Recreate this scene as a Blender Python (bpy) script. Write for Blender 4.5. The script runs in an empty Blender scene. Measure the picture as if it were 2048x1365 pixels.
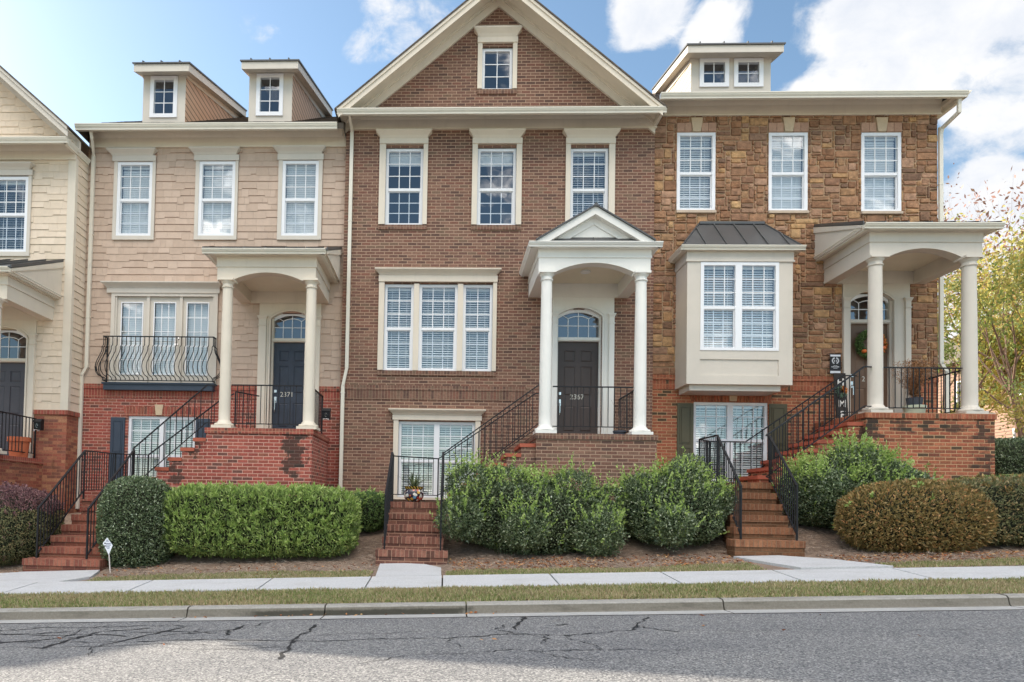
import bpy, math, random
import numpy as np
from mathutils import Matrix, Vector

SC = bpy.context.scene
COL = SC.collection
rnd = random.Random(7)
RNG = np.random.default_rng(11)

# ------------------------------------------------------------------ camera
cam_d = bpy.data.cameras.new('camera')
cam = bpy.data.objects.new('camera', cam_d)
COL.objects.link(cam)
right = Vector((0.99884898, 0.04380164, 0.01954797))
up = Vector((-0.01824968, -0.0298467, 0.99938787))
fwd = Vector((-0.04435827, 0.99859431, 0.02901298))
Mc = Matrix(((right.x, up.x, -fwd.x, 0), (right.y, up.y, -fwd.y, -14.84),
             (right.z, up.z, -fwd.z, 1.2), (0, 0, 0, 1)))
cam.matrix_world = Mc
cam_d.sensor_width = 36.0
cam_d.lens = 23.994
cam_d.shift_x = 0.0952
cam_d.shift_y = 0.1378
cam_d.clip_start = 0.1
cam_d.clip_end = 2000
SC.camera = cam

# ------------------------------------------------------------------ light
SUN = Vector((-1.62, 1.0, 1.08)).normalized()      # direction towards the sun (behind the row, from the left)
sun_el = math.asin(SUN.z)
sun_az = math.atan2(SUN.x, SUN.y)                 # from +Y towards +X
sd = bpy.data.lights.new('sun', 'SUN')
so = bpy.data.objects.new('sun', sd)
COL.objects.link(so)
sd.energy = 4.0
sd.angle = math.radians(0.53)
sd.color = (1.0, 0.90, 0.76)
so.rotation_euler = (-SUN).to_track_quat('-Z', 'Y').to_euler()

SC.view_settings.view_transform = 'Standard'
SC.view_settings.look = 'None'
SC.view_settings.exposure = 1.16
SC.view_settings.gamma = 1.0
SC.view_settings.use_curve_mapping = False
SC.cycles.max_bounces = 6
SC.cycles.diffuse_bounces = 3
SC.cycles.glossy_bounces = 3
SC.cycles.transparent_max_bounces = 12
SC.cycles.caustics_reflective = False
SC.cycles.caustics_refractive = False


# ------------------------------------------------------------------ node helpers
class NT:
    def __init__(s, nt):
        s.nt = nt

    def n(s, typ, ins=None, **props):
        nd = s.nt.nodes.new(typ)
        for k, v in props.items():
            setattr(nd, k, v)
        for k, v in (ins or {}).items():
            s.set(nd.inputs[k], v)
        return nd

    def set(s, sock, v):
        if hasattr(v, 'is_output'):
            s.nt.links.new(v, sock)
        elif hasattr(v, 'outputs'):
            s.nt.links.new(v.outputs[0], sock)
        else:
            if isinstance(v, (tuple, list)) and len(v) == 3 and sock.type == 'RGBA':
                v = (*v, 1.0)
            sock.default_value = v

    def m(s, op, a, b=0.0, c=None, clamp=False):
        nd = s.nt.nodes.new('ShaderNodeMath')
        nd.operation = op
        nd.use_clamp = clamp
        s.set(nd.inputs[0], a)
        s.set(nd.inputs[1], b)
        if c is not None:
            s.set(nd.inputs[2], c)
        return nd.outputs[0]

    def vm(s, op, a, b=(0, 0, 0), out=0):
        nd = s.nt.nodes.new('ShaderNodeVectorMath')
        nd.operation = op
        s.set(nd.inputs[0], a)
        s.set(nd.inputs[1], b)
        return nd.outputs['Value'] if op in ('DOT_PRODUCT', 'LENGTH') else nd.outputs[0]

    def comb(s, x, y, z):
        nd = s.nt.nodes.new('ShaderNodeCombineXYZ')
        for i, v in enumerate((x, y, z)):
            s.set(nd.inputs[i], v)
        return nd.outputs[0]

    def mix(s, f, a, b, mode='MIX'):
        nd = s.nt.nodes.new('ShaderNodeMix')
        nd.data_type = 'RGBA'
        nd.blend_type = mode
        s.set(nd.inputs[0], f)
        s.set(nd.inputs[6], a)
        s.set(nd.inputs[7], b)
        return nd.outputs[2]

    def ramp(s, f, stops, interp='LINEAR'):
        nd = s.nt.nodes.new('ShaderNodeValToRGB')
        cr = nd.color_ramp
        cr.interpolation = interp
        while len(cr.elements) < len(stops):
            cr.elements.new(0.5)
        for e, (p, c) in zip(cr.elements, stops):
            e.position = p
            e.color = (*c, 1.0) if len(c) == 3 else c
        s.set(nd.inputs[0], f)
        return nd.outputs[0]

    def noise(s, vec, scale, detail=3.0, rough=0.55, out='Fac'):
        nd = s.nt.nodes.new('ShaderNodeTexNoise')
        s.set(nd.inputs['Vector'], vec)
        nd.inputs['Scale'].default_value = scale
        nd.inputs['Detail'].default_value = detail
        nd.inputs['Roughness'].default_value = rough
        return nd.outputs[out]

    def mr(s, v, a, b, c=0.0, d=1.0, smooth=False):
        nd = s.nt.nodes.new('ShaderNodeMapRange')
        if smooth:
            nd.interpolation_type = 'SMOOTHSTEP'
        s.set(nd.inputs[0], v)
        for i, q in enumerate((a, b, c, d)):
            s.set(nd.inputs[i + 1], q)
        return nd.outputs[0]


def srgb(r, g, b):
    def f(c):
        c /= 255.0
        return c / 12.92 if c <= 0.04045 else ((c + 0.055) / 1.055) ** 2.4
    return (f(r), f(g), f(b))


def new_mat(name):
    m = bpy.data.materials.new(name)
    m.use_nodes = True
    nt = m.node_tree
    b = nt.nodes['Principled BSDF']
    return m, NT(nt), b


def plain(name, col, rough=0.6, var=0.08, vscale=3.0, bump=0.0, bscale=60.0, metal=0.0, spec=0.4, streak=0.0, coat=0.0):
    m, N, b = new_mat(name)
    tc = N.n('ShaderNodeTexCoord').outputs['Object']
    f = N.noise(tc, vscale, 5.0, 0.6)
    f = N.mr(f, 0.25, 0.75, 1.0 - var, 1.0 + var)
    c = N.vm('SCALE', (0, 0, 0))
    sc = N.n('ShaderNodeVectorMath', operation='SCALE')
    sc.inputs[0].default_value = col
    N.set(sc.inputs['Scale'], f)
    c = sc.outputs[0]
    if streak > 0:
        st = N.noise(N.vm('MULTIPLY', tc, (9.0, 9.0, 0.8)), 1.0, 4.0, 0.65)
        st = N.mr(st, 0.5, 0.78, 0.0, streak, True)
        c = N.mix(st, c, (col[0] * 0.45, col[1] * 0.42, col[2] * 0.36))
    N.set(b.inputs['Base Color'], c)
    b.inputs['Roughness'].default_value = rough
    b.inputs['Metallic'].default_value = metal
    b.inputs['Specular IOR Level'].default_value = spec
    if coat:
        b.inputs['Coat Weight'].default_value = coat
    if bump > 0:
        bn = N.n('ShaderNodeBump', {'Height': N.noise(tc, bscale, 4.0, 0.6)})
        bn.inputs['Strength'].default_value = bump
        bn.inputs['Distance'].default_value = 0.01
        N.set(b.inputs['Normal'], bn)
    return m


def brick_mat(name, cols, mortar, L=0.203, H=0.0677, joint=0.010, soldier=False, stain=0.25, moss=None, patch=None):
    """bricks laid in running bond (or upright as a soldier course) in metres"""
    m, N, b = new_mat(name)
    tc = N.n('ShaderNodeTexCoord').outputs['Object']
    geo = N.n('ShaderNodeNewGeometry')
    sp = N.n('ShaderNodeSeparateXYZ', {0: tc})
    sn = N.n('ShaderNodeSeparateXYZ', {0: geo.outputs['True Normal']})
    nx = N.m('GREATER_THAN', N.m('ABSOLUTE', sn.outputs[0]), 0.7)
    nz = N.m('GREATER_THAN', N.m('ABSOLUTE', sn.outputs[2]), 0.7)
    u = N.m('ADD', N.m('MULTIPLY', sp.outputs[0], N.m('SUBTRACT', 1.0, nx)), N.m('MULTIPLY', sp.outputs[1], nx))
    v = N.m('ADD', N.m('MULTIPLY', sp.outputs[2], N.m('SUBTRACT', 1.0, nz)), N.m('MULTIPLY', sp.outputs[1], nz))
    wob = N.noise(tc, 6.0, 2.0)
    v = N.m('ADD', v, N.m('MULTIPLY', N.m('SUBTRACT', wob, 0.5), 0.006))
    ru = N.m('DIVIDE', v, H)
    row = N.m('FLOOR', ru)
    off = 0.0 if soldier else 0.5
    uu = N.m('ADD', N.m('DIVIDE', u, L), N.m('MULTIPLY', N.m('MODULO', N.m('ABSOLUTE', row), 2.0), off))
    col = N.m('FLOOR', uu)
    fu = N.m('MULTIPLY', N.m('SUBTRACT', uu, col), L)
    fv = N.m('MULTIPLY', N.m('SUBTRACT', ru, row), H)
    du = N.m('MINIMUM', fu, N.m('SUBTRACT', L, fu))
    dv = N.m('MINIMUM', fv, N.m('SUBTRACT', H, fv))
    d = N.m('MINIMUM', du, dv)
    fine = N.noise(tc, 70.0, 3.0)
    d = N.m('ADD', d, N.m('MULTIPLY', N.m('SUBTRACT', fine, 0.5), 0.004))
    mask = N.mr(d, joint * 0.35, joint * 0.8, 0.0, 1.0, True)       # 1 on the brick
    wn = N.n('ShaderNodeTexWhiteNoise', {'Vector': N.comb(col, row, 3.7)}, noise_dimensions='3D')
    r = wn.outputs['Value']
    n = len(cols)
    bc = N.ramp(r, [((i + 0.0) / n, c) for i, c in enumerate(cols)], 'CONSTANT')
    bc2 = N.ramp(N.noise(tc, 30.0, 4.0, 0.7), [(0.25, (0.62, 0.62, 0.62)), (0.75, (1.32, 1.3, 1.28))])
    bc = N.mix(1.0, bc, bc2, 'MULTIPLY')
    big = N.ramp(N.noise(tc, 0.7, 4.0, 0.6), [(0.3, (0.84, 0.84, 0.84)), (0.7, (1.14, 1.12, 1.1))])
    bc = N.mix(1.0, bc, big, 'MULTIPLY')
    c = N.mix(mask, mortar, bc)
    if stain > 0:
        st = N.noise(N.vm('MULTIPLY', tc, (2.2, 2.2, 1.1)), 1.0, 6.0, 0.7)
        st = N.mr(st, 0.56, 0.74, 0.0, stain, True)
        c = N.mix(st, c, moss or (0.05, 0.04, 0.03))
    if patch:
        for (px, pz, rx, rz, k) in patch:
            ex = N.m('DIVIDE', N.m('SUBTRACT', sp.outputs[0], px), rx)
            ez = N.m('DIVIDE', N.m('SUBTRACT', sp.outputs[2], pz), rz)
            dd = N.m('ADD', N.m('MULTIPLY', ex, ex), N.m('MULTIPLY', ez, ez))
            dd = N.m('ADD', dd, N.m('MULTIPLY', N.m('SUBTRACT', N.noise(tc, 5.0, 5.0, 0.7), 0.5), 3.0))
            pm = N.mr(dd, -0.2, 1.2, k * 1.3, 0.0, True)
            w2 = N.n('ShaderNodeTexWhiteNoise', {'Vector': N.comb(col, row, 9.1)}, noise_dimensions='3D')
            pm = N.mr(N.m('SUBTRACT', pm, w2.outputs['Value']), -0.1, 0.25, 0.0, 0.82, True)
            c = N.mix(pm, c, (0.04, 0.034, 0.028))
    N.set(b.inputs['Base Color'], c)
    b.inputs['Roughness'].default_value = 0.88
    b.inputs['Specular IOR Level'].default_value = 0.25
    h = N.m('ADD', N.m('MULTIPLY', mask, 1.0), N.m('MULTIPLY', fine, 0.35))
    bn = N.n('ShaderNodeBump', {'Height': h})
    bn.inputs['Strength'].default_value = 0.8
    bn.inputs['Distance'].default_value = 0.006
    N.set(b.inputs['Normal'], bn)
    return m


def island_mat(name, stops, rough=0.8, var=0.15, nscale=25.0, bump=0.3, spec=0.3, transl=0.0, dist=0.01, bscale=40.0):
    """colour picked per separate piece of the mesh (a stone, a shingle, a leaf)"""
    m, N, b = new_mat(name)
    tc = N.n('ShaderNodeTexCoord').outputs['Object']
    geo = N.n('ShaderNodeNewGeometry')
    c = N.ramp(geo.outputs['Random Per Island'], stops)
    if var > 0:
        v = N.ramp(N.noise(tc, nscale, 4.0, 0.65), [(0.3, (1 - var,) * 3), (0.7, (1 + var,) * 3)])
        c = N.mix(1.0, c, v, 'MULTIPLY')
    N.set(b.inputs['Base Color'], c)
    b.inputs['Roughness'].default_value = rough
    b.inputs['Specular IOR Level'].default_value = spec
    if bump > 0:
        bn = N.n('ShaderNodeBump', {'Height': N.noise(tc, bscale, 5.0, 0.65)})
        bn.inputs['Strength'].default_value = bump
        bn.inputs['Distance'].default_value = dist
        N.set(b.inputs['Normal'], bn)
    if transl > 0:
        tr = N.n('ShaderNodeBsdfTranslucent', {'Color': c})
        ms = N.n('ShaderNodeMixShader', {0: transl, 1: b.outputs[0], 2: tr.outputs[0]})
        out = [x for x in N.nt.nodes if x.type == 'OUTPUT_MATERIAL'][0]
        N.nt.links.new(ms.outputs[0], out.inputs[0])
    return m


# ------------------------------------------------------------------ world: sky with clouds
def make_world():
    w = bpy.data.worlds.new('World')
    SC.world = w
    w.use_nodes = True
    N = NT(w.node_tree)
    bg = [x for x in w.node_tree.nodes if x.type == 'BACKGROUND'][0]
    sky = N.n('ShaderNodeTexSky')
    sky.sky_type = 'NISHITA'
    sky.sun_disc = False
    sky.sun_elevation = sun_el
    sky.sun_rotation = sun_az
    sky.altitude = 200
    sky.air_density = 1.0
    sky.dust_density = 0.6
    sky.ozone_density = 1.4
    d = N.n('ShaderNodeTexCoord').outputs['Generated']
    sp = N.n('ShaderNodeSeparateXYZ', {0: d})
    zz = N.m('MAXIMUM', sp.outputs[2], 0.02)
    base = sky.outputs[0]
    # cloud field on a flat layer overhead
    den = N.m('ADD', zz, 0.22)
    px = N.m('DIVIDE', sp.outputs[0], den)
    py = N.m('DIVIDE', sp.outputs[1], den)
    pv = N.vm('MULTIPLY', N.vm('NORMALIZE', d), (2.6, 2.6, 3.6))
    warp = N.noise(pv, 1.6, 3.0, 0.6, 'Color')
    pv2 = N.vm('ADD', pv, N.vm('MULTIPLY', N.vm('SUBTRACT', warp, (0.5, 0.5, 0.5)), (0.30, 0.30, 0.30)))
    f1 = N.noise(pv2, 2.1, 9.0, 0.62)
    # where the photograph has its cloud banks: smooth lobes around given directions
    lobes = []
    for (dx, dy, dz, rad, k) in CLOUDS:
        dv = Vector((dx, dy, dz)).normalized()
        dot = N.vm('DOT_PRODUCT', N.vm('NORMALIZE', d), tuple(dv))
        ang = N.m('ARCCOSINE', N.m('MINIMUM', dot, 1.0))
        lobes.append(N.m('MULTIPLY', N.mr(ang, rad * 0.35, rad * 1.25, 1.0, 0.0, True), k))
    s = lobes[0]
    for l in lobes[1:]:
        s = N.m('MAXIMUM', s, l)
    back = N.m('MULTIPLY', N.mr(sp.outputs[1], 0.25, -0.35, 0.0, 1.0, True), N.mr(sp.outputs[2], 0.50, 0.72, 0.03, 0.24, True))  # added cloud cover behind the camera, thinned low down for the window reflections
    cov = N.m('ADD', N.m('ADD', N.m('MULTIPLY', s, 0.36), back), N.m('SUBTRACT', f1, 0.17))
    fine = N.noise(pv2, 8.5, 6.0, 0.6)
    cov = N.m('ADD', cov, N.m('MULTIPLY', N.m('SUBTRACT', fine, 0.5), 0.24))
    mask = N.mr(cov, 0.43, 0.62, 0.0, 1.0, True)
    shade = N.noise(pv2, 3.0, 6.0, 0.6)
    ccol = N.ramp(shade, [(0.3, (0.72, 0.77, 0.86)), (0.62, (1.0, 0.99, 0.98))])
    # unseen clouds behind the camera, brightened and warmed to light the facades
    bright = N.mr(sp.outputs[1], 0.3, -0.5, CLOUD_FRONT, CLOUD_BACK_FILL, True)
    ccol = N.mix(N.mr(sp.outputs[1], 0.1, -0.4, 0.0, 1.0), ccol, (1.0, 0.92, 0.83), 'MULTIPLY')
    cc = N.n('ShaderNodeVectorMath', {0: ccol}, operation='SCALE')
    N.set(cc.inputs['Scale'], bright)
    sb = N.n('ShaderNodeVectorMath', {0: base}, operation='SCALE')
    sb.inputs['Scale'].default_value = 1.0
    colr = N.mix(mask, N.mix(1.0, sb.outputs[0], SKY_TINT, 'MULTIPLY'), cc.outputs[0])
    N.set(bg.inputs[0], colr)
    bg.inputs[1].default_value = 0.10


CLOUDS = [(0.67, 1.0, 0.70, 0.135, 1.0), (0.56, 1.0, 0.60, 0.07, 1.0), (0.82, 1.0, 0.66, 0.12, 0.9), (0.29, 1.0, 0.74, 0.062, 1.0),
          (0.385, 1.0, 0.69, 0.05, 0.9), (0.77, 1.0, 0.445, 0.06, 1.0), (0.80, 1.0, 0.36, 0.12, 0.9)]
CLOUD_FRONT, CLOUD_BACK_FILL = 4.9, 32.0
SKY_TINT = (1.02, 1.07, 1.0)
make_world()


# ------------------------------------------------------------------ mesh helpers
class MB:
    def __init__(s):
        s.v = []
        s.f = []
        s.m = []

    def quad(s, a, b, c, d, mi=0):
        n = len(s.v)
        s.v += [a, b, c, d]
        s.f.append((n, n + 1, n + 2, n + 3))
        s.m.append(mi)

    def poly(s, pts, mi=0):
        n = len(s.v)
        s.v += list(pts)
        s.f.append(tuple(range(n, n + len(pts))))
        s.m.append(mi)

    def hexa(s, p, mi=0):
        """8 points: bottom 0-3 ccw, top 4-7"""
        n = len(s.v)
        s.v += list(p)
        for q in ((0, 3, 2, 1), (4, 5, 6, 7), (0, 1, 5, 4), (1, 2, 6, 5), (2, 3, 7, 6), (3, 0, 4, 7)):
            s.f.append(tuple(n + i for i in q))
            s.m.append(mi)

    def box(s, x0, x1, y0, y1, z0, z1, mi=0):
        s.hexa([(x0, y0, z0), (x1, y0, z0), (x1, y1, z0), (x0, y1, z0),
                (x0, y0, z1), (x1, y0, z1), (x1, y1, z1), (x0, y1, z1)], mi)

    def prism(s, pts, y0, y1, mi=0):
        """pts = (x, z) outline, counter-clockwise seen from -Y"""
        n = len(pts)
        a = [(x, y0, z) for x, z in pts]
        b = [(x, y1, z) for x, z in pts]
        s.poly(a, mi)
        s.poly(b[::-1], mi)
        for i in range(n):
            j = (i + 1) % n
            s.quad(a[j], a[i], b[i], b[j], mi)

    def prismx(s, pts, x0, x1, mi=0):
        """pts = (y, z) outline extruded along x"""
        n = len(pts)
        a = [(x0, y, z) for y, z in pts]
        b = [(x1, y, z) for y, z in pts]
        s.poly(a, mi)
        s.poly(b[::-1], mi)
        for i in range(n):
            j = (i + 1) % n
            s.quad(a[j], a[i], b[i], b[j], mi)

    def bar(s, p0, p1, w, h=None, mi=0):
        h = h or w
        p0 = Vector(p0)
        p1 = Vector(p1)
        d = (p1 - p0).normalized()
        ref = Vector((0, 0, 1)) if abs(d.z) < 0.9 else Vector((1, 0, 0))
        a = d.cross(ref).normalized() * (w / 2)
        b = a.cross(d).normalized() * (h / 2)
        s.hexa([tuple(q) for q in (p0 - a - b, p0 + a - b, p1 + a - b, p1 - a - b,
                                   p0 - a + b, p0 + a + b, p1 + a + b, p1 - a + b)], mi)

    def tube(s, pts, r, n=8, mi=0, caps=True):
        pts = [Vector(p) for p in pts]
        rs = r if isinstance(r, (list, tuple)) else [r] * len(pts)
        base = len(s.v)
        prev = None
        for i, p in enumerate(pts):
            d = (pts[min(i + 1, len(pts) - 1)] - pts[max(i - 1, 0)]).normalized()
            if prev is None:
                ref = Vector((0, 0, 1)) if abs(d.z) < 0.9 else Vector((1, 0, 0))
                a = d.cross(ref).normalized()
            else:
                a = (prev - d * prev.dot(d)).normalized()
            prev = a
            b = d.cross(a)
            for k in range(n):
                t = 2 * math.pi * k / n
                q = p + (a * math.cos(t) + b * math.sin(t)) * rs[i]
                s.v.append(tuple(q))
        for i in range(len(pts) - 1):
            for k in range(n):
                k2 = (k + 1) % n
                s.f.append((base + i * n + k, base + i * n + k2, base + (i + 1) * n + k2, base + (i + 1) * n + k))
                s.m.append(mi)
        if caps:
            s.f.append(tuple(base + k for k in range(n))[::-1])
            s.m.append(mi)
            s.f.append(tuple(base + (len(pts) - 1) * n + k for k in range(n)))
            s.m.append(mi)

    def lathe(s, cx, cy, prof, n=32, mi=0):
        base = len(s.v)
        for r, z in prof:
            for k in range(n):
                t = 2 * math.pi * k / n
                s.v.append((cx + r * math.cos(t), cy + r * math.sin(t), z))
        for i in range(len(prof) - 1):
            for k in range(n):
                k2 = (k + 1) % n
                s.f.append((base + i * n + k, base + i * n + k2, base + (i + 1) * n + k2, base + (i + 1) * n + k))
                s.m.append(mi)
        s.f.append(tuple(base + k for k in range(n))[::-1])
        s.m.append(mi)
        s.f.append(tuple(base + (len(prof) - 1) * n + k for k in range(n)))
        s.m.append(mi)

    def crown(s, x0, x1, ytop, yback, z0, z1, e):
        """a moulding that steps outwards towards its top"""
        hs = [(0.0, 0.0), (0.30, 0.25), (0.62, 0.72), (0.82, 1.0), (1.0, 1.0)]
        H = z1 - z0
        for (a, ea), (b, eb) in zip(hs[:-1], hs[1:]):
            za, zb = z0 + a * H, z0 + b * H
            ya, yb = ytop + (1 - ea) * e, ytop + (1 - eb) * e
            xa, xb = (1 - ea) * e, (1 - eb) * e
            s.hexa([(x0 + xa, ya, za), (x1 - xa, ya, za), (x1 - xa, yback, za), (x0 + xa, yback, za),
                    (x0 + xb, yb, zb), (x1 - xb, yb, zb), (x1 - xb, yback, zb), (x0 + xb, yback, zb)])


def finish(o, parent):
    COL.objects.link(o)
    if parent is not None:
        o.parent = parent
        root = parent
        M = Matrix.Identity(4)
        while root is not None:
            if root.parent is None:
                M = Matrix.Translation(root.location)
            root = root.parent
        # only the root empty is moved; every mesh keeps world coordinates
        if parent.parent is None and parent.type == 'EMPTY':
            o.matrix_parent_inverse = M.inverted()
    return o


SMOOTH = set()


def obj(name, mb, mats, parent=None, smooth=False, bevel=0.0):
    me = bpy.data.meshes.new(name)
    me.from_pydata(mb.v, [], mb.f)
    mats = mats if isinstance(mats, (list, tuple)) else [mats]
    for q in mats:
        me.materials.append(q)
    if len(mats) > 1:
        me.polygons.foreach_set('material_index', mb.m)
    if smooth:
        me.polygons.foreach_set('use_smooth', [True] * len(me.polygons))
    me.update()
    o = bpy.data.objects.new(name, me)
    if smooth:
        me.set_sharp_from_angle(angle=math.radians(35))
    return finish(o, parent)


def np_obj(name, V, F, mats, parent=None, mi=None):
    """V (n,3), F (m,k) numpy arrays"""
    me = bpy.data.meshes.new(name)
    k = F.shape[1]
    me.vertices.add(len(V))
    me.vertices.foreach_set('co', V.astype(np.float32).ravel())
    me.loops.add(F.size)
    me.loops.foreach_set('vertex_index', F.astype(np.int32).ravel())
    me.polygons.add(len(F))
    me.polygons.foreach_set('loop_start', np.arange(0, F.size, k, dtype=np.int32))
    me.polygons.foreach_set('loop_total', np.full(len(F), k, dtype=np.int32))
    mats = mats if isinstance(mats, (list, tuple)) else [mats]
    for q in mats:
        me.materials.append(q)
    if mi is not None:
        me.polygons.foreach_set('material_index', mi.astype(np.int32))
    me.update(calc_edges=True)
    me.validate()
    o = bpy.data.objects.new(name, me)
    return finish(o, parent)


def tag(o, label=None, cat=None, group=None, kind=None):
    if label:
        o['label'] = label
    if cat:
        o['category'] = cat
    if group:
        o['group'] = group
    if kind:
        o['kind'] = kind
    return o


def thing(name, loc, label, cat, group=None):
    o = bpy.data.objects.new(name, None)
    COL.objects.link(o)
    o.location = loc
    o.empty_display_size = 0.3
    return tag(o, label, cat, group)


# ------------------------------------------------------------------ materials
M = {}
M['trim'] = plain('cream_trim_paint', srgb(224, 212, 194), 0.55, 0.05, 2.0, 0.12, 30, streak=0.10)
M['trim_grey'] = plain('greige_trim_paint', srgb(212, 203, 190), 0.55, 0.05, 2.0, 0.12, 30, streak=0.08)
M['white'] = plain('white_porch_paint', srgb(236, 233, 226), 0.5, 0.04, 2.0, 0.08, 30, streak=0.05)
M['vinyl'] = plain('white_vinyl', srgb(240, 240, 242), 0.35, 0.02, 2.0)
M['gutter'] = plain('gutter_metal', srgb(228, 221, 205), 0.35, 0.04, 1.5, 0.0, 30, spec=0.6, streak=0.12)
M['ceiling'] = plain('porch_ceiling_paint', srgb(238, 230, 208), 0.6, 0.04)
M['iron'] = plain('black_iron', (0.010, 0.010, 0.012), 0.5, 0.2, 8.0, 0.2, 80, spec=0.35)
M['metal_roof'] = plain('dark_standing_seam', srgb(92, 92, 92), 0.42, 0.12, 1.4, 0.05, 20, metal=0.35)
M['asphalt_roof'] = island_mat('roof_shingle', [(0.0, srgb(84, 76, 70)), (1.0, srgb(105, 95, 86))], 0.95, 0.35, 9.0, 0.5)
M['room'] = plain('dim_room', (0.075, 0.085, 0.105), 0.9, 0.1)
M['blind'] = plain('white_blind', srgb(242, 242, 238), 0.5, 0.04)
M['blind_sheer'] = plain('pale_shade', srgb(238, 240, 238), 0.7, 0.04)
M['wood_under'] = plain('raw_lintel_wood', srgb(140, 80, 52), 0.8, 0.1)
M['door_brown'] = plain('brown_door_paint', srgb(72, 60, 56), 0.38, 0.08, 3.0, 0.1, 40)
M['door_blue'] = plain('blue_black_door_paint', srgb(56, 62, 74), 0.45, 0.22, 5.0, 0.15, 40)
M['door_tan'] = plain('weathered_brown_door', srgb(112, 88, 70), 0.5, 0.15, 4.0, 0.1, 40)
M['door_grey'] = plain('charcoal_door_paint', srgb(76, 74, 80), 0.45, 0.1, 3.0)
M['shutter_blue'] = plain('slate_shutter', srgb(62, 72, 86), 0.5, 0.08)
M['shutter_olive'] = plain('olive_shutter', srgb(92, 86, 64), 0.5, 0.08)
M['silver'] = plain('satin_nickel', (0.75, 0.75, 0.76), 0.25, 0.02, metal=1.0)
M['numeral'] = plain('pale_numeral', srgb(204, 200, 188), 0.4, 0.02)
M['terracotta'] = plain('terracotta', srgb(190, 105, 70), 0.8, 0.15, 4.0)
M['tread'] = plain('red_paver', srgb(172, 92, 70), 0.8, 0.2, 5.0, 0.3, 60)
M['soil'] = plain('soil', (0.03, 0.02, 0.014), 0.95, 0.3, 20.0, 0.6, 60)

BR = lambda *cs: [srgb(*c) for c in cs]
mid_cols = BR((127, 95, 82), (121, 89, 77), (133, 102, 88), (114, 86, 76), (128, 98, 84), (139, 107, 92), (122, 90, 79), (102, 79, 71), (123, 100, 85), (131, 93, 80))
M['brick_mid'] = brick_mat('brown_brick', mid_cols, srgb(178, 149, 126), joint=0.0115, stain=0.15, moss=(0.1, 0.07, 0.05))
M['brick_mid_s'] = brick_mat('brown_brick_upright', mid_cols, srgb(150, 126, 106), L=0.0677, H=0.203, soldier=True, stain=0.25, moss=(0.12, 0.09, 0.05))
M['brick_mid_r'] = brick_mat('brown_brick_on_edge', mid_cols, srgb(156, 130, 110), L=0.0677, H=0.105, soldier=True, stain=0.2, moss=(0.1, 0.07, 0.05))
red_cols = BR((164, 88, 76), (154, 82, 72), (172, 98, 84), (148, 86, 72), (158, 88, 76), (168, 92, 80), (116, 80, 72), (156, 84, 74), (150, 94, 78), (164, 86, 74))
M['brick_red'] = brick_mat('red_brick', red_cols, srgb(212, 164, 146), joint=0.011, stain=0.3, moss=(0.09, 0.04, 0.03),
                           patch=[(-2.95, 2.2, 0.30, 0.75, 0.95), (-5.35, 1.75, 0.22, 0.35, 0.9), (-5.0, 2.15, 0.2, 0.2, 0.8)])
M['brick_red_s'] = brick_mat('red_brick_upright', red_cols, srgb(190, 140, 116), L=0.0677, H=0.203, soldier=True, stain=0.2, moss=(0.09, 0.04, 0.03))
M['brick_red_r'] = brick_mat('red_brick_on_edge', red_cols, srgb(180, 130, 106), L=0.0677, H=0.105, soldier=True, stain=0.3, moss=(0.06, 0.04, 0.03))
or_cols = BR((170, 102, 76), (158, 92, 70), (178, 112, 84), (150, 94, 70), (164, 100, 76), (144, 88, 68), (92, 76, 60), (168, 98, 74), (174, 106, 80), (152, 96, 70))
M['brick_orange'] = brick_mat('orange_brick', or_cols, srgb(192, 152, 116), joint=0.012, stain=0.55, moss=(0.06, 0.045, 0.02),
                              patch=[(10.05, 2.35, 0.25, 1.0, 0.55), (8.0, 2.6, 0.3, 0.4, 0.8), (7.3, 2.2, 0.5, 0.5, 0.6), (8.9, 2.8, 1.2, 0.15, 0.45)])
M['brick_orange_s'] = brick_mat('orange_brick_upright', or_cols, srgb(180, 128, 98), L=0.0677, H=0.203, soldier=True, stain=0.2, moss=(0.1, 0.05, 0.03))
M['brick_orange_r'] = brick_mat('orange_brick_on_edge', or_cols, srgb(174, 124, 94), L=0.0677, H=0.105, soldier=True, stain=0.4, moss=(0.06, 0.045, 0.02))
M['brick_worn'] = brick_mat('worn_red_brick', BR((160, 96, 78), (146, 88, 74), (170, 112, 88), (178, 128, 98), (134, 90, 76), (154, 98, 82)),
                            srgb(170, 120, 92), joint=0.009, stain=0.6, moss=(0.10, 0.055, 0.03))
M['step_mid'] = brick_mat('step_brick_brown', BR((120, 84, 72), (110, 76, 66), (132, 92, 78), (100, 70, 62)), srgb(168, 130, 108), stain=0.35, moss=(0.05, 0.035, 0.03))
M['step_mid_r'] = brick_mat('step_nosing_brown', BR((140, 94, 80), (124, 82, 70), (150, 104, 88), (104, 72, 62)), srgb(160, 124, 104), L=0.0677, H=0.5, soldier=True, stain=0.4, moss=(0.05, 0.035, 0.03))
M['step_red'] = brick_mat('step_brick_red', BR((122, 76, 62), (110, 68, 58), (132, 84, 68)), srgb(130, 96, 78), stain=0.8, moss=(0.05, 0.03, 0.02))
M['step_red_r'] = brick_mat('step_nosing_red', BR((144, 88, 72), (128, 76, 64), (154, 98, 80)), srgb(140, 104, 86), L=0.0677, H=0.5, soldier=True, stain=0.4, moss=(0.05, 0.03, 0.02))
M['step_orange'] = brick_mat('step_brick_orange', BR((112, 80, 58), (100, 72, 52), (122, 86, 62)), srgb(118, 92, 70), stain=0.9, moss=(0.04, 0.03, 0.015))
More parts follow.
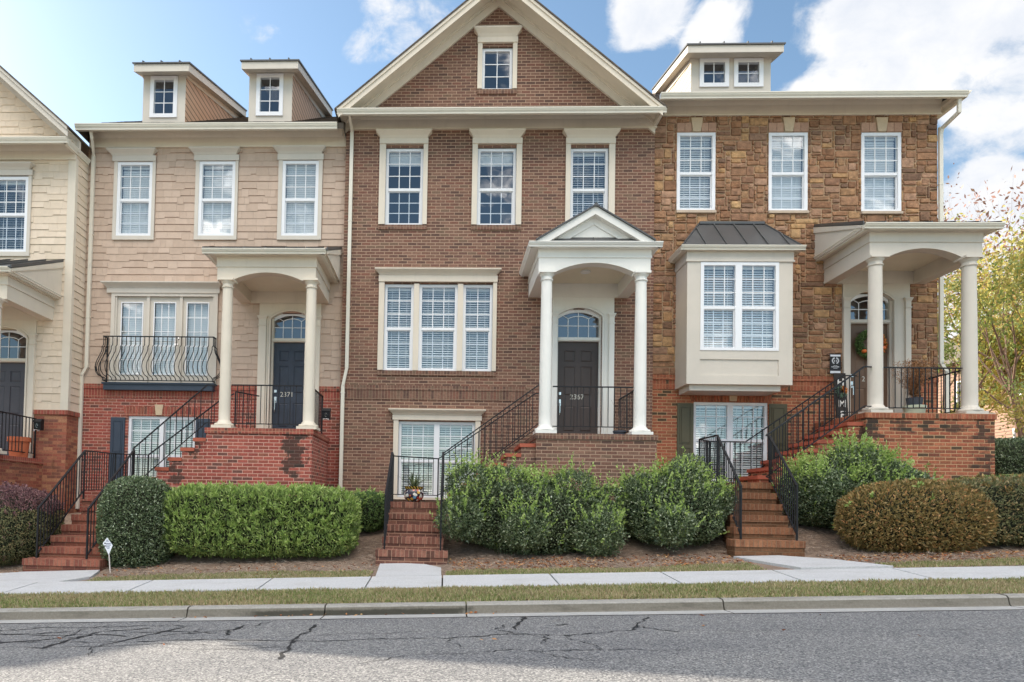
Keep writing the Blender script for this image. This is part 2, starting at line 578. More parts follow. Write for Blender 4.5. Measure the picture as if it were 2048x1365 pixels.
M['step_orange_r'] = brick_mat('step_nosing_orange', BR((140, 96, 70), (126, 86, 64), (152, 106, 78)), srgb(136, 106, 82), L=0.0677, H=0.5, soldier=True, stain=0.5, moss=(0.045, 0.03, 0.018))

M['shingle_pink'] = island_mat('tan_shingle', [(0, srgb(192, 168, 149)), (0.5, srgb(198, 174, 155)), (1, srgb(204, 180, 161))], 0.75, 0.05, 8.0, 0.2, bscale=60)
M['shingle_cream'] = island_mat('cream_shingle', [(0, srgb(223, 204, 181)), (1, srgb(231, 212, 190))], 0.75, 0.05, 8.0, 0.2, bscale=60)
M['backing_pink'] = plain('tan_backing', srgb(190, 152, 132), 0.8)
M['backing_cream'] = plain('cream_backing', srgb(206, 190, 164), 0.8)
M['stone'] = island_mat('fieldstone', [(0.0, srgb(136, 100, 76)), (0.12, srgb(156, 114, 84)), (0.26, srgb(168, 127, 97)), (0.40, srgb(142, 106, 84)),
                                        (0.50, srgb(158, 120, 94)), (0.58, srgb(190, 150, 106)), (0.64, srgb(160, 120, 91)), (0.74, srgb(124, 96, 78)), (0.84, srgb(178, 140, 114)),
                                        (0.93, srgb(152, 114, 88)), (1.0, srgb(194, 156, 112))], 0.9, 0.34, 11.0, 0.9, dist=0.02, bscale=22)
M['stone_mortar'] = plain('stone_mortar', srgb(184, 156, 126), 0.95, 0.15, 10, 0.5, 60)
M['lintel_stone'] = island_mat('pink_lintel_stone', [(0, srgb(176, 138, 116)), (1, srgb(190, 152, 128))], 0.9, 0.12, 18, 0.5)
M['key_stone'] = plain('cream_keystone', srgb(205, 182, 152), 0.85, 0.08, 12, 0.4)
M['sill_stone'] = plain('pale_sill_stone', srgb(196, 176, 156), 0.85, 0.1, 12, 0.4)


def siding_mat(name, col, pitch=0.13):
    m, N, b = new_mat(name)
    tc = N.n('ShaderNodeTexCoord').outputs['Object']
    sp = N.n('ShaderNodeSeparateXYZ', {0: tc})
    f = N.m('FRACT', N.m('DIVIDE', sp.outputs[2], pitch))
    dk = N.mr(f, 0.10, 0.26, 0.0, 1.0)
    n = N.mr(N.noise(tc, 4.0, 4.0), 0.3, 0.7, 0.94, 1.05)
    sc = N.n('ShaderNodeVectorMath', operation='SCALE')
    sc.inputs[0].default_value = col
    N.set(sc.inputs['Scale'], n)
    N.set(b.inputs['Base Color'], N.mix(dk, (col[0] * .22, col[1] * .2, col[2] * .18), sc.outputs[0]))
    b.inputs['Roughness'].default_value = 0.7
    bn = N.n('ShaderNodeBump', {'Height': N.m('SUBTRACT', 1.0, f)})
    bn.inputs['Strength'].default_value = 0.7
    bn.inputs['Distance'].default_value = 0.012
    N.set(b.inputs['Normal'], bn)
    return m


M['lap_pink'] = siding_mat('tan_lap_siding', srgb(208, 172, 142), 0.15)
M['lap_cream'] = siding_mat('cream_lap_siding', srgb(232, 218, 192), 0.15)


def glass_mat():
    m, N, b = new_mat('window_glass')
    out = [x for x in N.nt.nodes if x.type == 'OUTPUT_MATERIAL'][0]
    tc = N.n('ShaderNodeTexCoord').outputs['Object']
    bn = N.n('ShaderNodeBump', {'Height': N.noise(tc, 1.3, 2.0)})
    bn.inputs['Strength'].default_value = 0.25
    bn.inputs['Distance'].default_value = 0.02
    gl = N.n('ShaderNodeBsdfGlossy', {'Color': (0.93, 0.96, 1.0), 'Roughness': 0.02, 'Normal': bn})
    tr = N.n('ShaderNodeBsdfTransparent', {'Color': (0.93, 0.96, 0.97)})
    geo = N.n('ShaderNodeNewGeometry')
    cosi = N.m('ABSOLUTE', N.vm('DOT_PRODUCT', geo.outputs['Incoming'], geo.outputs['Normal']))
    fac = N.m('ADD', N.m('MULTIPLY', N.m('POWER', N.m('SUBTRACT', 1.0, cosi), 5.0), 0.8), 0.17, clamp=True)
    ms = N.n('ShaderNodeMixShader', {0: fac, 1: tr.outputs[0], 2: gl.outputs[0]})
    N.nt.links.new(ms.outputs[0], out.inputs[0])
    return m


M['glass'] = glass_mat()

# ------------------------------------------------------------------ ground
GX = 0.0405
PROF = [(-80, 0.6), (-30, 0.22), (-12, 0.09), (-7.69, 0.0), (-7.44, 0.0), (-7.27, 0.10), (-6.39, 0.139), (-5.54, 0.196), (-4.14, 0.25), (-3.6, 0.33),
        (-2.5, 0.75), (-1.6, 1.1), (0, 1.2), (2, 1.28), (60, 3.0)]


def prof(y):
    if y <= PROF[0][0]:
        return PROF[0][1]
    for (a, za), (b, zb) in zip(PROF[:-1], PROF[1:]):
        if y <= b:
            return za + (zb - za) * (y - a) / (b - a)
    return PROF[-1][1]


def G(x, y):
    return prof(y) + GX * x + (0.0045 * x if y > -5.54 else 0.0)


def sheet(name, x0, x1, y0, y1, mat, dz=0.0, nx=None, extra=None, poly=None):
    """ground-following sheet"""
    xs = sorted(set([x0, x1] + [x0 + (x1 - x0) * i / (nx or 8) for i in range((nx or 8) + 1)]))
    ys = sorted(set([y0, y1] + [p for p, _ in PROF if y0 < p < y1] + list(extra or [])))
    mb = MB()
    for ya, yb in zip(ys[:-1], ys[1:]):
        for xa, xb in zip(xs[:-1], xs[1:]):
            mb.quad((xa, ya, G(xa, ya + 1e-6) + dz), (xb, ya, G(xb, ya + 1e-6) + dz), (xb, yb, G(xb, yb) + dz), (xa, yb, G(xa, yb) + dz))
    return tag(obj(name, mb, mat), kind='structure')


def asphalt():
    m, N, b = new_mat('old_asphalt')
    tc = N.n('ShaderNodeTexCoord').outputs['Object']
    vo = N.n('ShaderNodeTexVoronoi', {'Vector': tc, 'Scale': 85.0})
    agg = N.ramp(vo.outputs['Color'], [(0.0, (0.05, 0.05, 0.053)), (0.36, (0.148, 0.148, 0.150)), (0.6, (0.215, 0.213, 0.210)), (1.0, (0.42, 0.41, 0.39))])
    g2 = N.ramp(N.noise(tc, 120.0, 3.0, 0.7), [(0.3, (0.7, 0.7, 0.7)), (0.7, (1.25, 1.25, 1.25))])
    c = N.mix(1.0, agg, g2, 'MULTIPLY')
    big = N.ramp(N.noise(N.vm('MULTIPLY', tc, (0.5, 1.6, 1.0)), 0.8, 5.0, 0.6), [(0.3, (0.88, 0.88, 0.90)), (0.7, (1.12, 1.11, 1.09))])
    c = N.mix(1.0, c, big, 'MULTIPLY')
    N.set(b.inputs['Base Color'], c)
    b.inputs['Roughness'].default_value = 0.9
    b.inputs['Specular IOR Level'].default_value = 0.25
    bn = N.n('ShaderNodeBump', {'Height': N.m('ADD', vo.outputs['Distance'], N.noise(tc, 90.0, 3.0))})
    bn.inputs['Strength'].default_value = 0.4
    bn.inputs['Distance'].default_value = 0.006
    N.set(b.inputs['Normal'], bn)
    return m


def concrete(name, col, stain=0.3, dark=(0.1, 0.085, 0.06), zs=1.0, wet=None):
    m, N, b = new_mat(name)
    tc = N.n('ShaderNodeTexCoord').outputs['Object']
    c = N.ramp(N.noise(tc, 45.0, 5.0, 0.7), [(0.3, tuple(q * 0.8 for q in col)), (0.7, tuple(min(1, q * 1.16) for q in col))])
    st = N.noise(N.vm('MULTIPLY', tc, (1.3, 3.0, zs)), 1.4, 6.0, 0.68)
    st = N.mr(st, 0.46, 0.72, 0.0, stain, True)
    c = N.mix(st, c, dark)
    if wet:
        # damp, mossy run along the foot of the kerb where water stands
        sp = N.n('ShaderNodeSeparateXYZ', {0: tc})
        hgt = N.m('SUBTRACT', sp.outputs[2], N.m('MULTIPLY', sp.outputs[0], 0.0405))
        wob = N.m('MULTIPLY', N.m('SUBTRACT', N.noise(tc, 5.0, 4.0, 0.7), 0.5), 0.5)
        xx = N.m('ADD', sp.outputs[0], wob)
        w = N.m('MULTIPLY', N.mr(xx, wet[0], wet[0] + 0.35, 0.0, 1.0, True), N.mr(xx, wet[1] - 0.2, wet[1], 1.0, 0.0, True))
        w = N.m('MULTIPLY', w, N.mr(N.m('ADD', hgt, N.m('MULTIPLY', wob, 0.12)), wet[2] - 0.02, wet[2] + 0.01, 0.85, 0.0, True))
        c = N.mix(w, c, (0.03, 0.028, 0.018))
    N.set(b.inputs['Base Color'], c)
    b.inputs['Roughness'].default_value = 0.9
    bn = N.n('ShaderNodeBump', {'Height': N.noise(tc, 120.0, 4.0, 0.7)})
    bn.inputs['Strength'].default_value = 0.4
    bn.inputs['Distance'].default_value = 0.005
    N.set(b.inputs['Normal'], bn)
    return m


M['asphalt'] = asphalt()
M['walk'] = concrete('sidewalk_concrete', (0.52, 0.515, 0.515), 0.35, (0.36, 0.34, 0.31))
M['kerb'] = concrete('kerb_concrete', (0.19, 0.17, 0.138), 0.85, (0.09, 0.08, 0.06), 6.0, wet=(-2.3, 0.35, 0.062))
M['pan'] = concrete('gutter_concrete', (0.42, 0.41, 0.39), 0.45, (0.2, 0.19, 0.17))
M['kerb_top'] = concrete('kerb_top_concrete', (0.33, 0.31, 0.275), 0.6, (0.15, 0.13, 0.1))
M['joint'] = plain('joint_dirt', (0.05, 0.045, 0.035), 0.95, 0.3, 20)
M['mulch'] = plain('pine_straw_ground', srgb(138, 118, 102), 0.95, 0.4, 14.0, 1.0, 60)
M['turf'] = plain('turf_soil', srgb(122, 112, 72), 0.95, 0.3, 9.0, 0.8, 60)
M['crack'] = plain('crack_tar', (0.018, 0.018, 0.02), 0.7, 0.3, 20)

sheet('yard_ground', -70, 70, -5.54, 60, M['mulch'], -0.02, 12)
sheet('road', -70, 70, -60, -7.69, M['asphalt'], 0.0, 20, extra=[-20, -15, -10])
sheet('verge_ground', -70, 70, -7.27, -6.39, M['turf'], -0.02, 16)
sheet('far_ground', -400, 400, 60, 400, M['turf'], -0.3, 4)
sheet('ground_beyond_road', -70, 70, -90, -60, M['turf'], -0.02, 4)

# kerb with gutter pan, cast in lengths with open joints
kj = [-70, -22, -17.5, -13, -9.2, -6.05, -2.8, -1.28, 0.255, 2.98, 5.9, 8.9, 12, 16, 21, 70]
kb = MB()
for a, b_ in zip(kj[:-1], kj[1:]):
    a += 0.007
    b_ -= 0.007
    n = max(1, int((b_ - a) / 1.0))
    for i in range(n):
        xa = a + (b_ - a) * i / n
        xb = a + (b_ - a) * (i + 1) / n
        def Z(x, z):
            return z + GX * x
        sec = [(-7.69, 0.006, 1), (-7.45, 0.000, 1), (-7.435, 0.012, 0), (-7.412, 0.082, 0), (-7.39, 0.100, 2), (-7.27, 0.106, 2)]
        for (y0, z0, m0), (y1, z1, mi) in zip(sec[:-1], sec[1:]):
            kb.quad((xa, y0, Z(xa, z0)), (xb, y0, Z(xb, z0)), (xb, y1, Z(xb, z1)), (xa, y1, Z(xa, z1)), 1 if m0 == 1 and mi == 1 else mi)
    for x in (a, b_):
        kb.poly([(x, -7.435, Z(x, 0.01)), (x, -7.412, Z(x, 0.085)), (x, -7.39, Z(x, 0.105)), (x, -7.27, Z(x, 0.112)), (x, -7.27, Z(x, -0.1)), (x, -7.435, Z(x, -0.1))], 0)
tag(obj('kerb', kb, [M['kerb'], M['pan'], M['kerb_top']]), kind='structure')
sheet('kerb_bed', -70, 70, -7.70, -7.27, M['joint'], -0.03, 16)


def slab(mb, pts, gap=0.013):
    """concrete panel on the ground from (x, y) corners (counter-clockwise), with small slab edge"""
    cx = sum(p[0] for p in pts) / len(pts)
    cy = sum(p[1] for p in pts) / len(pts)
    q = []
    for x, y in pts:
        d = math.hypot(x - cx, y - cy)
        k = 1 - gap / d
        q.append((cx + (x - cx) * k, cy + (y - cy) * k))
    top = [(x, y, G(x, y) + 0.018) for x, y in q]
    bot = [(x, y, G(x, y) - 0.06) for x, y in q]
    mb.poly(top)
    n = len(q)
    for i in range(n):
        j = (i + 1) % n
        mb.quad(bot[i], bot[j], top[j], top[i])


sj = [-60, -40, -30, -22, -16, -12.3, -9.9, -7.9, -5.62, -4.0, -2.33, -0.97, -0.01, 1.43, 2.9, 4.36, 5.9, 7.6, 9.3, 11, 14, 20, 30, 45, 60]
sw = MB()
for a, b_ in zip(sj[:-1], sj[1:]):
    slab(sw, [(a, -6.39), (b_, -6.39), (b_, -5.54), (a, -5.54)])
tag(obj('sidewalk', sw, M['walk']), kind='structure')
sheet('sidewalk_bed', -60, 60, -6.39, -5.54, M['joint'], -0.02, 16)
for nm, pp in (('front_path', [(-0.93, -5.53), (-0.02, -5.53), (-0.02, -4.75), (-0.28, -4.3), (-0.62, -4.13), (-1.0, -4.13)]),
               ('front_path', [(4.75, -5.53), (5.95, -5.53), (5.62, -4.75), (5.1, -4.16), (4.42, -4.16), (4.5, -4.6)]),
               ('front_path', [(-6.9, -5.53), (-5.5, -5.53), (-5.2, -4.9), (-5.45, -4.16), (-6.7, -4.16), (-7.6, -4.55), (-8.4, -5.2), (-8.4, -5.53)])):
    mb = MB()
    slab(mb, pp)
    tag(obj(nm, mb, M['walk']), kind='structure')

# cracks in the old asphalt: thin tar-dark strips lying on it
def crack(mb, pts, w0=0.012, seed=0, sub=7, jit=0.03):
    r = random.Random(seed)
    P = []
    for (x0, y0), (x1, y1) in zip(pts[:-1], pts[1:]):
        for i in range(sub):
            t = i / sub
            P.append((x0 + (x1 - x0) * t + r.uniform(-jit, jit), y0 + (y1 - y0) * t + r.uniform(-jit, jit)))
    P.append(pts[-1])
    L = []
    for i, (x, y) in enumerate(P):
        a = P[max(i - 1, 0)]
        b = P[min(i + 1, len(P) - 1)]
        dx, dy = b[0] - a[0], b[1] - a[1]
        l = math.hypot(dx, dy) or 1
        w = w0 * 0.72 * r.uniform(0.2, 1.5) * (0.3 if i in (0, len(P) - 1) else 1)
        L.append(((x - dy / l * w, y + dx / l * w), (x + dy / l * w, y - dx / l * w)))
    for (a, b), (c, d) in zip(L[:-1], L[1:]):
        mb.quad(*[(x, y, G(x, y) + 0.004) for x, y in (b, d, c, a)])


cr = MB()
CR = [([(-4.6, -8.8), (-3.69, -8.84), (-2.89, -8.89), (-2.24, -8.82), (-1.54, -8.91), (-1.01, -8.96), (-0.36, -8.89), (0.07, -8.9), (0.51, -8.75), (0.66, -8.66)], 0.013),
      ([(-3.4, -9.2), (-3.38, -8.81), (-3.3, -8.3), (-2.9, -8.13)], 0.024), ([(-2.95, -9.1), (-2.74, -8.52), (-2.56, -8.1)], 0.022),
      ([(-1.21, -9.72), (-1.27, -9.22), (-1.31, -8.75), (-1.25, -8.41), (-1.27, -8.05)], 0.020),
      ([(0.62, -8.71), (0.85, -8.8), (1.07, -8.82), (1.39, -8.72), (1.71, -8.58), (1.82, -8.36), (2.06, -7.85)], 0.016),
      ([(1.80, -8.4), (1.95, -8.62), (2.1, -8.75)], 0.010), ([(0.66, -8.55), (0.8, -7.9), (0.85, -7.72)], 0.022), ([(0.64, -8.65), (0.5, -8.45), (0.62, -8.2)], 0.012),
      ([(-0.09, -9.57), (0.29, -9.56), (0.55, -9.44), (0.75, -9.53), (0.99, -9.5), (1.22, -9.48), (1.9, -9.52)], 0.008),
      ([(0.75, -9.53), (0.9, -9.75), (1.1, -9.9)], 0.008), ([(-4.5, -8.2), (-4.24, -8.12), (-4.0, -7.98)], 0.02), ([(-1.99, -8.62), (-2.02, -8.3), (-1.95, -7.98)], 0.020),
      ([(-2.4, -8.5), (-2.0, -8.3), (-1.75, -7.8)], 0.014), ([(-3.9, -8.5), (-3.3, -8.45), (-2.9, -8.62)], 0.016), ([(-3.0, -8.4), (-2.4, -8.35), (-2.1, -8.5)], 0.012),
      ([(-4.2, -9.0), (-3.6, -8.7), (-3.3, -8.6)], 0.016), ([(-1.27, -9.2), (-1.7, -9.3), (-2.2, -9.25)], 0.007), ([(0.85, -8.8), (0.9, -9.0), (0.8, -9.2)], 0.009),
      ([(-4.4, -8.35), (-4.0, -8.42), (-3.6, -8.3)], 0.022), ([(1.07, -8.3), (1.2, -8.22)], 0.03), ([(-2.62, -8.62), (-2.4, -8.45), (-2.32, -8.2)], 0.014)]
CR += [([(-4.6, -9.15), (-3.9, -9.05), (-3.2, -9.12), (-2.5, -9.0), (-1.9, -9.1), (-1.27, -9.2)], 0.007), ([(-3.69, -8.84), (-3.5, -8.5), (-3.6, -8.2), (-3.4, -7.9)], 0.010),
       ([(-1.3, -8.75), (-0.9, -8.6), (-0.5, -8.62), (-0.2, -8.5)], 0.006), ([(2.0, -8.6), (2.6, -8.75), (3.3, -8.7), (4.1, -8.8), (5.0, -8.76)], 0.005),
       ([(1.07, -8.82), (1.1, -9.1), (1.25, -9.3), (1.22, -9.48)], 0.007), ([(-0.09, -9.57), (-0.4, -9.7), (-0.6, -9.95)], 0.006), ([(-2.9, -8.89), (-2.95, -9.2), (-2.8, -9.5)], 0.007),
       ([(0.1, -8.9), (0.05, -9.1), (0.2, -9.3)], 0.006), ([(-4.3, -7.95), (-3.7, -8.05), (-3.1, -7.98), (-2.5, -8.02)], 0.010)]
for i, (p, w) in enumerate(CR):
    crack(cr, p, w, i)
tag(obj('road_crack', cr, M['crack']), kind='structure')


# ------------------------------------------------------------------ walls
def wall(mb, X, zb, zt, holes, y, depth=0.12, mi=0, back=0.25):
    """front face with rectangular openings and their reveals; zb, zt are functions of x or numbers"""
    fb = zb if callable(zb) else (lambda x: zb)
    ft = zt if callable(zt) else (lambda x: zt)
    xs = sorted(set(list(X) + [h[0] for h in holes if X[0] < h[0] < X[-1]] + [h[1] for h in holes if X[0] < h[1] < X[-1]]))
    for a, b in zip(xs[:-1], xs[1:]):
        mid = (a + b) / 2
        hs = sorted([h for h in holes if h[0] < mid < h[1] and h[2] < ft(mid)], key=lambda h: h[2])
        za0, zb0 = fb(a), fb(b)
        for h in hs:
            if h[3] <= min(za0, zb0):
                continue
            if h[2] > max(za0, zb0):
                mb.quad((a, y, za0), (b, y, zb0), (b, y, h[2]), (a, y, h[2]), mi)
            za0 = zb0 = h[3]
        if ft(mid) > za0:
            mb.quad((a, y, za0), (b, y, zb0), (b, y, max(ft(b), zb0)), (a, y, max(ft(a), za0)), mi)
    for (x0, x1, z0, z1) in holes:
        if z1 < fb((x0 + x1) / 2) or z0 > ft((x0 + x1) / 2):
            continue
        d = y + depth
        mb.quad((x0, y, z0), (x0, d, z0), (x0, d, z1), (x0, y, z1), mi)
        mb.quad((x1, y, z0), (x1, y, z1), (x1, d, z1), (x1, d, z0), mi)
        mb.quad((x0, y, z1), (x0, d, z1), (x1, d, z1), (x1, y, z1), mi)
        mb.quad((x0, y, z0), (x1, y, z0), (x1, d, z0), (x0, d, z0), mi)


def clip(r, holes):
    out = [r]
    for h in holes:
        nxt = []
        for (a, b, c, d) in out:
            if b <= h[0] or a >= h[1] or d <= h[2] or c >= h[3]:
                nxt.append((a, b, c, d))
                continue
            if a < h[0]:
                nxt.append((a, h[0], c, d))
            if b > h[1]:
                nxt.append((h[1], b, c, d))
            a2, b2 = max(a, h[0]), min(b, h[1])
            if c < h[2]:
                nxt.append((a2, b2, c, h[2]))
            if d > h[3]:
                nxt.append((a2, b2, h[3], d))
        out = nxt
    return [q for q in out if q[1] - q[0] > 0.008 and q[3] - q[2] > 0.008]


def shingles(mb, u0, u1, z0, z1, holes, tr, seed, mi=0, top=None, exposure=0.164, wmin=0.10, wmax=0.34):
    """staggered-edge shingles; tr(u, out, z) -> point"""
    r = random.Random(seed)
    rows = int(math.ceil((z1 - z0) / exposure))
    for k in range(rows):
        za = z0 + k * exposure
        zb = min(za + exposure + 0.02, z1)
        u = u0 - r.uniform(0, 0.2)
        drop = 0
        while u < u1:
            w = r.uniform(wmin, wmax)
            drop = r.choice([0, 0.032]) if r.random() < 0.75 else drop
            a, b = max(u + 0.0012, u0), min(u + w - 0.0012, u1)
            u += w
            if b - a < 0.01:
                continue
            if top and za > top((a + b) / 2) - 0.02:
                continue
            ob = 0.015 + (0.002 if drop == 0 else 0.0) + r.uniform(-0.001, 0.002)
            for (p, q, c, d) in clip((a, b, max(za - drop * 0.0 + (0.032 - drop), z0) if k else z0, zb), holes):
                ot = 0.006
                mb.quad(tr(p, ob, c), tr(q, ob, c), tr(q, ot, d), tr(p, ot, d), mi)
                mb.quad(tr(p, 0, c), tr(q, 0, c), tr(q, ob, c), tr(p, ob, c), mi)
                mb.quad(tr(p, 0, c), tr(p, ob, c), tr(p, ot, d), tr(p, 0, d), mi)
                mb.quad(tr(q, ob, c), tr(q, 0, c), tr(q, 0, d), tr(q, ot, d), mi)


def stones(mb, x0, x1, z0, z1, holes, y, seed, mi=0):
    """irregular squared rubble: random courses, some stones jumping or split"""
    r = random.Random(seed)
    cells = []
    H = 0.055
    nx = int((x1 - x0) / H)
    nz = int((z1 - z0) / H)
    dx = (x1 - x0) / nx
    dz = (z1 - z0) / nz
    used = [[False] * nx for _ in range(nz)]
    for j in range(nz):
        i = 0
        while i < nx:
            if used[j][i]:
                i += 1
                continue
            h = r.choices([1, 2, 3, 4, 5], [1.4, 6.5, 4.2, 0.9, 0.1])[0]
            w = r.choices([2, 3, 4, 5, 6, 7, 8, 9], [0.8, 2.0, 2.8, 2.6, 2.3, 1.8, 1.2, 0.7])[0]
            if h == 1:
                w = max(w, 4)
            w = max(w, h)
            ww = 0
            while i + ww < nx and ww < w and not used[j][i + ww]:
                ww += 1
            if nx - (i + ww) == 1 and not used[j][nx - 1]:
                ww += 1
            hh = 1
            while hh < h and j + hh < nz and not any(used[j + hh][i:i + ww]):
                hh += 1
            for a in range(hh):
                for b in range(ww):
                    used[j + a][i + b] = True
            cells.append((x0 + i * dx, x0 + (i + ww) * dx, z0 + j * dz, z0 + (j + hh) * dz))
            i += ww
    for cc in cells:
        for (a, b, c, d) in clip(cc, holes):
            g = r.uniform(0.005, 0.011)
            o = r.uniform(0.016, 0.036)
            s = 0.009
            J = lambda: r.uniform(-0.007, 0.007)
            P = [(a + g + J(), c + g + J()), (b - g + J(), c + g + J()), (b - g + J(), d - g + J()), (a + g + J(), d - g + J())]
            # rounded octagonal outline, domed face
            cx, cz = (a + b) / 2, (c + d) / 2
            k = min(0.012, (b - a) * 0.12, (d - c) * 0.12)
            O = []
            for n in range(4):
                p, q, t = P[n - 1], P[n], P[(n + 1) % 4]
                l1 = math.hypot(p[0] - q[0], p[1] - q[1]) or 1
                l2 = math.hypot(t[0] - q[0], t[1] - q[1]) or 1
                O.append((q[0] + (p[0] - q[0]) / l1 * k, q[1] + (p[1] - q[1]) / l1 * k))
                O.append((q[0] + (t[0] - q[0]) / l2 * k, q[1] + (t[1] - q[1]) / l2 * k))
            base = len(mb.v)
            sx = 1 - 2 * s / max(b - a, 0.04)
            sz = 1 - 2 * s / max(d - c, 0.04)
            for (x, z) in O:
                mb.v.append((x, y, z))
            for (x, z) in O:
                mb.v.append((cx + (x - cx) * sx, y - o + r.uniform(-0.004, 0.004), cz + (z - cz) * sz))
            mb.v.append((cx + r.uniform(-.2, .2) * (b - a), y - o - r.uniform(0.002, 0.012), cz + r.uniform(-.2, .2) * (d - c)))
            for n in range(8):
                m2 = (n + 1) % 8
                mb.f.append((base + n, base + m2, base + 8 + m2, base + 8 + n))
                mb.m.append(mi)
                mb.f.append((base + 8 + n, base + 8 + m2, base + 16))
                mb.m.append(mi)


# ------------------------------------------------------------------ windows
def bars(mb, x0, x1, z0, z1, y0, y1, w, mi=0, wb=None, wt=None):
    wb = wb or w
    wt = wt or w
    mb.box(x0, x0 + w, y0, y1, z0, z1, mi)
    mb.box(x1 - w, x1, y0, y1, z0, z1, mi)
    mb.box(x0 + w, x1 - w, y0, y1, z0, z0 + wb, mi)
    mb.box(x0 + w, x1 - w, y0, y1, z1 - wt, z1, mi)


def grid(mb, x0, x1, z0, z1, y, cols, rows, w=0.018, t=0.008):
    for i in range(1, cols):
        x = x0 + (x1 - x0) * i / cols
        mb.box(x - w / 2, x + w / 2, y - t, y, z0, z1)
    for j in range(1, rows):
        z = z0 + (z1 - z0) * j / rows
        for i in range(cols):
            a = x0 + (x1 - x0) * i / cols + (w / 2 if i else 0)
            b = x0 + (x1 - x0) * (i + 1) / cols - (w / 2 if i < cols - 1 else 0)
            mb.box(a, b, y - t, y, z - w / 2, z + w / 2)


def slats(mb, x0, x1, z0, z1, y, pitch=0.05, tilt=35, depth=0.046):
    n = int((z1 - z0) / pitch)
    c, s = math.cos(math.radians(tilt)) * depth / 2, math.sin(math.radians(tilt)) * depth / 2
    mb.box(x0, x1, y - 0.02, y + 0.03, z1 - 0.05, z1)
    for i in range(n):
        z = z0 + 0.02 + i * pitch
        if z > z1 - 0.06:
            break
        a = (y - c, z - s)
        b = (y + c, z + s)
        mb.quad((x0, a[0], a[1]), (x1, a[0], a[1]), (x1, b[0], b[1]), (x0, b[0], b[1]))
        mb.quad((x0, a[0], a[1] - 0.003), (x0, b[0], b[1] - 0.003), (x1, b[0], b[1] - 0.003), (x1, a[0], a[1] - 0.003))
    for t in (0.18, 0.82):
        x = x0 + (x1 - x0) * t
        mb.box(x - 0.004, x + 0.004, y - c - 0.004, y - c - 0.001, z0, z1)


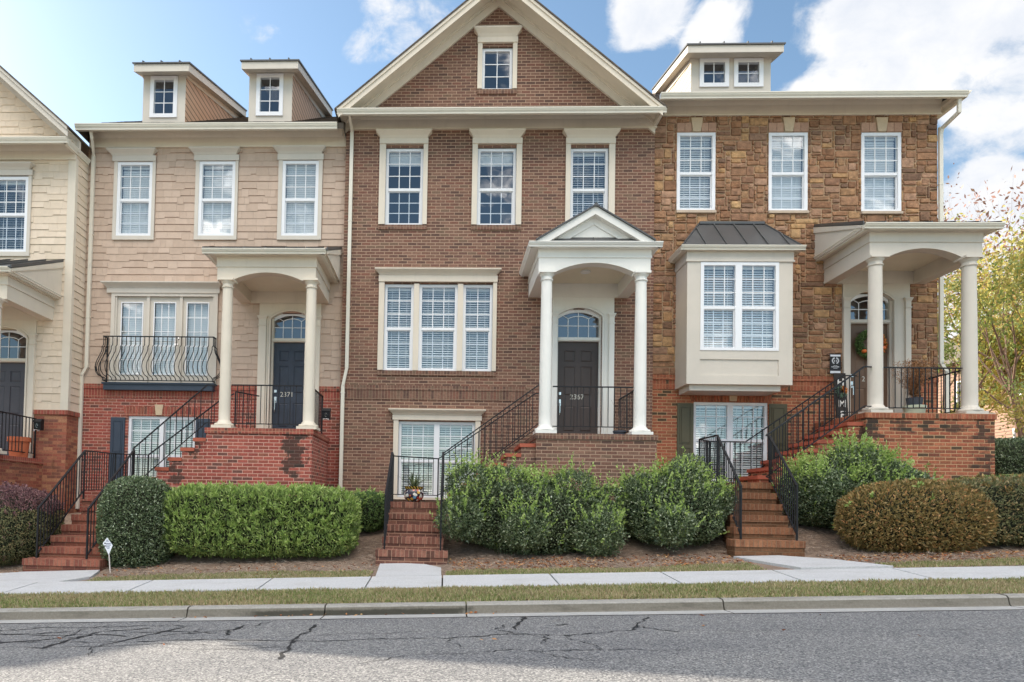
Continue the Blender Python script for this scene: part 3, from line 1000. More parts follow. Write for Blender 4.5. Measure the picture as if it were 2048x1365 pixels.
def window(parent, fr, yf, units=((0, 1, 3),), rows=3, dh=True, casing=None, head=None, crown=None, cmat=None, blind='slats', Y=0.0,
           tilt=35, fw=0.062, meet=None, blind_to=0.0, sill=None, label=None, mullw=0.09, name='window', wmat=None):
    """fr = outer frame (x0, x1, z0, z1); units = (fraction start, fraction end, columns) for each sash pair"""
    x0, x1, z0, z1 = fr
    wmat = wmat or M['vinyl']
    fb = MB()
    wm = bpy.data.objects
    panes = []
    grids = MB()
    bl = MB()
    W = x1 - x0
    fb_depth = 0.09
    for (u0, u1, cols) in units:
        a, b = x0 + W * u0, x0 + W * u1
        bars(fb, a, b, z0, z1, yf, yf + fb_depth, fw, wb=fw * 0.75)
        ga, gb, gz0, gz1 = a + fw, b - fw, z0 + fw * 0.75, z1 - fw
        if dh:
            zm = meet if meet is not None else (gz0 + gz1) / 2
            # upper sash in front, lower sash set behind it
            fb.box(ga, gb, yf + 0.02, yf + 0.06, zm - 0.03, zm + 0.03)
            panes.append((ga, gb, zm + 0.03, gz1, yf + 0.035))
            grid(grids, ga, gb, zm + 0.03, gz1, yf + 0.032, cols, rows)
            s = 0.02
            bars(fb, ga, gb, gz0, zm - 0.03, yf + 0.045, yf + 0.08, s)
            panes.append((ga + s, gb - s, gz0 + s, zm - 0.03 - s, yf + 0.062))
            grid(grids, ga + s, gb - s, gz0 + s, zm - 0.03 - s, yf + 0.074, cols, rows)
        else:
            panes.append((ga, gb, gz0, gz1, yf + 0.04))
            grid(grids, ga, gb, gz0, gz1, yf + 0.037, cols, rows)
        by = yf + 0.13
        if blind == 'slats':
            slats(bl, ga + 0.005, gb - 0.005, gz0 + blind_to, gz1, by, tilt=tilt)
        elif blind == 'sheer':
            slats(bl, ga + 0.005, gb - 0.005, gz0, gz1, by, tilt=72, depth=0.055)
        elif blind == 'top':
            slats(bl, ga + 0.005, gb - 0.005, gz1 - 0.27, gz1, by, tilt=74, pitch=0.03, depth=0.05)
    f = obj(name, fb, wmat, parent)
    if label:
        f['label'] = label
    for (a, b, c, d, y) in panes:
        g = MB()
        g.quad((a, y, c), (b, y, c), (b, y, d), (a, y, d))
        obj('pane', g, M['glass'], f)
    if grids.v:
        obj('muntin', grids, wmat, f)
    if bl.v:
        obj('blind', bl, M['blind_sheer'] if blind == 'sheer' else M['blind'], f)
    if blind != 'none':
        rm = MB()
        d0, d1 = yf + 0.091, yf + 1.0
        rm.quad((x0, d1, z0), (x1, d1, z0), (x1, d1, z1), (x0, d1, z1))
        rm.quad((x0, d0, z0), (x0, d1, z0), (x0, d1, z1), (x0, d0, z1))
        rm.quad((x1, d0, z0), (x1, d0, z1), (x1, d1, z1), (x1, d1, z0))
        rm.quad((x0, d0, z1), (x0, d1, z1), (x1, d1, z1), (x1, d0, z1))
        rm.quad((x0, d0, z0), (x1, d0, z0), (x1, d1, z0), (x0, d1, z0))
        obj('dark_room', rm, M['room'], f)
    cmat = cmat or M['trim_grey']
    if casing:
        cb = MB()
        cx0, cx1, cz0, cz1, bot = casing
        cb.box(cx0, x0, Y - 0.045, yf + 0.02, cz0, cz1)
        cb.box(x1, cx1, Y - 0.045, yf + 0.02, cz0, cz1)
        if bot:
            cb.box(x0, x1, Y - 0.045, yf + 0.02, cz0, z0)
        if units and len(units) > 1:
            for (p, q) in zip(units[:-1], units[1:]):
                a, b = x0 + W * p[1], x0 + W * q[0]
                if b - a > 0.02:
                    cb.box(a, b, Y - 0.03, yf + 0.06, z0, z1)
        obj('casing', cb, cmat, f)
    if head:
        hb = MB()
        hb.box(head[0], head[1], Y - 0.065, yf, head[2], head[3])
        if crown:
            hb.crown(crown[0], crown[1], Y - 0.17, yf, crown[2], crown[3], 0.10)
        obj('window_head', hb, cmat, f)
        if head[2] > z1 + 0.01:
            ub = MB()
            ub.box(x0, x1, Y + 0.005, yf + 0.03, z1, head[2] - 0.002)
            obj('lintel', ub, M['wood_under'], f)
    if sill:
        sb = MB()
        sb.box(sill[0], sill[1], Y - sill[4], yf + 0.02, sill[2], sill[3])
        obj('sill', sb, sill[5], f)
    return f


def keystone(parent, x0, x1, z0, z1, Y, mat, proud=0.03):
    mb = MB()
    t = (x1 - x0) * 0.16
    mb.prism([(x0 + t, z0), (x1 - t, z0), (x1, z1), (x0, z1)], Y - proud, Y)
    return obj('keystone', mb, mat, parent)


def brick_arch(parent, x0, x1, z0, z1, Y, mat, seed=3):
    """flat arch of upright bricks fanned a little outwards"""
    r = random.Random(seed)
    mb = MB()
    n = int((x1 - x0) / 0.077)
    cx = (x0 + x1) / 2
    for i in range(n):
        a, b = x0 + (x1 - x0) * i / n, x0 + (x1 - x0) * (i + 1) / n
        ka = (a - cx) * 0.10
        kb = (b - cx) * 0.10
        mb.prism([(a + 0.004, z0), (b - 0.004, z0), (b - 0.004 + kb, z1), (a + 0.004 + ka, z1)], Y - 0.012, Y + 0.02)
    return obj('brick_arch', mb, mat, parent)


def shutter(parent, x0, x1, z0, z1, Y, mat):
    mb = MB()
    mb.box(x0, x1, Y - 0.03, Y - 0.002, z0, z1)
    zc = z0 + (z1 - z0) * 0.46
    for (a, b) in ((z0 + 0.07, zc - 0.04), (zc + 0.04, z1 - 0.07)):
        bars(mb, x0 + 0.05, x1 - 0.05, a, b, Y - 0.042, Y - 0.03, 0.018)
        mb.box(x0 + 0.085, x1 - 0.085, Y - 0.040, Y - 0.03, a + 0.035, b - 0.035)
    return obj('shutter', mb, mat, parent)


def text_mesh(txt, size, x, y, z, depth, mat, parent, name, serif=False, bold=0.0):
    cu = bpy.data.curves.new(name, 'FONT')
    cu.body = txt
    cu.size = size
    cu.extrude = depth
    cu.align_x = 'CENTER'
    cu.offset = bold
    to = bpy.data.objects.new('tmp', cu)
    COL.objects.link(to)
    dg = bpy.context.evaluated_depsgraph_get()
    me = bpy.data.meshes.new_from_object(to.evaluated_get(dg))
    bpy.data.objects.remove(to)
    me.transform(Matrix.Translation((x, y, z)) @ Matrix.Rotation(math.pi / 2, 4, 'X'))
    me.materials.clear()
    me.materials.append(mat)
    me.name = name
    o = bpy.data.objects.new(name, me)
    return finish(o, parent)


def arc_z(x, xc, half, zs, zc):
    """segmental arch through (xc +- half, zs) with crown zc"""
    h = zc - zs
    R = (half * half + h * h) / (2 * h)
    d = min(abs(x - xc), half)
    return zc - R + math.sqrt(max(R * R - d * d, 0))


def entrance(parent, sx0, sx1, zt, zb, dx0, dx1, dz1, spring, crownz, Y, mat, dmat, number=None, handle='left', room=True, numdz=0.0, lab=None, numdx=-0.01):
    """door surround board with pilasters, segmental fanlight and a six-panel door set back in it"""
    xc = (dx0 + dx1) / 2
    half = (dx1 - dx0) / 2 + 0.05
    s = MB()
    n = 20
    xs = [sx0] + [xc - half + 2 * half * i / n for i in range(n + 1)] + [sx1]
    y0, y1 = Y - 0.035, Y + 0.13
    for a, b in zip(xs[:-1], xs[1:]):
        if b <= xc - half + 1e-6 or a >= xc + half - 1e-6:
            s.box(a, b, y0, y1, zb, zt)
        else:
            za, zb_ = arc_z(a, xc, half, spring, crownz + 0.05), arc_z(b, xc, half, spring, crownz + 0.05)
            s.hexa([(a, y0, za), (b, y0, zb_), (b, y1, zb_), (a, y1, za), (a, y0, zt), (b, y0, zt), (b, y1, zt), (a, y1, zt)])
    # moulded trim round the arch and down the jambs
    for (w0, w1, yy) in ((0.0, 0.035, 0.058), (0.045, 0.085, 0.048)):
        for i in range(n):
            a0 = xc - half + 2 * half * i / n
            b0 = xc - half + 2 * half * (i + 1) / n
            def P(x, w):
                z = arc_z(x, xc, half, spring, crownz + 0.05)
                h = crownz + 0.05 - spring
                R = (half * half + h * h) / (2 * h)
                cz = crownz + 0.05 - R
                dx, dz = x - xc, z - cz
                l = math.hypot(dx, dz)
                return (x + dx / l * w, z + dz / l * w)
            p = [P(a0, w0), P(b0, w0), P(b0, w1), P(a0, w1)]
            s.prism(p, Y - yy, y0)
        s.box(xc - half - w1, xc - half - w0, Y - yy, y0, zb, spring)
        s.box(xc + half + w0, xc + half + w1, Y - yy, y0, zb, spring)
    # pilasters with caps
    pw = max(0.11, min(xc - half - 0.09 - sx0, 0.17))
    for a, b in ((sx0, sx0 + pw), (sx1 - pw, sx1)):
        s.box(a, b, Y - 0.075, y0, zb, spring + 0.0)
        s.box(a - 0.01, b + 0.01, Y - 0.085, y0, zb, zb + 0.12)
        s.box(a - 0.012, b + 0.012, Y - 0.09, y0, spring - 0.16, spring - 0.135)
        s.crown(a - 0.03, b + 0.03, Y - 0.105, y0, spring - 0.03, spring + 0.06, 0.03)
    # jamb, transom bar
    yd = Y + 0.10
    s.box(dx0 - 0.05, dx0, Y + 0.03, yd + 0.06, zb, spring + 0.02)
    s.box(dx1, dx1 + 0.05, Y + 0.03, yd + 0.06, zb, spring + 0.02)
    s.box(dx0, dx1, Y + 0.02, yd + 0.05, dz1 + 0.002, dz1 + 0.085)
    s.box(dx0 - 0.03, dx1 + 0.03, Y + 0.0, Y + 0.02, dz1 + 0.02, dz1 + 0.06)
    so_ = obj('door_surround', s, mat, parent)
    # fanlight: glass following the arch, muntins
    hh = (dx1 - dx0) / 2
    g = MB()
    m_ = 16
    zb2 = dz1 + 0.085
    top = lambda x: arc_z(x, xc, hh, spring, crownz)
    pts = [(dx0, zb2), (dx1, zb2)] + [(dx1 - (dx1 - dx0) * i / m_, top(dx1 - (dx1 - dx0) * i / m_)) for i in range(m_ + 1)]
    g.poly([(a_, yd, b_) for a_, b_ in pts])
    f = MB()
    w = 0.016
    for i in range(m_):
        a, b = dx0 + (dx1 - dx0) * i / m_, dx0 + (dx1 - dx0) * (i + 1) / m_
        f.prism([(a, top(a) - 0.022), (b, top(b) - 0.022), (b, top(b) + 0.06), (a, top(a) + 0.06)], yd - 0.03, yd - 0.001)
    zr = zb2 + (spring - zb2) * 0.60
    f.box(dx0, dx1, yd - 0.009, yd - 0.001, zr - w / 2, zr + w / 2)
    for t in (0.25, 0.5, 0.75):
        x = dx0 + (dx1 - dx0) * t
        zt_ = top(x) if t == 0.5 else spring - 0.015
        f.box(x - w / 2, x + w / 2, yd - 0.013, yd - 0.0095, zb2, zt_)
    qa, qb = dx0 + (dx1 - dx0) * 0.25, dx0 + (dx1 - dx0) * 0.75
    prev = None
    for i in range(9):
        x = qa + (qb - qa) * i / 8
        z = arc_z(x, xc, (qb - qa) / 2, spring - 0.02, spring + 0.035)
        if prev:
            f.prism([(prev[0], prev[1] - w / 2), (x, z - w / 2), (x, z + w / 2), (prev[0], prev[1] + w / 2)], yd - 0.012, yd - 0.002)
        prev = (x, z)
    f.bar((qa, yd - 0.006, spring - 0.02), (dx0 + 0.01, yd - 0.006, spring + 0.10), w, 0.01)
    f.bar((qb, yd - 0.006, spring - 0.02), (dx1 - 0.01, yd - 0.006, spring + 0.10), w, 0.01)
    t = obj('fanlight', f, M['vinyl'] if mat != M['trim'] else M['vinyl'], parent)
    obj('pane', g, M['glass'], t)
    rb = MB()
    rb.quad((dx0, yd + 0.7, zb2), (dx1, yd + 0.7, zb2), (dx1, yd + 0.7, crownz + .1), (dx0, yd + 0.7, crownz + .1))
    rb.quad((dx0, yd + 0.06, crownz + .1), (dx0, yd + 0.7, crownz + .1), (dx1, yd + 0.7, crownz + .1), (dx1, yd + 0.06, crownz + .1))
    rb.quad((dx0, yd + 0.06, zb2), (dx1, yd + 0.06, zb2), (dx1, yd + 0.7, zb2), (dx0, yd + 0.7, zb2))
    rb.quad((dx0, yd + 0.06, zb2), (dx0, yd + 0.7, zb2), (dx0, yd + 0.7, crownz + .1), (dx0, yd + 0.06, crownz + .1))
    rb.quad((dx1, yd + 0.06, zb2), (dx1, yd + 0.06, crownz + .1), (dx1, yd + 0.7, crownz + .1), (dx1, yd + 0.7, zb2))
    obj('dark_room', rb, M['room'], t)
    # the door: slab with six raised panels
    d = MB()
    d.box(dx0 + 0.004, dx1 - 0.004, yd + 0.012, yd + 0.05, zb + 0.01, dz1)
    Wd, Hd = dx1 - dx0, dz1 - zb
    stile = 0.155 * Wd
    px = [(dx0 + stile, dx0 + Wd / 2 - stile * 0.42), (dx0 + Wd / 2 + stile * 0.42, dx1 - stile)]
    pz = [(0.105, 0.36), (0.465, 0.755), (0.80, 0.915)]
    # stiles and rails stand proud, leaving the panels sunk
    yy0, yy1 = yd, yd + 0.012
    d.box(dx0 + 0.004, px[0][0], yy0, yy1, zb + 0.01, dz1)
    d.box(px[0][1], px[1][0], yy0, yy1, zb + 0.01, dz1)
    d.box(px[1][1], dx1 - 0.004, yy0, yy1, zb + 0.01, dz1)
    zl = [0.0] + [q for p in pz for q in p] + [1.0]
    for k in range(0, 8, 2):
        for (a, b) in px:
            d.box(a, b, yy0, yy1, zb + 0.01 + zl[k] * (Hd - 0.01), zb + 0.01 + zl[k + 1] * (Hd - 0.01))
    for (a, b) in px:
        for (c, e) in pz:
            c2, e2 = zb + 0.01 + c * (Hd - 0.01), zb + 0.01 + e * (Hd - 0.01)
            i = 0.035
            d.hexa([(a + .012, yy1, c2 + .012), (b - .012, yy1, c2 + .012), (b - .012, yy1, e2 - .012), (a + .012, yy1, e2 - .012),
                    (a + i, yy0 + .002, c2 + i), (b - i, yy0 + .002, c2 + i), (b - i, yy0 + .002, e2 - i), (a + i, yy0 + .002, e2 - i)])
    do = obj('door', d, dmat, parent)
    if lab:
        do['label'] = lab
    if number:
        text_mesh(number, 0.155, xc + numdx, yd - 0.004, zb + 0.43 * Hd + numdz, 0.004, M['numeral'], do, 'house_number')
    h = MB()
    hx = dx0 + 0.06
    h.box(hx - 0.028, hx + 0.028, yd - 0.02, yd, zb + 0.43 * Hd + 0.09, zb + 0.43 * Hd + 0.15)
    h.box(hx - 0.026, hx + 0.026, yd - 0.012, yd, zb + 0.40 * Hd - 0.08, zb + 0.40 * Hd + 0.06)
    h.tube([(hx, yd - 0.012, zb + 0.40 * Hd - 0.02), (hx, yd - 0.06, zb + 0.40 * Hd - 0.05), (hx, yd - 0.06, zb + 0.40 * Hd - 0.24), (hx, yd - 0.008, zb + 0.40 * Hd - 0.28)], 0.011, 8)
    obj('handle', h, M['silver'], do, smooth=True)
    return do


def gutter_x(mb, x0, x1, y, z0, z1, d=0.115, mi=0):
    """K-style gutter along x, back at y"""
    h = z1 - z0
    mb.prismx([(y, z0), (y, z1), (y - d, z1), (y - d, z1 - h * 0.18), (y - d * 0.93, z1 - h * 0.22), (y - d * 0.85, z1 - h * 0.45), (y - d * 0.62, z1 - h * 0.75), (y - d * 0.6, z0)][::-1], x0, x1, mi)


def gutter_y(mb, x, y0, y1, z0, z1, side, d=0.115, mi=0):
    h = z1 - z0
    sec = [(0, z0), (0, z1), (d, z1), (d, z1 - h * 0.18), (d * 0.93, z1 - h * 0.22), (d * 0.85, z1 - h * 0.45), (d * 0.62, z1 - h * 0.75), (d * 0.6, z0)]
    a = [(x + side * o, y0 - o, z) for o, z in sec]
    b = [(x + side * o, y1, z) for o, z in sec]
    n = len(sec)
    mb.poly(a, mi)
    mb.poly(b[::-1], mi)
    for i in range(n):
        j = (i + 1) % n
        mb.quad(a[j], a[i], b[i], b[j], mi)


def column(parent, cx, cy, z0, z1, r0=0.118, r1=0.102, mat=None, base=0.2):
    """Tuscan column: square plinth, torus, tapering shaft, necking, capital"""
    mb = MB()
    mb.box(cx - base, cx + base, cy - base, cy + base, z0, z0 + 0.055)
    H = z1 - z0
    pr = [(r0 + 0.075, z0 + 0.055), (r0 + 0.085, z0 + 0.075), (r0 + 0.075, z0 + 0.105), (r0 + 0.03, z0 + 0.115), (r0 + 0.028, z0 + 0.13), (r0 + 0.004, z0 + 0.16)]
    for i in range(13):
        t = i / 12
        r = r0 - (r0 - r1) * (t ** 1.6)
        pr.append((r, z0 + 0.17 + (H - 0.36) * t))
    zc = z1 - 0.19
    pr += [(r1, zc + 0.01), (r1 + 0.02, zc + 0.02), (r1 + 0.022, zc + 0.04), (r1 + 0.004, zc + 0.05), (r1 + 0.002, zc + 0.095), (r1 + 0.012, zc + 0.105),
           (r1 + 0.035, zc + 0.135), (r1 + 0.04, zc + 0.15)]
    mb.lathe(cx, cy, pr, 40)
    mb.box(cx - r1 - 0.05, cx + r1 + 0.05, cy - r1 - 0.05, cy + r1 + 0.05, z1 - 0.04, z1)
    return obj('column', mb, mat, parent, smooth=True)


def beams(parent, X0, X1, zb, zt, ax0, ax1, az, Yf, Yw, mat, bw=0.24, line=None, name='porch_beam', zceil=None, backx=None, backz=None):
    """front beam with a segmental arch, two side beams, ceiling and the panel on the wall behind"""
    mb = MB()
    xc, half = (ax0 + ax1) / 2, (ax1 - ax0) / 2
    n = 28
    xs = [ax0 + (ax1 - ax0) * i / n for i in range(n + 1)]
    line = line or (zb + (zt - zb) * 0.55)
    # lower band carries the arch, upper band is set slightly proud
    mb.box(X0, ax0, Yf, Yf + bw, zb, line)
    mb.box(ax1, X1, Yf, Yf + bw, zb, line)
    for a, b in zip(xs[:-1], xs[1:]):
        za, zb_ = arc_z(a, xc, half, zb, az), arc_z(b, xc, half, zb, az)
        mb.hexa([(a, Yf, za), (b, Yf, zb_), (b, Yf + bw, zb_), (a, Yf + bw, za), (a, Yf, line), (b, Yf, line), (b, Yf + bw, line), (a, Yf + bw, line)])
    mb.box(X0 - 0.012, X1 + 0.012, Yf - 0.012, Yf + bw, line, zt)
    mb.box(X0 - 0.022, X1 + 0.022, Yf - 0.022, Yf - 0.012, line, line + 0.025)
    for a, b, sgn in ((X0, X0 + bw, -1), (X1 - bw, X1, 1)):
        mb.box(a, b, Yf + bw, Yw, zb, line)
        mb.box(a - (0.012 if sgn < 0 else 0), b + (0.012 if sgn > 0 else 0), Yf + bw, Yw, line, zt)
        e = a - 0.022 if sgn < 0 else b + 0.012
        mb.box(e, e + 0.01, Yf - 0.012, Yw, line, line + 0.025)
    # cornice moulding under the gutter
    mb.box(X0 - 0.06, X1 + 0.06, Yf - 0.06, Yw, zt - 0.03, zt + 0.02)
    o = obj(name, mb, mat, parent)
    c = MB()
    zc = zceil or (az + 0.10)
    c.box(X0 + bw, X1 - bw, Yf + bw, Yw, zc, zc + 0.03)
    obj('ceiling', c, M['ceiling'] if mat != M['white'] else M['ceiling'], o)
    if backx:
        b = MB()
        b.box(backx[0], backx[1], Yw - 0.05, Yw, backz, zc)
        obj('wall_panel', b, mat, o)
    return o


def railing(parent, pts, h=0.86, spacing=0.115, posts=None, foot=0.09, w=0.034, mat=None, lower=None, name='railing', post_down=0.08, endpost=True):
    """iron railing: pts are the top-rail points (x, y, z); balusters stand between top and bottom rail"""
    mb = MB()
    P = [Vector(p) for p in pts]
    for a, b in zip(P[:-1], P[1:]):
        mb.bar(a, b, w, 0.022)
        la, lb = a - Vector((0, 0, h - foot)), b - Vector((0, 0, h - foot))
        mb.bar(la, lb, 0.026, 0.016)
        L = math.hypot(b.x - a.x, b.y - a.y)
        if L < 0.05:
            continue
        n = max(1, int(round(L / spacing)))
        for i in range(1, n):
            t = i / n
            p = a.lerp(b, t)
            q = la.lerp(lb, t)
            mb.box(p.x - 0.0065, p.x + 0.0065, p.y - 0.0065, p.y + 0.0065, q.z + 0.006, p.z - 0.01)
    for i, p in enumerate(P):
        if posts is None or i in posts:
            mb.box(p.x - 0.013, p.x + 0.013, p.y - 0.013, p.y + 0.013, p.z - h - post_down, p.z + 0.008)
    return obj(name, mb, M['iron'], parent)


def downspout(parent, pts, w=0.075, d=0.055, mat=None):
    mb = MB()
    P = [Vector(p) for p in pts]
    for a, b in zip(P[:-1], P[1:]):
        dd = (b - a).normalized() * 0.012
        if abs((b - a).normalized().z) > 0.9995:
            mb.box(a.x - w / 2, a.x + w / 2, a.y - d / 2, a.y + d / 2, min(a.z, b.z), max(a.z, b.z))
        else:
            mb.bar(a - dd, b + dd, d, w * 0.85)
    for z in [P[-1].z + 0.5 + 1.9 * i for i in range(4)]:
        if z < P[0].z - 0.5:
            # bracket strap
            best = min(P, key=lambda p: abs(p.z - z))
            mb.box(best.x - w / 2 - 0.008, best.x + w / 2 + 0.008, best.y - d / 2 - 0.004, best.y + d / 2 + 0.02, z, z + 0.02)
    return obj('downspout', mb, mat or M['gutter'], parent)


def stepped(parent, xs0, n, tread, z_top, riser, y0, y1, zfloor, body, nose, name='stair_flight', dirn=-1, capmat=None):
    """flight parallel to the front wall, going down from xs0 in direction dirn"""
    mb = MB()
    for k in range(1, n):
        z = z_top - riser * k
        a = xs0 + dirn * tread * (k - 1)
        b = xs0 + dirn * tread * k
        x0, x1 = min(a, b), max(a, b)
        mb.box(x0, x1, y0 + 0.01, y1, zfloor, z - 0.07, 0)
        mb.box(x0 - (0.03 if dirn < 0 else 0), x1 + (0.03 if dirn > 0 else 0), y0 - 0.012, y1, z - 0.07, z, 1)
    return obj(name, mb, [body, nose], parent)


def front_steps(parent, x0, x1, n, z_top, riser, y_bot, tread, y_back, body, nose, wide=0.06, x_shift=0.0):
    """steps up from the pavement path, square to the wall; k = 0 is the lowest riser"""
    mb = MB()
    for k in range(n):
        z = z_top - riser * (n - 1 - k)
        ya = y_bot + tread * k
        yb = y_back if k == n - 1 else ya + tread
        w = wide * (n - 1 - k) * 0.22 + (wide if k == 0 else 0)
        sh = x_shift * k / max(1, n - 1)
        a, b = x0 - w + sh, x1 + w + sh
        mb.box(a + 0.006, b - 0.006, ya, yb, z_top - riser * n - 0.4, z - 0.105, 0)
        mb.box(a, b, ya - 0.015, yb, z - 0.105, z, 1)
    return obj('front_steps', mb, [body, nose], parent)


def hipped_roof(name, X0, X1, ye, ze, yr, zr, parent, mat, hl=0.0, hr=0.0, yb=None, thick=0.12):
    """roof rising from an eave line (ye, ze) to a ridge (yr, zr); hl / hr = how far the ridge ends are drawn in (hips)"""
    yb = yb or (2 * yr - ye)
    mb = MB()
    e = [(X0, ye, ze), (X1, ye, ze), (X1, yb, ze), (X0, yb, ze)]
    r = [(X0 + hl, yr, zr), (X1 - hr, yr, zr)]
    mb.quad(e[0], e[1], r[1], r[0])
    mb.quad(e[2], e[3], r[0], r[1])
    mb.poly([e[1], e[2], r[1]])
    mb.poly([e[3], e[0], r[0]])
    for a, b in zip(e, e[1:] + e[:1]):
        mb.quad((a[0], a[1], a[2] - thick), (b[0], b[1], b[2] - thick), b, a)
    # courses of shingles along the front slope, so the edge and face read as roofing
    S = math.hypot(yr - ye, zr - ze)
    n = int(S / 0.145)
    ux, uz = (yr - ye) / S, (zr - ze) / S
    rr = random.Random(len(name) + int(X0 * 10))
    for k in range(n):
        s0 = S * k / n
        t = (k + 0.5) / n
        xa, xb = X0 + hl * t, X1 - hr * t
        x = xa
        while x < xb:
            w = rr.uniform(0.2, 0.34)
            x2 = min(x + w, xb)
            h0 = rr.uniform(0.010, 0.018)
            y0, z0 = ye + ux * s0, ze + uz * s0
            y1, z1 = ye + ux * (s0 + S / n), ze + uz * (s0 + S / n)
            mb.quad((x, y0 - uz * h0, z0 + ux * h0), (x2 - 0.004, y0 - uz * h0, z0 + ux * h0), (x2 - 0.004, y1 - uz * .003, z1 + ux * .003), (x, y1 - uz * .003, z1 + ux * .003))
            mb.quad((x, y0, z0), (x2 - 0.004, y0, z0), (x2 - 0.004, y0 - uz * h0, z0 + ux * h0), (x, y0 - uz * h0, z0 + ux * h0))
            x = x2
    return obj(name, mb, mat, parent)


def dormer(parent, f, Y, roofline, wins, face, cheek, zslope, fascia, lift=0.36, glasses=None, cols=2, rows=3):
    """shed-roofed dormer. f = face (x0, x1, z0, z1); fascia = (x0, x1, z0, z1) of the front eave"""
    x0, x1, z0, z1 = f
    mb = MB()
    wall(mb, [x0, x1], z0 - 0.5, z1 + 0.12, wins, Y, 0.05, 0)
    D = 6.0
    # height of roof underside along the depth and height of main roof
    zt = lambda y: z1 + 0.08 + lift * (y - Y)
    yE = Y + (z1 + 0.08 - roofline(Y)) / (zslope - lift)
    for x in (x0, x1):
        a = [(x, Y, z0 - 0.5), (x, Y, zt(Y)), (x, yE, zt(yE)), (x, yE, zt(yE) - 0.4)]
        mb.poly(a if x == x0 else a[::-1], 1)
    d = obj('dormer', mb, [face, cheek], parent)
    r = MB()
    fx0, fx1, fz0, fz1 = fascia
    yf = Y - 0.32
    r.hexa([(fx0, yf, fz0), (fx1, yf, fz0), (fx1, yE, zt(yE) + 0.02), (fx0, yE, zt(yE) + 0.02),
            (fx0, yf, fz1 - 0.02), (fx1, yf, fz1 - 0.02), (fx1, yE, zt(yE) + 0.19), (fx0, yE, zt(yE) + 0.19)], 0)
    # frieze under the eave on both cheeks
    for xa, xb in ((x0 - 0.02, x0), (x1, x1 + 0.02)):
        r.hexa([(xa, Y, zt(Y) - 0.16), (xb, Y, zt(Y) - 0.16), (xb, yE, zt(yE) - 0.16), (xa, yE, zt(yE) - 0.16),
                (xa, Y, zt(Y)), (xb, Y, zt(Y)), (xb, yE, zt(yE)), (xa, yE, zt(yE))], 0)
    obj('dormer_eave', r, M['trim_grey'], d)
    m_ = MB()
    e = 0.03
    m_.hexa([(fx0 - e, yf - e, fz1 - 0.02), (fx1 + e, yf - e, fz1 - 0.02), (fx1 + e, yE, zt(yE) + 0.19), (fx0 - e, yE, zt(yE) + 0.19),
             (fx0 - e, yf - e, fz1 + 0.012), (fx1 + e, yf - e, fz1 + 0.012), (fx1 + e, yE, zt(yE) + 0.225), (fx0 - e, yE, zt(yE) + 0.225)])
    n = max(3, int((fx1 - fx0) / 0.42))
    for i in range(n):
        x = fx0 + (fx1 - fx0) * (i + 0.5) / n
        m_.hexa([(x - .012, yf - e, fz1 + .012), (x + .012, yf - e, fz1 + .012), (x + .012, yE, zt(yE) + .225), (x - .012, yE, zt(yE) + .225),
                 (x - .012, yf - e, fz1 + .05), (x + .012, yf - e, fz1 + .05), (x + .012, yE, zt(yE) + .262), (x - .012, yE, zt(yE) + .262)])
    obj('dormer_roof', m_, M['metal_roof'], d)
    for w in wins:
        fb = MB()
        a, b, c, e_ = w
        bars(fb, a, b, c, e_, Y - 0.03, Y + 0.06, 0.09)
        ga, gb, gc, ge = a + .09, b - .09, c + .09, e_ - .09
        grid(fb, ga, gb, gc, ge, Y + 0.012, cols, rows, 0.02)
        obj('dormer_window', fb, M['vinyl'], d)
        g = MB()
        g.quad((ga, Y + 0.015, gc), (gb, Y + 0.015, gc), (gb, Y + 0.015, ge), (ga, Y + 0.015, ge))
        obj('dormer_pane', g, M['glass'], d)
        rm = MB()
        rm.quad((ga, Y + 0.9, gc), (gb, Y + 0.9, gc), (gb, Y + 0.9, ge), (ga, Y + 0.9, ge))
        rm.quad((ga, Y + 0.061, gc), (ga, Y + 0.9, gc), (ga, Y + 0.9, ge), (ga, Y + 0.061, ge))
        rm.quad((gb, Y + 0.061, gc), (gb, Y + 0.061, ge), (gb, Y + 0.9, ge), (gb, Y + 0.9, gc))
        rm.quad((ga, Y + 0.061, ge), (ga, Y + 0.9, ge), (gb, Y + 0.9, ge), (gb, Y + 0.061, ge))
        rm.quad((ga, Y + 0.061, gc), (gb, Y + 0.061, gc), (gb, Y + 0.9, gc), (ga, Y + 0.9, gc))
        obj('dark_room', rm, M['room'], d)
    return d


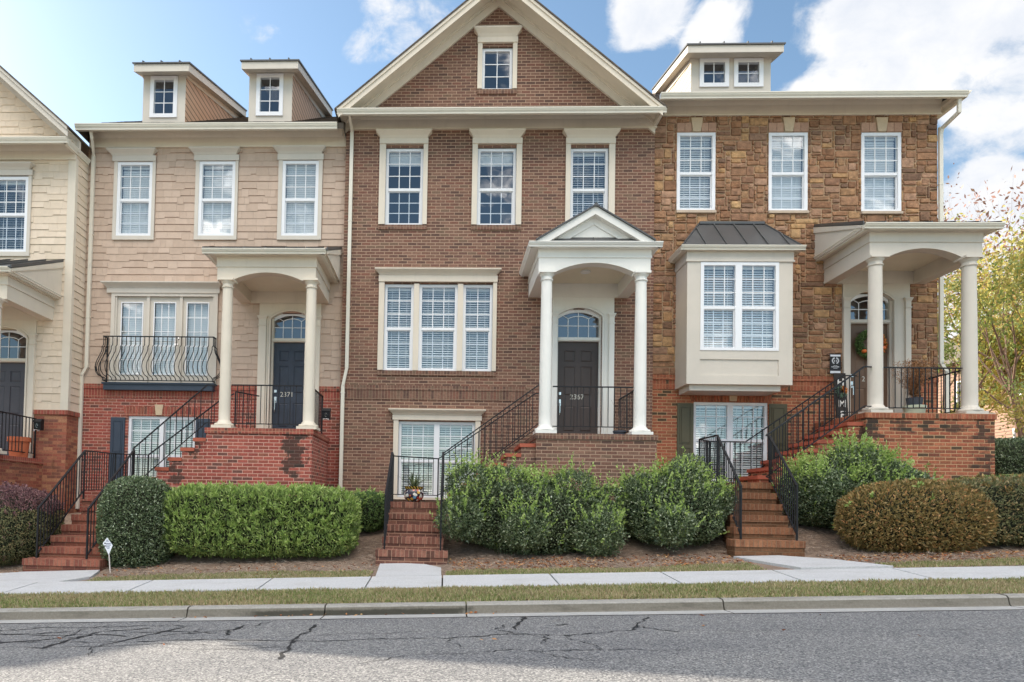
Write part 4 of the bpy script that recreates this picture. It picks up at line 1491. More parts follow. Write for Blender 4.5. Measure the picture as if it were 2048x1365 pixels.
def shed_porch_roof(parent, X0, X1, yf, zf, yw, zw, gx0, gx1, gz0, gz1, mat):
    """low standing-seam porch roof with white rake ends; eave gutter on front and both sides"""
    g = MB()
    gutter_x(g, gx0, gx1, yf, gz0, gz1)
    gutter_y(g, gx0 + 0.115, yf, yw, gz0, gz1, -1)
    gutter_y(g, gx1 - 0.115, yf, yw, gz0, gz1, 1)
    go = obj('porch_gutter', g, M['gutter'] if mat != M['white'] else M['white'], parent)
    s = MB()   # soffit boards between beam and gutter
    s.box(gx0 + 0.115, gx1 - 0.115, yf, yw, gz0 + 0.01, gz0 + 0.03)
    obj('soffit', s, mat, go)
    r = MB()
    xa, xb = X0 - 0.1, X1 + 0.1
    t = 0.03
    r.hexa([(xa, yf - 0.02, gz1), (xb, yf - 0.02, gz1), (xb, yw, zw), (xa, yw, zw), (xa, yf - 0.02, gz1 + t), (xb, yf - 0.02, gz1 + t), (xb, yw, zw + t), (xa, yw, zw + t)])
    n = int((xb - xa) / 0.4)
    for i in range(n + 1):
        x = xa + (xb - xa) * i / n
        x = min(max(x, xa + .012), xb - .012)
        r.hexa([(x - .012, yf - 0.02, gz1 + t), (x + .012, yf - 0.02, gz1 + t), (x + .012, yw, zw + t), (x - .012, yw, zw + t),
                (x - .012, yf - 0.02, gz1 + t + .035), (x + .012, yf - 0.02, gz1 + t + .035), (x + .012, yw, zw + t + .035), (x - .012, yw, zw + t + .035)])
    ro = obj('porch_roof', r, M['metal_roof'], parent)
    for (a, b, c, d) in ((xa + 0.02, xa + 0.045, xa - 0.005, xa + 0.02), (xb - 0.045, xb - 0.02, xb - 0.02, xb + 0.005)):
        e = MB()
        e.prismx([(yf + 0.1, gz0 + .03), (yw, gz0 + .03), (yw, zw - 0.005), (yf + 0.0, gz1 - 0.005)][::-1], a, b)
        e.prismx([(yf + 0.02, gz1 - 0.06), (yw, zw - 0.13), (yw, zw - 0.002), (yf + 0.02, gz1 - 0.004)][::-1], c, d)
        obj('rake_board', e, mat, ro)
    return ro


def flat_house_body(parent, x0, x1, y0, y1, z0, z1, mat, name='rear_walls'):
    mb = MB()
    mb.quad((x0, y0, z0), (x0, y0, z1), (x0, y1, z1), (x0, y1, z0))
    mb.quad((x1, y0, z0), (x1, y1, z0), (x1, y1, z1), (x1, y0, z1))
    mb.quad((x0, y1, z0), (x0, y1, z1), (x1, y1, z1), (x1, y1, z0))
    return obj(name, mb, mat, parent)


GRP = 'townhouses in the row'
def cornice(c, x0, x1, Y, zb, zf, zc, out, zo):
    """frieze board with a bead at its foot, a cove above it and a soffit sloping down to the gutter"""
    c.box(x0, x1, Y - 0.045, Y + 0.02, zb, zf)
    c.box(x0 - 0.008, x1 + 0.008, Y - 0.062, Y - 0.045, zb, zb + 0.036)
    c.prismx([(Y - 0.046, zf - 0.07), (Y - 0.046, zc + 0.02), (Y - 0.16, zc + 0.02), (Y - 0.16, zc - 0.02), (Y - 0.12, zc - 0.035), (Y - 0.075, zf - 0.03)][::-1], x0 + 0.004, x1 - 0.004)
    c.prismx([(Y - 0.155, zc + 0.0), (Y - 0.155, zc + 0.03), (Y - out, zo + 0.03), (Y - out, zo)][::-1], x0 + 0.006, x1 - 0.006)


# ================================================================== brown brick gabled house (middle)
def house_mid():
    h = thing('townhouse', (1.06, 0, 1.2), 'brown brick townhouse with a tall front gable and a white pedimented porch, door 2367', 'house', GRP)
    X0, X1, Y = -2.33, 4.43, 0.0
    apx, apz, sl = 1.0, 12.46, 0.84
    w1, w2, w3 = (-1.43, -0.60, 7.30, 9.02), (0.592, 1.439, 7.295, 9.015), (2.615, 3.443, 7.285, 9.008)
    big = (-1.40, 0.975, 4.075, 5.985)
    low = (-1.03, 0.64, 1.30, 2.96)
    gw = (0.655, 1.325, 10.322, 11.266)
    dhole = (2.36, 3.33, 2.5, 5.46)
    holes = [w1, w2, w3, big, low, gw, dhole]
    mb = MB()
    wall(mb, [X0, apx, X1], 0.6, lambda x: apz + 0.02 - sl * abs(x - apx), holes, Y, 0.10)
    mb.box(X0, X0 + 0.02, Y + 0.001, 9.0, 0.6, 9.5)
    mb.box(X1 - 0.02, X1, Y + 0.001, 9.0, 0.6, 9.5)
    mb.box(X0 + 0.02, X1 - 0.02, 8.98, 9.0, 0.6, 9.5)
    wl = obj('wall', mb, M['brick_mid'], h)
    # soldier course band and rowlock above it
    b = MB()
    b.box(X0 + 0.0, 1.72, Y - 0.012, Y + 0.02, 3.43, 3.633)
    obj('soldier_course', b, M['brick_mid_s'], wl)
    for nm, q in (('rowlock_course', (X0, 1.72, 0.022, 3.637, 3.74)), ('brick_sill', (-1.52, 1.07, 0.03, 3.965, 4.068)), ('brick_sill', (-1.57, -0.50, 0.03, 7.19, 7.293)),
                  ('brick_sill', (0.47, 1.565, 0.03, 7.185, 7.288)), ('brick_sill', (2.51, 3.57, 0.03, 7.175, 7.278)), ('brick_sill', (0.56, 1.42, 0.03, 10.21, 10.315))):
        b = MB()
        b.box(q[0], q[1], Y - q[2], Y + 0.02, q[3], q[4])
        obj(nm, b, M['brick_mid_r'], wl)
    cm = M['trim']
    window(h, w1, 0.035, ((0, 1, 3),), casing=(-1.57, -0.502, 7.30, 9.09, 0), head=(-1.573, -0.498, 9.09, 9.212), crown=(-1.655, -0.42, 9.212, 9.358), cmat=cm, blind='top', meet=8.108)
    window(h, w2, 0.035, ((0, 1, 3),), casing=(0.475, 1.56, 7.295, 9.085, 0), head=(0.472, 1.563, 9.085, 9.207), crown=(0.392, 1.62, 9.207, 9.354), cmat=cm, blind='top', meet=8.108)
    window(h, w3, 0.035, ((0, 1, 3),), casing=(2.512, 3.573, 7.285, 9.078, 0), head=(2.508, 3.577, 9.078, 9.20), crown=(2.434, 3.657, 9.20, 9.351), cmat=cm, blind='slats', meet=8.10, tilt=40)
    window(h, big, 0.035, ((0, 0.273, 2), (0.322, 0.678, 3), (0.727, 1.0, 2)), casing=(-1.522, 1.06, 4.075, 6.022, 0), head=(-1.53, 1.068, 6.022, 6.16),
           crown=(-1.61, 1.14, 6.16, 6.29), cmat=cm, blind='slats', meet=5.008, tilt=42, label='wide white triple window with blinds behind small panes')
    window(h, low, 0.035, ((0, 0.5, 3), (0.5, 1, 3)), casing=(-1.14, 0.75, 1.25, 2.985, 1), head=(-1.165, 0.775, 2.985, 3.09), crown=(-1.25, 0.855, 3.09, 3.215),
           cmat=cm, blind='slats', meet=2.10, tilt=45)
    window(h, gw, 0.04, ((0, 1, 2),), rows=3, dh=False, casing=(0.555, 1.42, 10.322, 11.345, 0), head=(0.545, 1.43, 11.345, 11.469), crown=(0.463, 1.507, 11.469, 11.638), cmat=cm, blind=None)
    # eaves cornice across the front
    c = MB()
    cornice(c, -2.40, 4.45, Y, 9.415, 9.70, 9.80, 0.50, 9.54)
    co = obj('cornice', c, M['trim'], h)
    g = MB()
    gutter_x(g, -2.45, 4.50, Y - 0.50, 9.455, 9.568)
    gutter_y(g, 4.385, Y - 0.50, Y, 9.455, 9.568, 1)
    obj('gutter', g, M['gutter'], h)
    # little apron roof on top of the cornice
    a = MB()
    a.hexa([(-2.4, -0.5, 9.565), (4.42, -0.5, 9.565), (4.42, -0.0, 9.85), (-2.4, -0.0, 9.85), (-2.4, -0.5, 9.585), (4.42, -0.5, 9.585), (4.42, 0.0, 9.88), (-2.4, 0.0, 9.88)])
    obj('apron_roof', a, M['metal_roof'], co)
    # rakes
    def rake(x_end, s, y0, y1, off0, off1):
        """board following the slope between heights off0..off1 below the roof line"""
        L = x_end - apx
        z = lambda x: apz - sl * abs(x - apx)
        p = [(apx, z(apx) - off1), (x_end, z(x_end) - off1), (x_end, z(x_end) - off0), (apx, z(apx) - off0)]
        if x_end < apx:
            p = p[::-1]
        rk.prism(p, y0, y1)
    for xe in (-2.42, 4.42):
        rk = MB()
        rake(xe, 0, -0.575, -0.55, 0.0, 0.20)
        rake(xe, 0, -0.60, -0.575, 0.0, 0.07)
        rake(xe, 0, -0.549, -0.04, 0.03, 0.05)
        rake(xe, 0, -0.055, 0.01, 0.04, 0.30)
        rake(xe, 0, -0.085, -0.055, 0.04, 0.12)
        obj('rake_board', rk, M['trim'], h)
    rf = MB()
    for sx in (-1, 1):
        xe = apx + sx * 3.50
        za, ze = apz + 0.005, apz + 0.005 - sl * 3.50
        q = [(apx, za), (xe, ze), (xe, ze + 0.035), (apx, za + 0.035)]
        rf.prism(q if sx > 0 else q[::-1], -0.62, 9.2)
    obj('roof', rf, M['asphalt_roof'], h)
    downspout(h, [(-2.19, -0.50, 9.50), (-2.19, -0.06, 9.36), (-2.19, -0.06, 9.3)])
    downspout(h, [(-2.19, -0.055, 9.42), (-2.19, -0.055, 4.10), (-2.265, -0.055, 3.72), (-2.265, -0.055, 1.15)])
    entrance(h, 2.264, 3.59, 5.785, 2.555, 2.404, 3.289, 4.756, 5.285, 5.42, Y, M['white'], M['door_brown'], '2367', lab='dark brown six-panel door numbered 2367')
    # porch
    p = beams(h, 1.748, 3.895, 5.70, 6.20, 2.03, 3.62, 5.905, -1.60, Y, M['white'], line=6.00, zceil=6.0, backx=(1.99, 3.655), backz=5.70)
    for cx in (1.905, 3.71):
        column(h, cx, -1.62, 2.555, 5.70, mat=M['white'])
    g = MB()
    gutter_x(g, 1.53, 4.07, -1.70, 6.155, 6.25)
    gutter_y(g, 1.645, -1.70, Y, 6.155, 6.25, -1)
    gutter_y(g, 3.955, -1.70, Y, 6.155, 6.25, 1)
    go = obj('porch_gutter', g, M['white'], h)
    s = MB()
    s.box(1.645, 3.955, -1.70, Y, 6.165, 6.19)
    obj('soffit', s, M['white'], go)
    # pediment roof
    pm = MB()
    ax, az, ps = 2.79, 6.93, 0.60
    for xe in (1.70, 3.88):
        z = lambda x: az - ps * abs(x - ax)
        for (o0, o1, y0, y1) in ((0.0, 0.155, -1.80, -1.62), (0.155, 0.30, -1.66, -1.60)):
            zb_ = 6.252
            sg = 1 if xe > ax else -1
            xi, xo = ax + sg * (az - o1 - zb_) / ps, ax + sg * (az - o0 - zb_) / ps
            q = [(ax, z(ax) - o1), (xi, zb_), (xo, zb_), (ax, z(ax) - o0)]
            pm.prism(q if xe > ax else q[::-1], y0, y1)
    pm.prism([(2.30, 6.385), (3.28, 6.385), (2.79, 6.68)], -1.635, -1.60)
    pm.prism([(1.95, 6.26), (3.63, 6.26), (2.79, 6.76)], -1.60, -1.55)
    pe = obj('pediment', pm, M['white'], h)
    a = MB()
    a.hexa([(1.75, -1.76, 6.25), (3.83, -1.76, 6.25), (3.60, -1.625, 6.365), (1.98, -1.625, 6.365), (1.75, -1.76, 6.265), (3.83, -1.76, 6.265), (3.60, -1.625, 6.385), (1.98, -1.625, 6.385)])
    a.bar((2.79, -1.765, 6.265), (2.79, -1.625, 6.39), 0.014)
    obj('apron_roof', a, M['metal_roof'], pe)
    r = MB()
    for sx in (-1, 1):
        xe = ax + sx * 1.13
        q = [(ax, az + 0.003), (xe, az + .003 - ps * 1.13), (xe, az + 0.03 - ps * 1.13), (ax, az + 0.03)]
        r.prism(q if sx > 0 else q[::-1], -1.84, Y)
    r.prism([(ax - 0.07, az - 0.012), (ax + 0.07, az - 0.012), (ax, az + 0.065)], -1.845, Y)
    obj('porch_roof', r, M['metal_roof'], h)
    # stoop, upper flight, landing, steps
    st = MB()
    st.box(1.725, 3.98, -1.80, Y, 0.5, 2.45, 0)
    st.box(1.705, 4.0, -1.825, Y, 2.45, 2.555, 1)
    obj('stoop', st, [M['brick_mid'], M['brick_mid_r']], h)
    stepped(h, 1.725, 8, 0.275, 2.555, 0.1936, -1.72, -0.62, 0.5, M['brick_mid'], M['tread'])
    ld = MB()
    ld.box(-0.98, 0.02, -2.64, -0.85, 0.4, 1.095, 0)
    ld.box(-1.0, 0.06, -2.655, -0.85, 1.096, 1.2, 1)
    obj('landing', ld, [M['step_mid'], M['brick_mid_r']], h)
    front_steps(h, -0.955, -0.045, 5, 1.2, 0.19, -4.14, 0.3, -2.60, M['step_mid'], M['step_mid_r'])
    railing(h, [(-0.94, -4.0, 1.29), (-0.955, -2.62, 2.08), (-1.01, -1.55, 2.09), (-0.14, -0.92, 2.09), (1.84, -0.70, 3.49), (2.0, -0.70, 3.49)], h=0.84, posts=[0, 1, 2, 3, 5])
    railing(h, [(-0.05, -4.0, 1.29), (-0.04, -2.62, 2.10), (-0.03, -1.75, 2.15), (1.775, -1.66, 3.50)], h=0.84, posts=[0, 1, 2])
    railing(h, [(2.05, -1.62, 3.48), (3.58, -1.62, 3.48)], h=0.86, posts=[])
    railing(h, [(3.70, -1.5, 3.48), (3.70, -0.10, 3.48)], h=0.86, posts=[1])
    lt = MB()
    lt.lathe(2.80, -0.85, [(0.10, 5.965), (0.105, 5.985), (0.09, 6.0)], 24)
    obj('ceiling_light', lt, M['blind'], h, smooth=True)
    ob = MB()
    ob.box(-1.70, -1.58, -0.05, 0.0, 1.34, 1.44)
    ob.box(-1.68, -1.60, -0.065, -0.05, 1.355, 1.425)
    obj('outlet_box', ob, M['kerb'], h)
    return h


# ================================================================== tan shingle house (second from left)
def house_tan():
    h = thing('townhouse', (-5.3, 0.15, 1.0), 'tan shingled townhouse over red brick with two dormers and a bowed iron balcony', 'house', GRP)
    X0, X1, Y = -8.24, -2.335, 0.15
    B = 3.722
    w1, w2, w3 = (-7.543, -6.733, 7.087, 8.780), (-5.66, -4.835, 7.092, 8.79), (-3.765, -2.945, 7.096, 8.80)
    fd = (-7.50, -5.24, 3.74, 5.71)
    low = (-7.131, -5.589, 1.40, 3.008)
    dh = (-3.935, -3.03, 2.5, 5.36)
    holes = [w1, w2, w3, fd, low, dh]
    mb = MB()
    wall(mb, [X0, X1], 0.4, B, holes, Y, 0.10)
    base = obj('brick_wall', mb, M['brick_red'], h)
    for a, b in ((X0, -4.205), (-2.82, X1)):
        s = MB()
        s.box(a, b, Y - 0.012, Y + 0.02, B - 0.315, B - 0.112)
        obj('soldier_course', s, M['brick_red_s'], base)
        s = MB()
        s.box(a, b, Y - 0.03, Y + 0.02, B - 0.108, B)
        obj('rowlock_course', s, M['brick_red_r'], base)
    mb = MB()
    wall(mb, [X0, X1], B, 9.4, holes, Y, 0.05)
    ba = obj('wall', mb, M['backing_pink'], h)
    sh = MB()
    hh = [(-7.63, -6.655, 6.99, 9.02), (-5.75, -4.765, 6.99, 9.04), (-3.86, -2.85, 7.0, 9.05), (-7.6, -5.14, 3.7, 5.99), (-4.205, -2.82, 2.5, 5.55)]
    shingles(sh, X0, X1, B, 9.14, holes + hh, lambda u, o, z: (u, Y - o, z), 21)
    obj('shingles', sh, M['shingle_pink'], ba)
    fl = flat_house_body(h, X0, X1, Y + 0.01, 9.0, 0.4, 9.4, M['backing_pink'])
    cm = M['trim_grey']
    kw = dict(Y=Y, cmat=cm, blind='sheer', fw=0.07)
    window(h, w1, Y - 0.03, casing=(-7.623, -6.663, 6.996, 8.79, 1), head=(-7.66, -6.66, 8.79, 8.914), crown=(-7.77, -6.63, 8.914, 9.041), meet=7.913, **kw)
    window(h, w2, Y - 0.03, casing=(-5.743, -4.771, 7.001, 8.80, 1), head=(-5.78, -4.755, 8.80, 8.928), crown=(-5.875, -4.72, 8.928, 9.058), meet=7.92, **kw)
    window(h, w3, Y - 0.03, casing=(-3.854, -2.859, 7.005, 8.81, 1), head=(-3.88, -2.84, 8.81, 8.945), crown=(-3.965, -2.79, 8.945, 9.08), meet=7.925, **kw)
    # french doors: three glazed leaves
    f = MB()
    W = (fd[1] - fd[0]) / 3
    for i in range(3):
        a, b = fd[0] + W * i, fd[0] + W * (i + 1)
        ym = Y + 0.01
        f.box(a - 0.0, a + 0.035, ym - 0.03, ym + 0.07, fd[2], fd[3])
        f.box(b - 0.035, b, ym - 0.03, ym + 0.07, fd[2], fd[3])
        bars(f, a + 0.035, b - 0.035, fd[2], fd[3], ym + 0.01, ym + 0.06, 0.085, wb=0.2, wt=0.12)
    fo = obj('french_door', f, M['trim_grey'], h)
    fo['label'] = 'three glazed door leaves behind the bowed balcony railing'
    gr, bl = MB(), MB()
    for i in range(3):
        a, b = fd[0] + W * i + 0.12, fd[0] + W * (i + 1) - 0.12
        c, d = fd[2] + 0.2, fd[3] - 0.12
        bars(gr, a, b, c, d, Y + 0.005, Y + 0.02, 0.022)
        grid(gr, a + .022, b - .022, c + .022, d - .022, Y + 0.034, 3, 5, 0.016)
        slats(bl, a, b, c, d, Y + 0.12, tilt=70, depth=0.055)
        g = MB()
        g.quad((a, Y + 0.036, c), (b, Y + 0.036, c), (b, Y + 0.036, d), (a, Y + 0.036, d))
        obj('pane', g, M['glass'], fo)
    obj('muntin', gr, M['vinyl'], fo)
    obj('blind', bl, M['blind_sheer'], fo)
    hd = MB()
    hd.tube([(-6.03, Y - 0.0, 4.62), (-6.03, Y - 0.05, 4.62), (-6.11, Y - 0.05, 4.62)], 0.012, 8)
    hd.lathe(-6.03, Y - 0.01, [(0.02, 4.74), (0.03, 4.76), (0.02, 4.78)], 12)
    obj('handle', hd, M['silver'], fo)
    rm = MB()
    rm.box(fd[0], fd[1], Y + 1.0, Y + 1.02, fd[2], fd[3])
    rm.box(fd[0] - .02, fd[0], Y + .08, Y + 1.0, fd[2], fd[3])
    rm.box(fd[1], fd[1] + .02, Y + .08, Y + 1.0, fd[2], fd[3])
    rm.box(fd[0], fd[1], Y + .08, Y + 1.0, fd[3], fd[3] + 0.02)
    rm.box(fd[0], fd[1], Y + .08, Y + 1.0, fd[2] - .02, fd[2])
    obj('dark_room', rm, M['room'], fo)
    c = MB()
    c.box(-7.587, fd[0], Y - 0.045, Y + 0.03, 3.74, 5.78)
    c.box(fd[1], -5.15, Y - 0.045, Y + 0.03, 3.74, 5.78)
    c.box(fd[0], fd[1], Y - 0.045, Y + 0.03, fd[3], 5.78)
    c.box(-7.69, -5.11, Y - 0.065, Y, 5.78, 5.885)
    c.crown(-7.79, -5.02, Y - 0.17, Y, 5.885, 6.01, 0.10)
    obj('casing', c, cm, fo)
    # bowed balcony
    lb = MB()
    lb.box(-7.66, -5.17, Y - 0.14, Y - 0.002, 3.575, 3.735)
    lb.box(-7.69, -5.14, Y - 0.17, Y - 0.002, 3.70, 3.74)
    bo = obj('balcony_ledge', lb, M['shutter_blue'], h)
    rb = MB()
    zt, zb = 4.745, 3.765
    xa, xb, yr = -7.66, -5.16, Y - 0.20
    rb.box(xa, xb, yr - 0.015, yr + 0.015, zt, zt + 0.022)
    rb.box(xa, xb, yr - 0.012, yr + 0.012, zb, zb + 0.018)
    prof_ = [(0.0, 1.0), (0.0, 0.82), (0.035, 0.77), (0.03, 0.73), (0.045, 0.66), (0.11, 0.52), (0.165, 0.40), (0.18, 0.30), (0.16, 0.20), (0.10, 0.12), (0.03, 0.09), (0.0, 0.05), (0.0, 0.0)]
    n = 24
    for i in range(n + 1):
        x = xa + 0.01 + (xb - xa - 0.02) * i / n
        # the bellies lean outwards and a little towards the ends, as bent bars do
        k = 0.0 if 0 < i < n else 0.0
        pts = [(x - o * (0.40), yr - o, zb + (zt - zb) * t) for o, t in prof_]
        rb.tube(pts, 0.0095, 5)
    for xe, sg in ((xa + 0.01, -1), (xb - 0.01, 1)):
        for yo in (0.0, 0.07, 0.15):
            pts = [(xe + sg * o, yr + yo, zb + (zt - zb) * t) for o, t in prof_]
            rb.tube(pts, 0.0095, 5)
        rb.box(xe - 0.012, xe + 0.012, yr, Y, zt, zt + 0.022)
        rb.box(xe - 0.012, xe + 0.012, yr, Y, zb, zb + 0.018)
        rb.box(xe - 0.012, xe + 0.012, yr + 0.17, yr + 0.19, zb - 0.02, zt)
    obj('balcony_railing', rb, M['iron'], bo)
    # lower window
    window(h, low, Y + 0.03, ((0, 0.5, 3), (0.5, 1, 3)), Y=Y, blind='slats', tilt=50, meet=2.12)
    shutter(h, -7.516, -7.195, 1.40, 2.971, Y, M['shutter_blue'])
    shutter(h, -5.583, -5.26, 1.40, 2.965, Y, M['shutter_blue'])
    brick_arch(h, -7.19, -5.53, 3.012, 3.22, Y, M['brick_red_s'])
    keystone(h, -6.52, -6.325, 3.03, 3.266, Y, M['key_stone'], 0.04)
    entrance(h, -4.204, -2.821, 5.572, 2.58, -3.889, -3.075, 4.716, 5.22, 5.345, Y, M['trim'], M['door_blue'], '2371', numdx=-0.09, lab='worn blue-black six-panel door numbered 2371')
    # cornice and gutter
    c = MB()
    cornice(c, X0 + 0.05, -2.345, Y, 9.105, 9.40, 9.50, 0.46, 9.33)
    obj('cornice', c, M['trim'], h)
    g = MB()
    gutter_x(g, -8.28, -2.47, Y - 0.46, 9.25, 9.375)
    obj('gutter', g, M['gutter'], h)
    hipped_roof('roof', -8.28, -2.34, Y - 0.50, 9.385, 5.15, 12.68, h, M['asphalt_roof'], hl=1.2, hr=0.0)
    zs = (12.68 - 9.385) / (5.15 - (Y - 0.5))
    rl = lambda y: 9.385 + zs * (y - (Y - 0.5))
    dormer(h, (-7.213, -6.203, 9.86, 11.063), 0.55, rl, [(-7.036, -6.394, 10.041, 11.015)], M['trim_grey'], M['lap_pink'], zs, (-7.30, -6.02, 10.94, 11.13), lift=0.30)
    dormer(h, (-4.706, -3.692, 9.86, 11.101), 0.55, rl, [(-4.531, -3.902, 10.068, 11.054)], M['trim_grey'], M['lap_pink'], zs, (-4.80, -3.50, 10.98, 11.165), lift=0.30)
    downspout(h, [(-7.98, -0.28, 9.30), (-7.99, -0.20, 9.15), (-8.09, Y - 0.06, 8.90), (-8.10, Y - 0.06, 8.8)])
    downspout(h, [(-8.10, Y - 0.055, 8.92), (-8.10, Y - 0.055, 4.08), (-8.20, Y - 0.055, 3.90), (-8.20, Y - 0.055, 0.9)])
    # porch
    beams(h, -4.641, -2.648, 5.575, 6.09, -4.337, -2.926, 5.735, -1.45, Y, M['trim'], line=5.84, zceil=5.83, backx=(-4.40, -2.88), backz=5.575)
    for cx in (-4.412, -2.722):
        column(h, cx, -1.46, 2.58, 5.575, mat=M['trim'], r0=0.113, r1=0.098)
    shed_porch_roof(h, -4.80, -2.49, -1.60, 6.13, Y, 6.80, -4.88, -2.42, 6.035, 6.13, M['trim'])
    st = MB()
    st.box(-4.70, -2.60, -1.66, Y, 0.3, 2.475, 0)
    st.box(-4.725, -2.575, -1.685, Y, 2.475, 2.58, 1)
    obj('stoop', st, [M['brick_red'], M['brick_red_r']], h)
    stepped(h, -4.70, 8, 0.25, 2.58, 0.197, -1.60, -0.55, 0.3, M['brick_red'], M['tread'])
    ld = MB()
    ld.box(-6.95, -5.68, -2.04, -0.35, 0.3, 1.095, 0)
    ld.box(-6.97, -5.66, -2.055, -0.35, 1.096, 1.2, 1)
    obj('landing', ld, [M['step_red'], M['brick_red_r']], h)
    front_steps(h, -6.56, -5.66, 7, 1.2, 0.1715, -4.14, 0.3, -2.0, M['step_red'], M['step_red_r'], wide=0.08, x_shift=-0.06)
    railing(h, [(-6.60, -4.0, 0.98), (-6.83, -2.20, 2.05), (-6.95, -0.75, 2.09), (-6.31, -0.60, 2.09), (-4.80, -0.60, 3.27), (-4.5, -0.60, 3.42)], h=0.84, posts=[0, 1, 2, 3])
    railing(h, [(-5.77, -4.0, 0.98), (-5.90, -2.20, 2.05)], h=0.84)
    railing(h, [(-5.90, -2.15, 2.06), (-6.12, -1.72, 2.14), (-4.74, -1.56, 3.44), (-4.56, -1.50, 3.44)], h=0.84, posts=[0, 1])
    railing(h, [(-4.28, -1.46, 3.46), (-2.86, -1.46, 3.46)], h=0.86, posts=[])
    railing(h, [(-2.70, -1.34, 3.46), (-2.70, -0.10, 3.46)], h=0.86, posts=[1])
    railing(h, [(-4.46, -0.62, 3.46), (-4.12, -0.05, 3.46)], h=0.86, posts=[0])
    return h


# ================================================================== stone house (right)
def house_stone():
    h = thing('townhouse', (7.4, 0.1, 1.5), 'fieldstone townhouse over orange brick with a box bay window and wide dormer', 'house', GRP)
    X0, X1, Y = 4.435, 10.449, 0.1
    B = 4.06
    w1, w2, w3 = (4.937, 5.763, 7.655, 9.384), (6.899, 7.726, 7.648, 9.375), (8.854, 9.692, 7.635, 9.366)
    low = (5.341, 6.914, 1.75, 3.479)
    dh = (8.61, 9.53, 3.0, 5.87)
    holes = [w1, w2, w3, low, dh]
    mb = MB()
    wall(mb, [X0, X1], 0.8, B, holes, Y, 0.10)
    mb.box(X1 - 0.02, X1, Y + 0.001, 9.0, 0.8, B)
    base = obj('brick_wall', mb, M['brick_orange'], h)
    for a, b in ((X0, 8.45), (9.86, X1)):
        s = MB()
        s.box(a, b, Y - 0.012, Y + 0.02, B - 0.315, B - 0.112)
        obj('soldier_course', s, M['brick_orange_s'], base)
        s = MB()
        s.box(a, b, Y - 0.03, Y + 0.02, B - 0.108, B)
        obj('rowlock_course', s, M['brick_orange_r'], base)
    mb = MB()
    wall(mb, [X0, X1], B, 10.0, holes, Y, 0.12)
    ba = obj('wall', mb, M['stone_mortar'], h)
    hh = [(8.459, 9.854, 3.0, 6.11)]
    for w in (w1, w2, w3):
        hh.append((w[0] - 0.015, w[1] + 0.015, w[3], w[3] + 0.215))
        hh.append(((w[0] + w[1]) / 2 - 0.14, (w[0] + w[1]) / 2 + 0.14, w[3] + 0.2, w[3] + 0.33))
        hh.append((w[0] - 0.02, w[1] + 0.02, w[2] - 0.06, w[2]))
    st = MB()
    stones(st, X0, X1, B, 9.75, holes + hh, Y, 5)
    obj('stones', st, M['stone'], ba)
    for i, w in enumerate((w1, w2, w3)):
        l = MB()
        xs = [w[0] - 0.01, w[0] + 0.16, w[0] + 0.31, w[1] - 0.31, w[1] - 0.16, w[1] + 0.01]
        z0, z1 = w[3] + 0.012, w[3] + 0.21
        for k in (0, 1, 3, 4):
            a, b = xs[k] + 0.004, xs[k + 1] - 0.004
            l.prism([(a, z0), (b, z0), (b, z1), (a, z1)], Y - 0.03, Y + 0.01)
        obj('lintel', l, M['lintel_stone'], ba)
        xc = (w[0] + w[1]) / 2
        keystone(h, xc - 0.125, xc + 0.125, w[3] + 0.012, w[3] + 0.315, Y, M['key_stone'], 0.05)
        sl_ = MB()
        sl_.box(w[0] - 0.01, w[1] + 0.01, Y - 0.06, Y + 0.02, w[2] - 0.058, w[2] - 0.002)
        obj('sill', sl_, M['sill_stone'], ba)
    window(h, w1, Y - 0.01, Y=Y, fw=0.068, blind='slats', tilt=62, meet=8.49)
    window(h, w2, Y - 0.01, Y=Y, fw=0.068, blind='sheer', meet=8.485)
    window(h, w3, Y - 0.01, Y=Y, fw=0.068, blind='sheer', meet=8.47)
    fl = MB()
    fl.box(X1 - 0.02, X1, Y + 0.001, 9.0, B, 9.9)
    fl.box(X0, X1 - .02, 8.98, 9.0, 0.8, 9.9)
    obj('side_wall', fl, M['stone_mortar'], h)
    window(h, low, Y + 0.03, ((0, 0.5, 3), (0.5, 1, 3)), Y=Y, blind='slats', tilt=48, meet=2.66)
    shutter(h, 4.988, 5.327, 1.75, 3.445, Y, M['shutter_olive'])
    shutter(h, 6.93, 7.30, 1.75, 3.45, Y, M['shutter_olive'])
    brick_arch(h, 5.29, 6.96, 3.485, 3.70, Y, M['brick_orange_s'], 4)
    keystone(h, 6.055, 6.265, 3.50, 3.79, Y, M['key_stone'], 0.05)
    # box bay
    b = MB()
    bx0, bx1, by = 4.932, 7.066, -0.60
    bw = (5.202, 6.786, 4.439, 6.273)
    wall(b, [bx0, bx1], 3.74, 6.40, [bw], by, 0.06)
    b.quad((bx0, by, 3.74), (bx0, by, 6.4), (bx0, Y, 6.4), (bx0, Y, 3.74))
    b.quad((bx1, by, 3.74), (bx1, Y, 3.74), (bx1, Y, 6.4), (bx1, by, 6.4))
    b.quad((bx0, by, 3.74), (bx0, Y, 3.74), (bx1, Y, 3.74), (bx1, by, 3.74))
    b.box(bx0 - 0.0, bw[0] - 0.0, by - 0.022, by, 3.74, 6.30)
    b.box(bw[1] + 0.0, bx1, by - 0.022, by, 3.74, 6.30)
    b.box(bw[0], bw[1], by - 0.022, by, 4.255, bw[2])
    b.box(bw[0], bw[1], by - 0.022, by, 3.74, 3.925)
    b.box(bx0 - 0.014, bx1 + 0.014, by - 0.036, by, 6.30, 6.50)
    b.box(bx0 - 0.03, bx1 + 0.03, by - 0.05, by, 6.28, 6.312)
    b.box(bx0 - 0.02, bx0, by, Y, 6.28, 6.50)
    b.box(bx0 + 0.09, bx1 - 0.20, by + 0.06, Y, 3.62, 3.739)
    bo = obj('bay', b, M['trim_grey'], h)
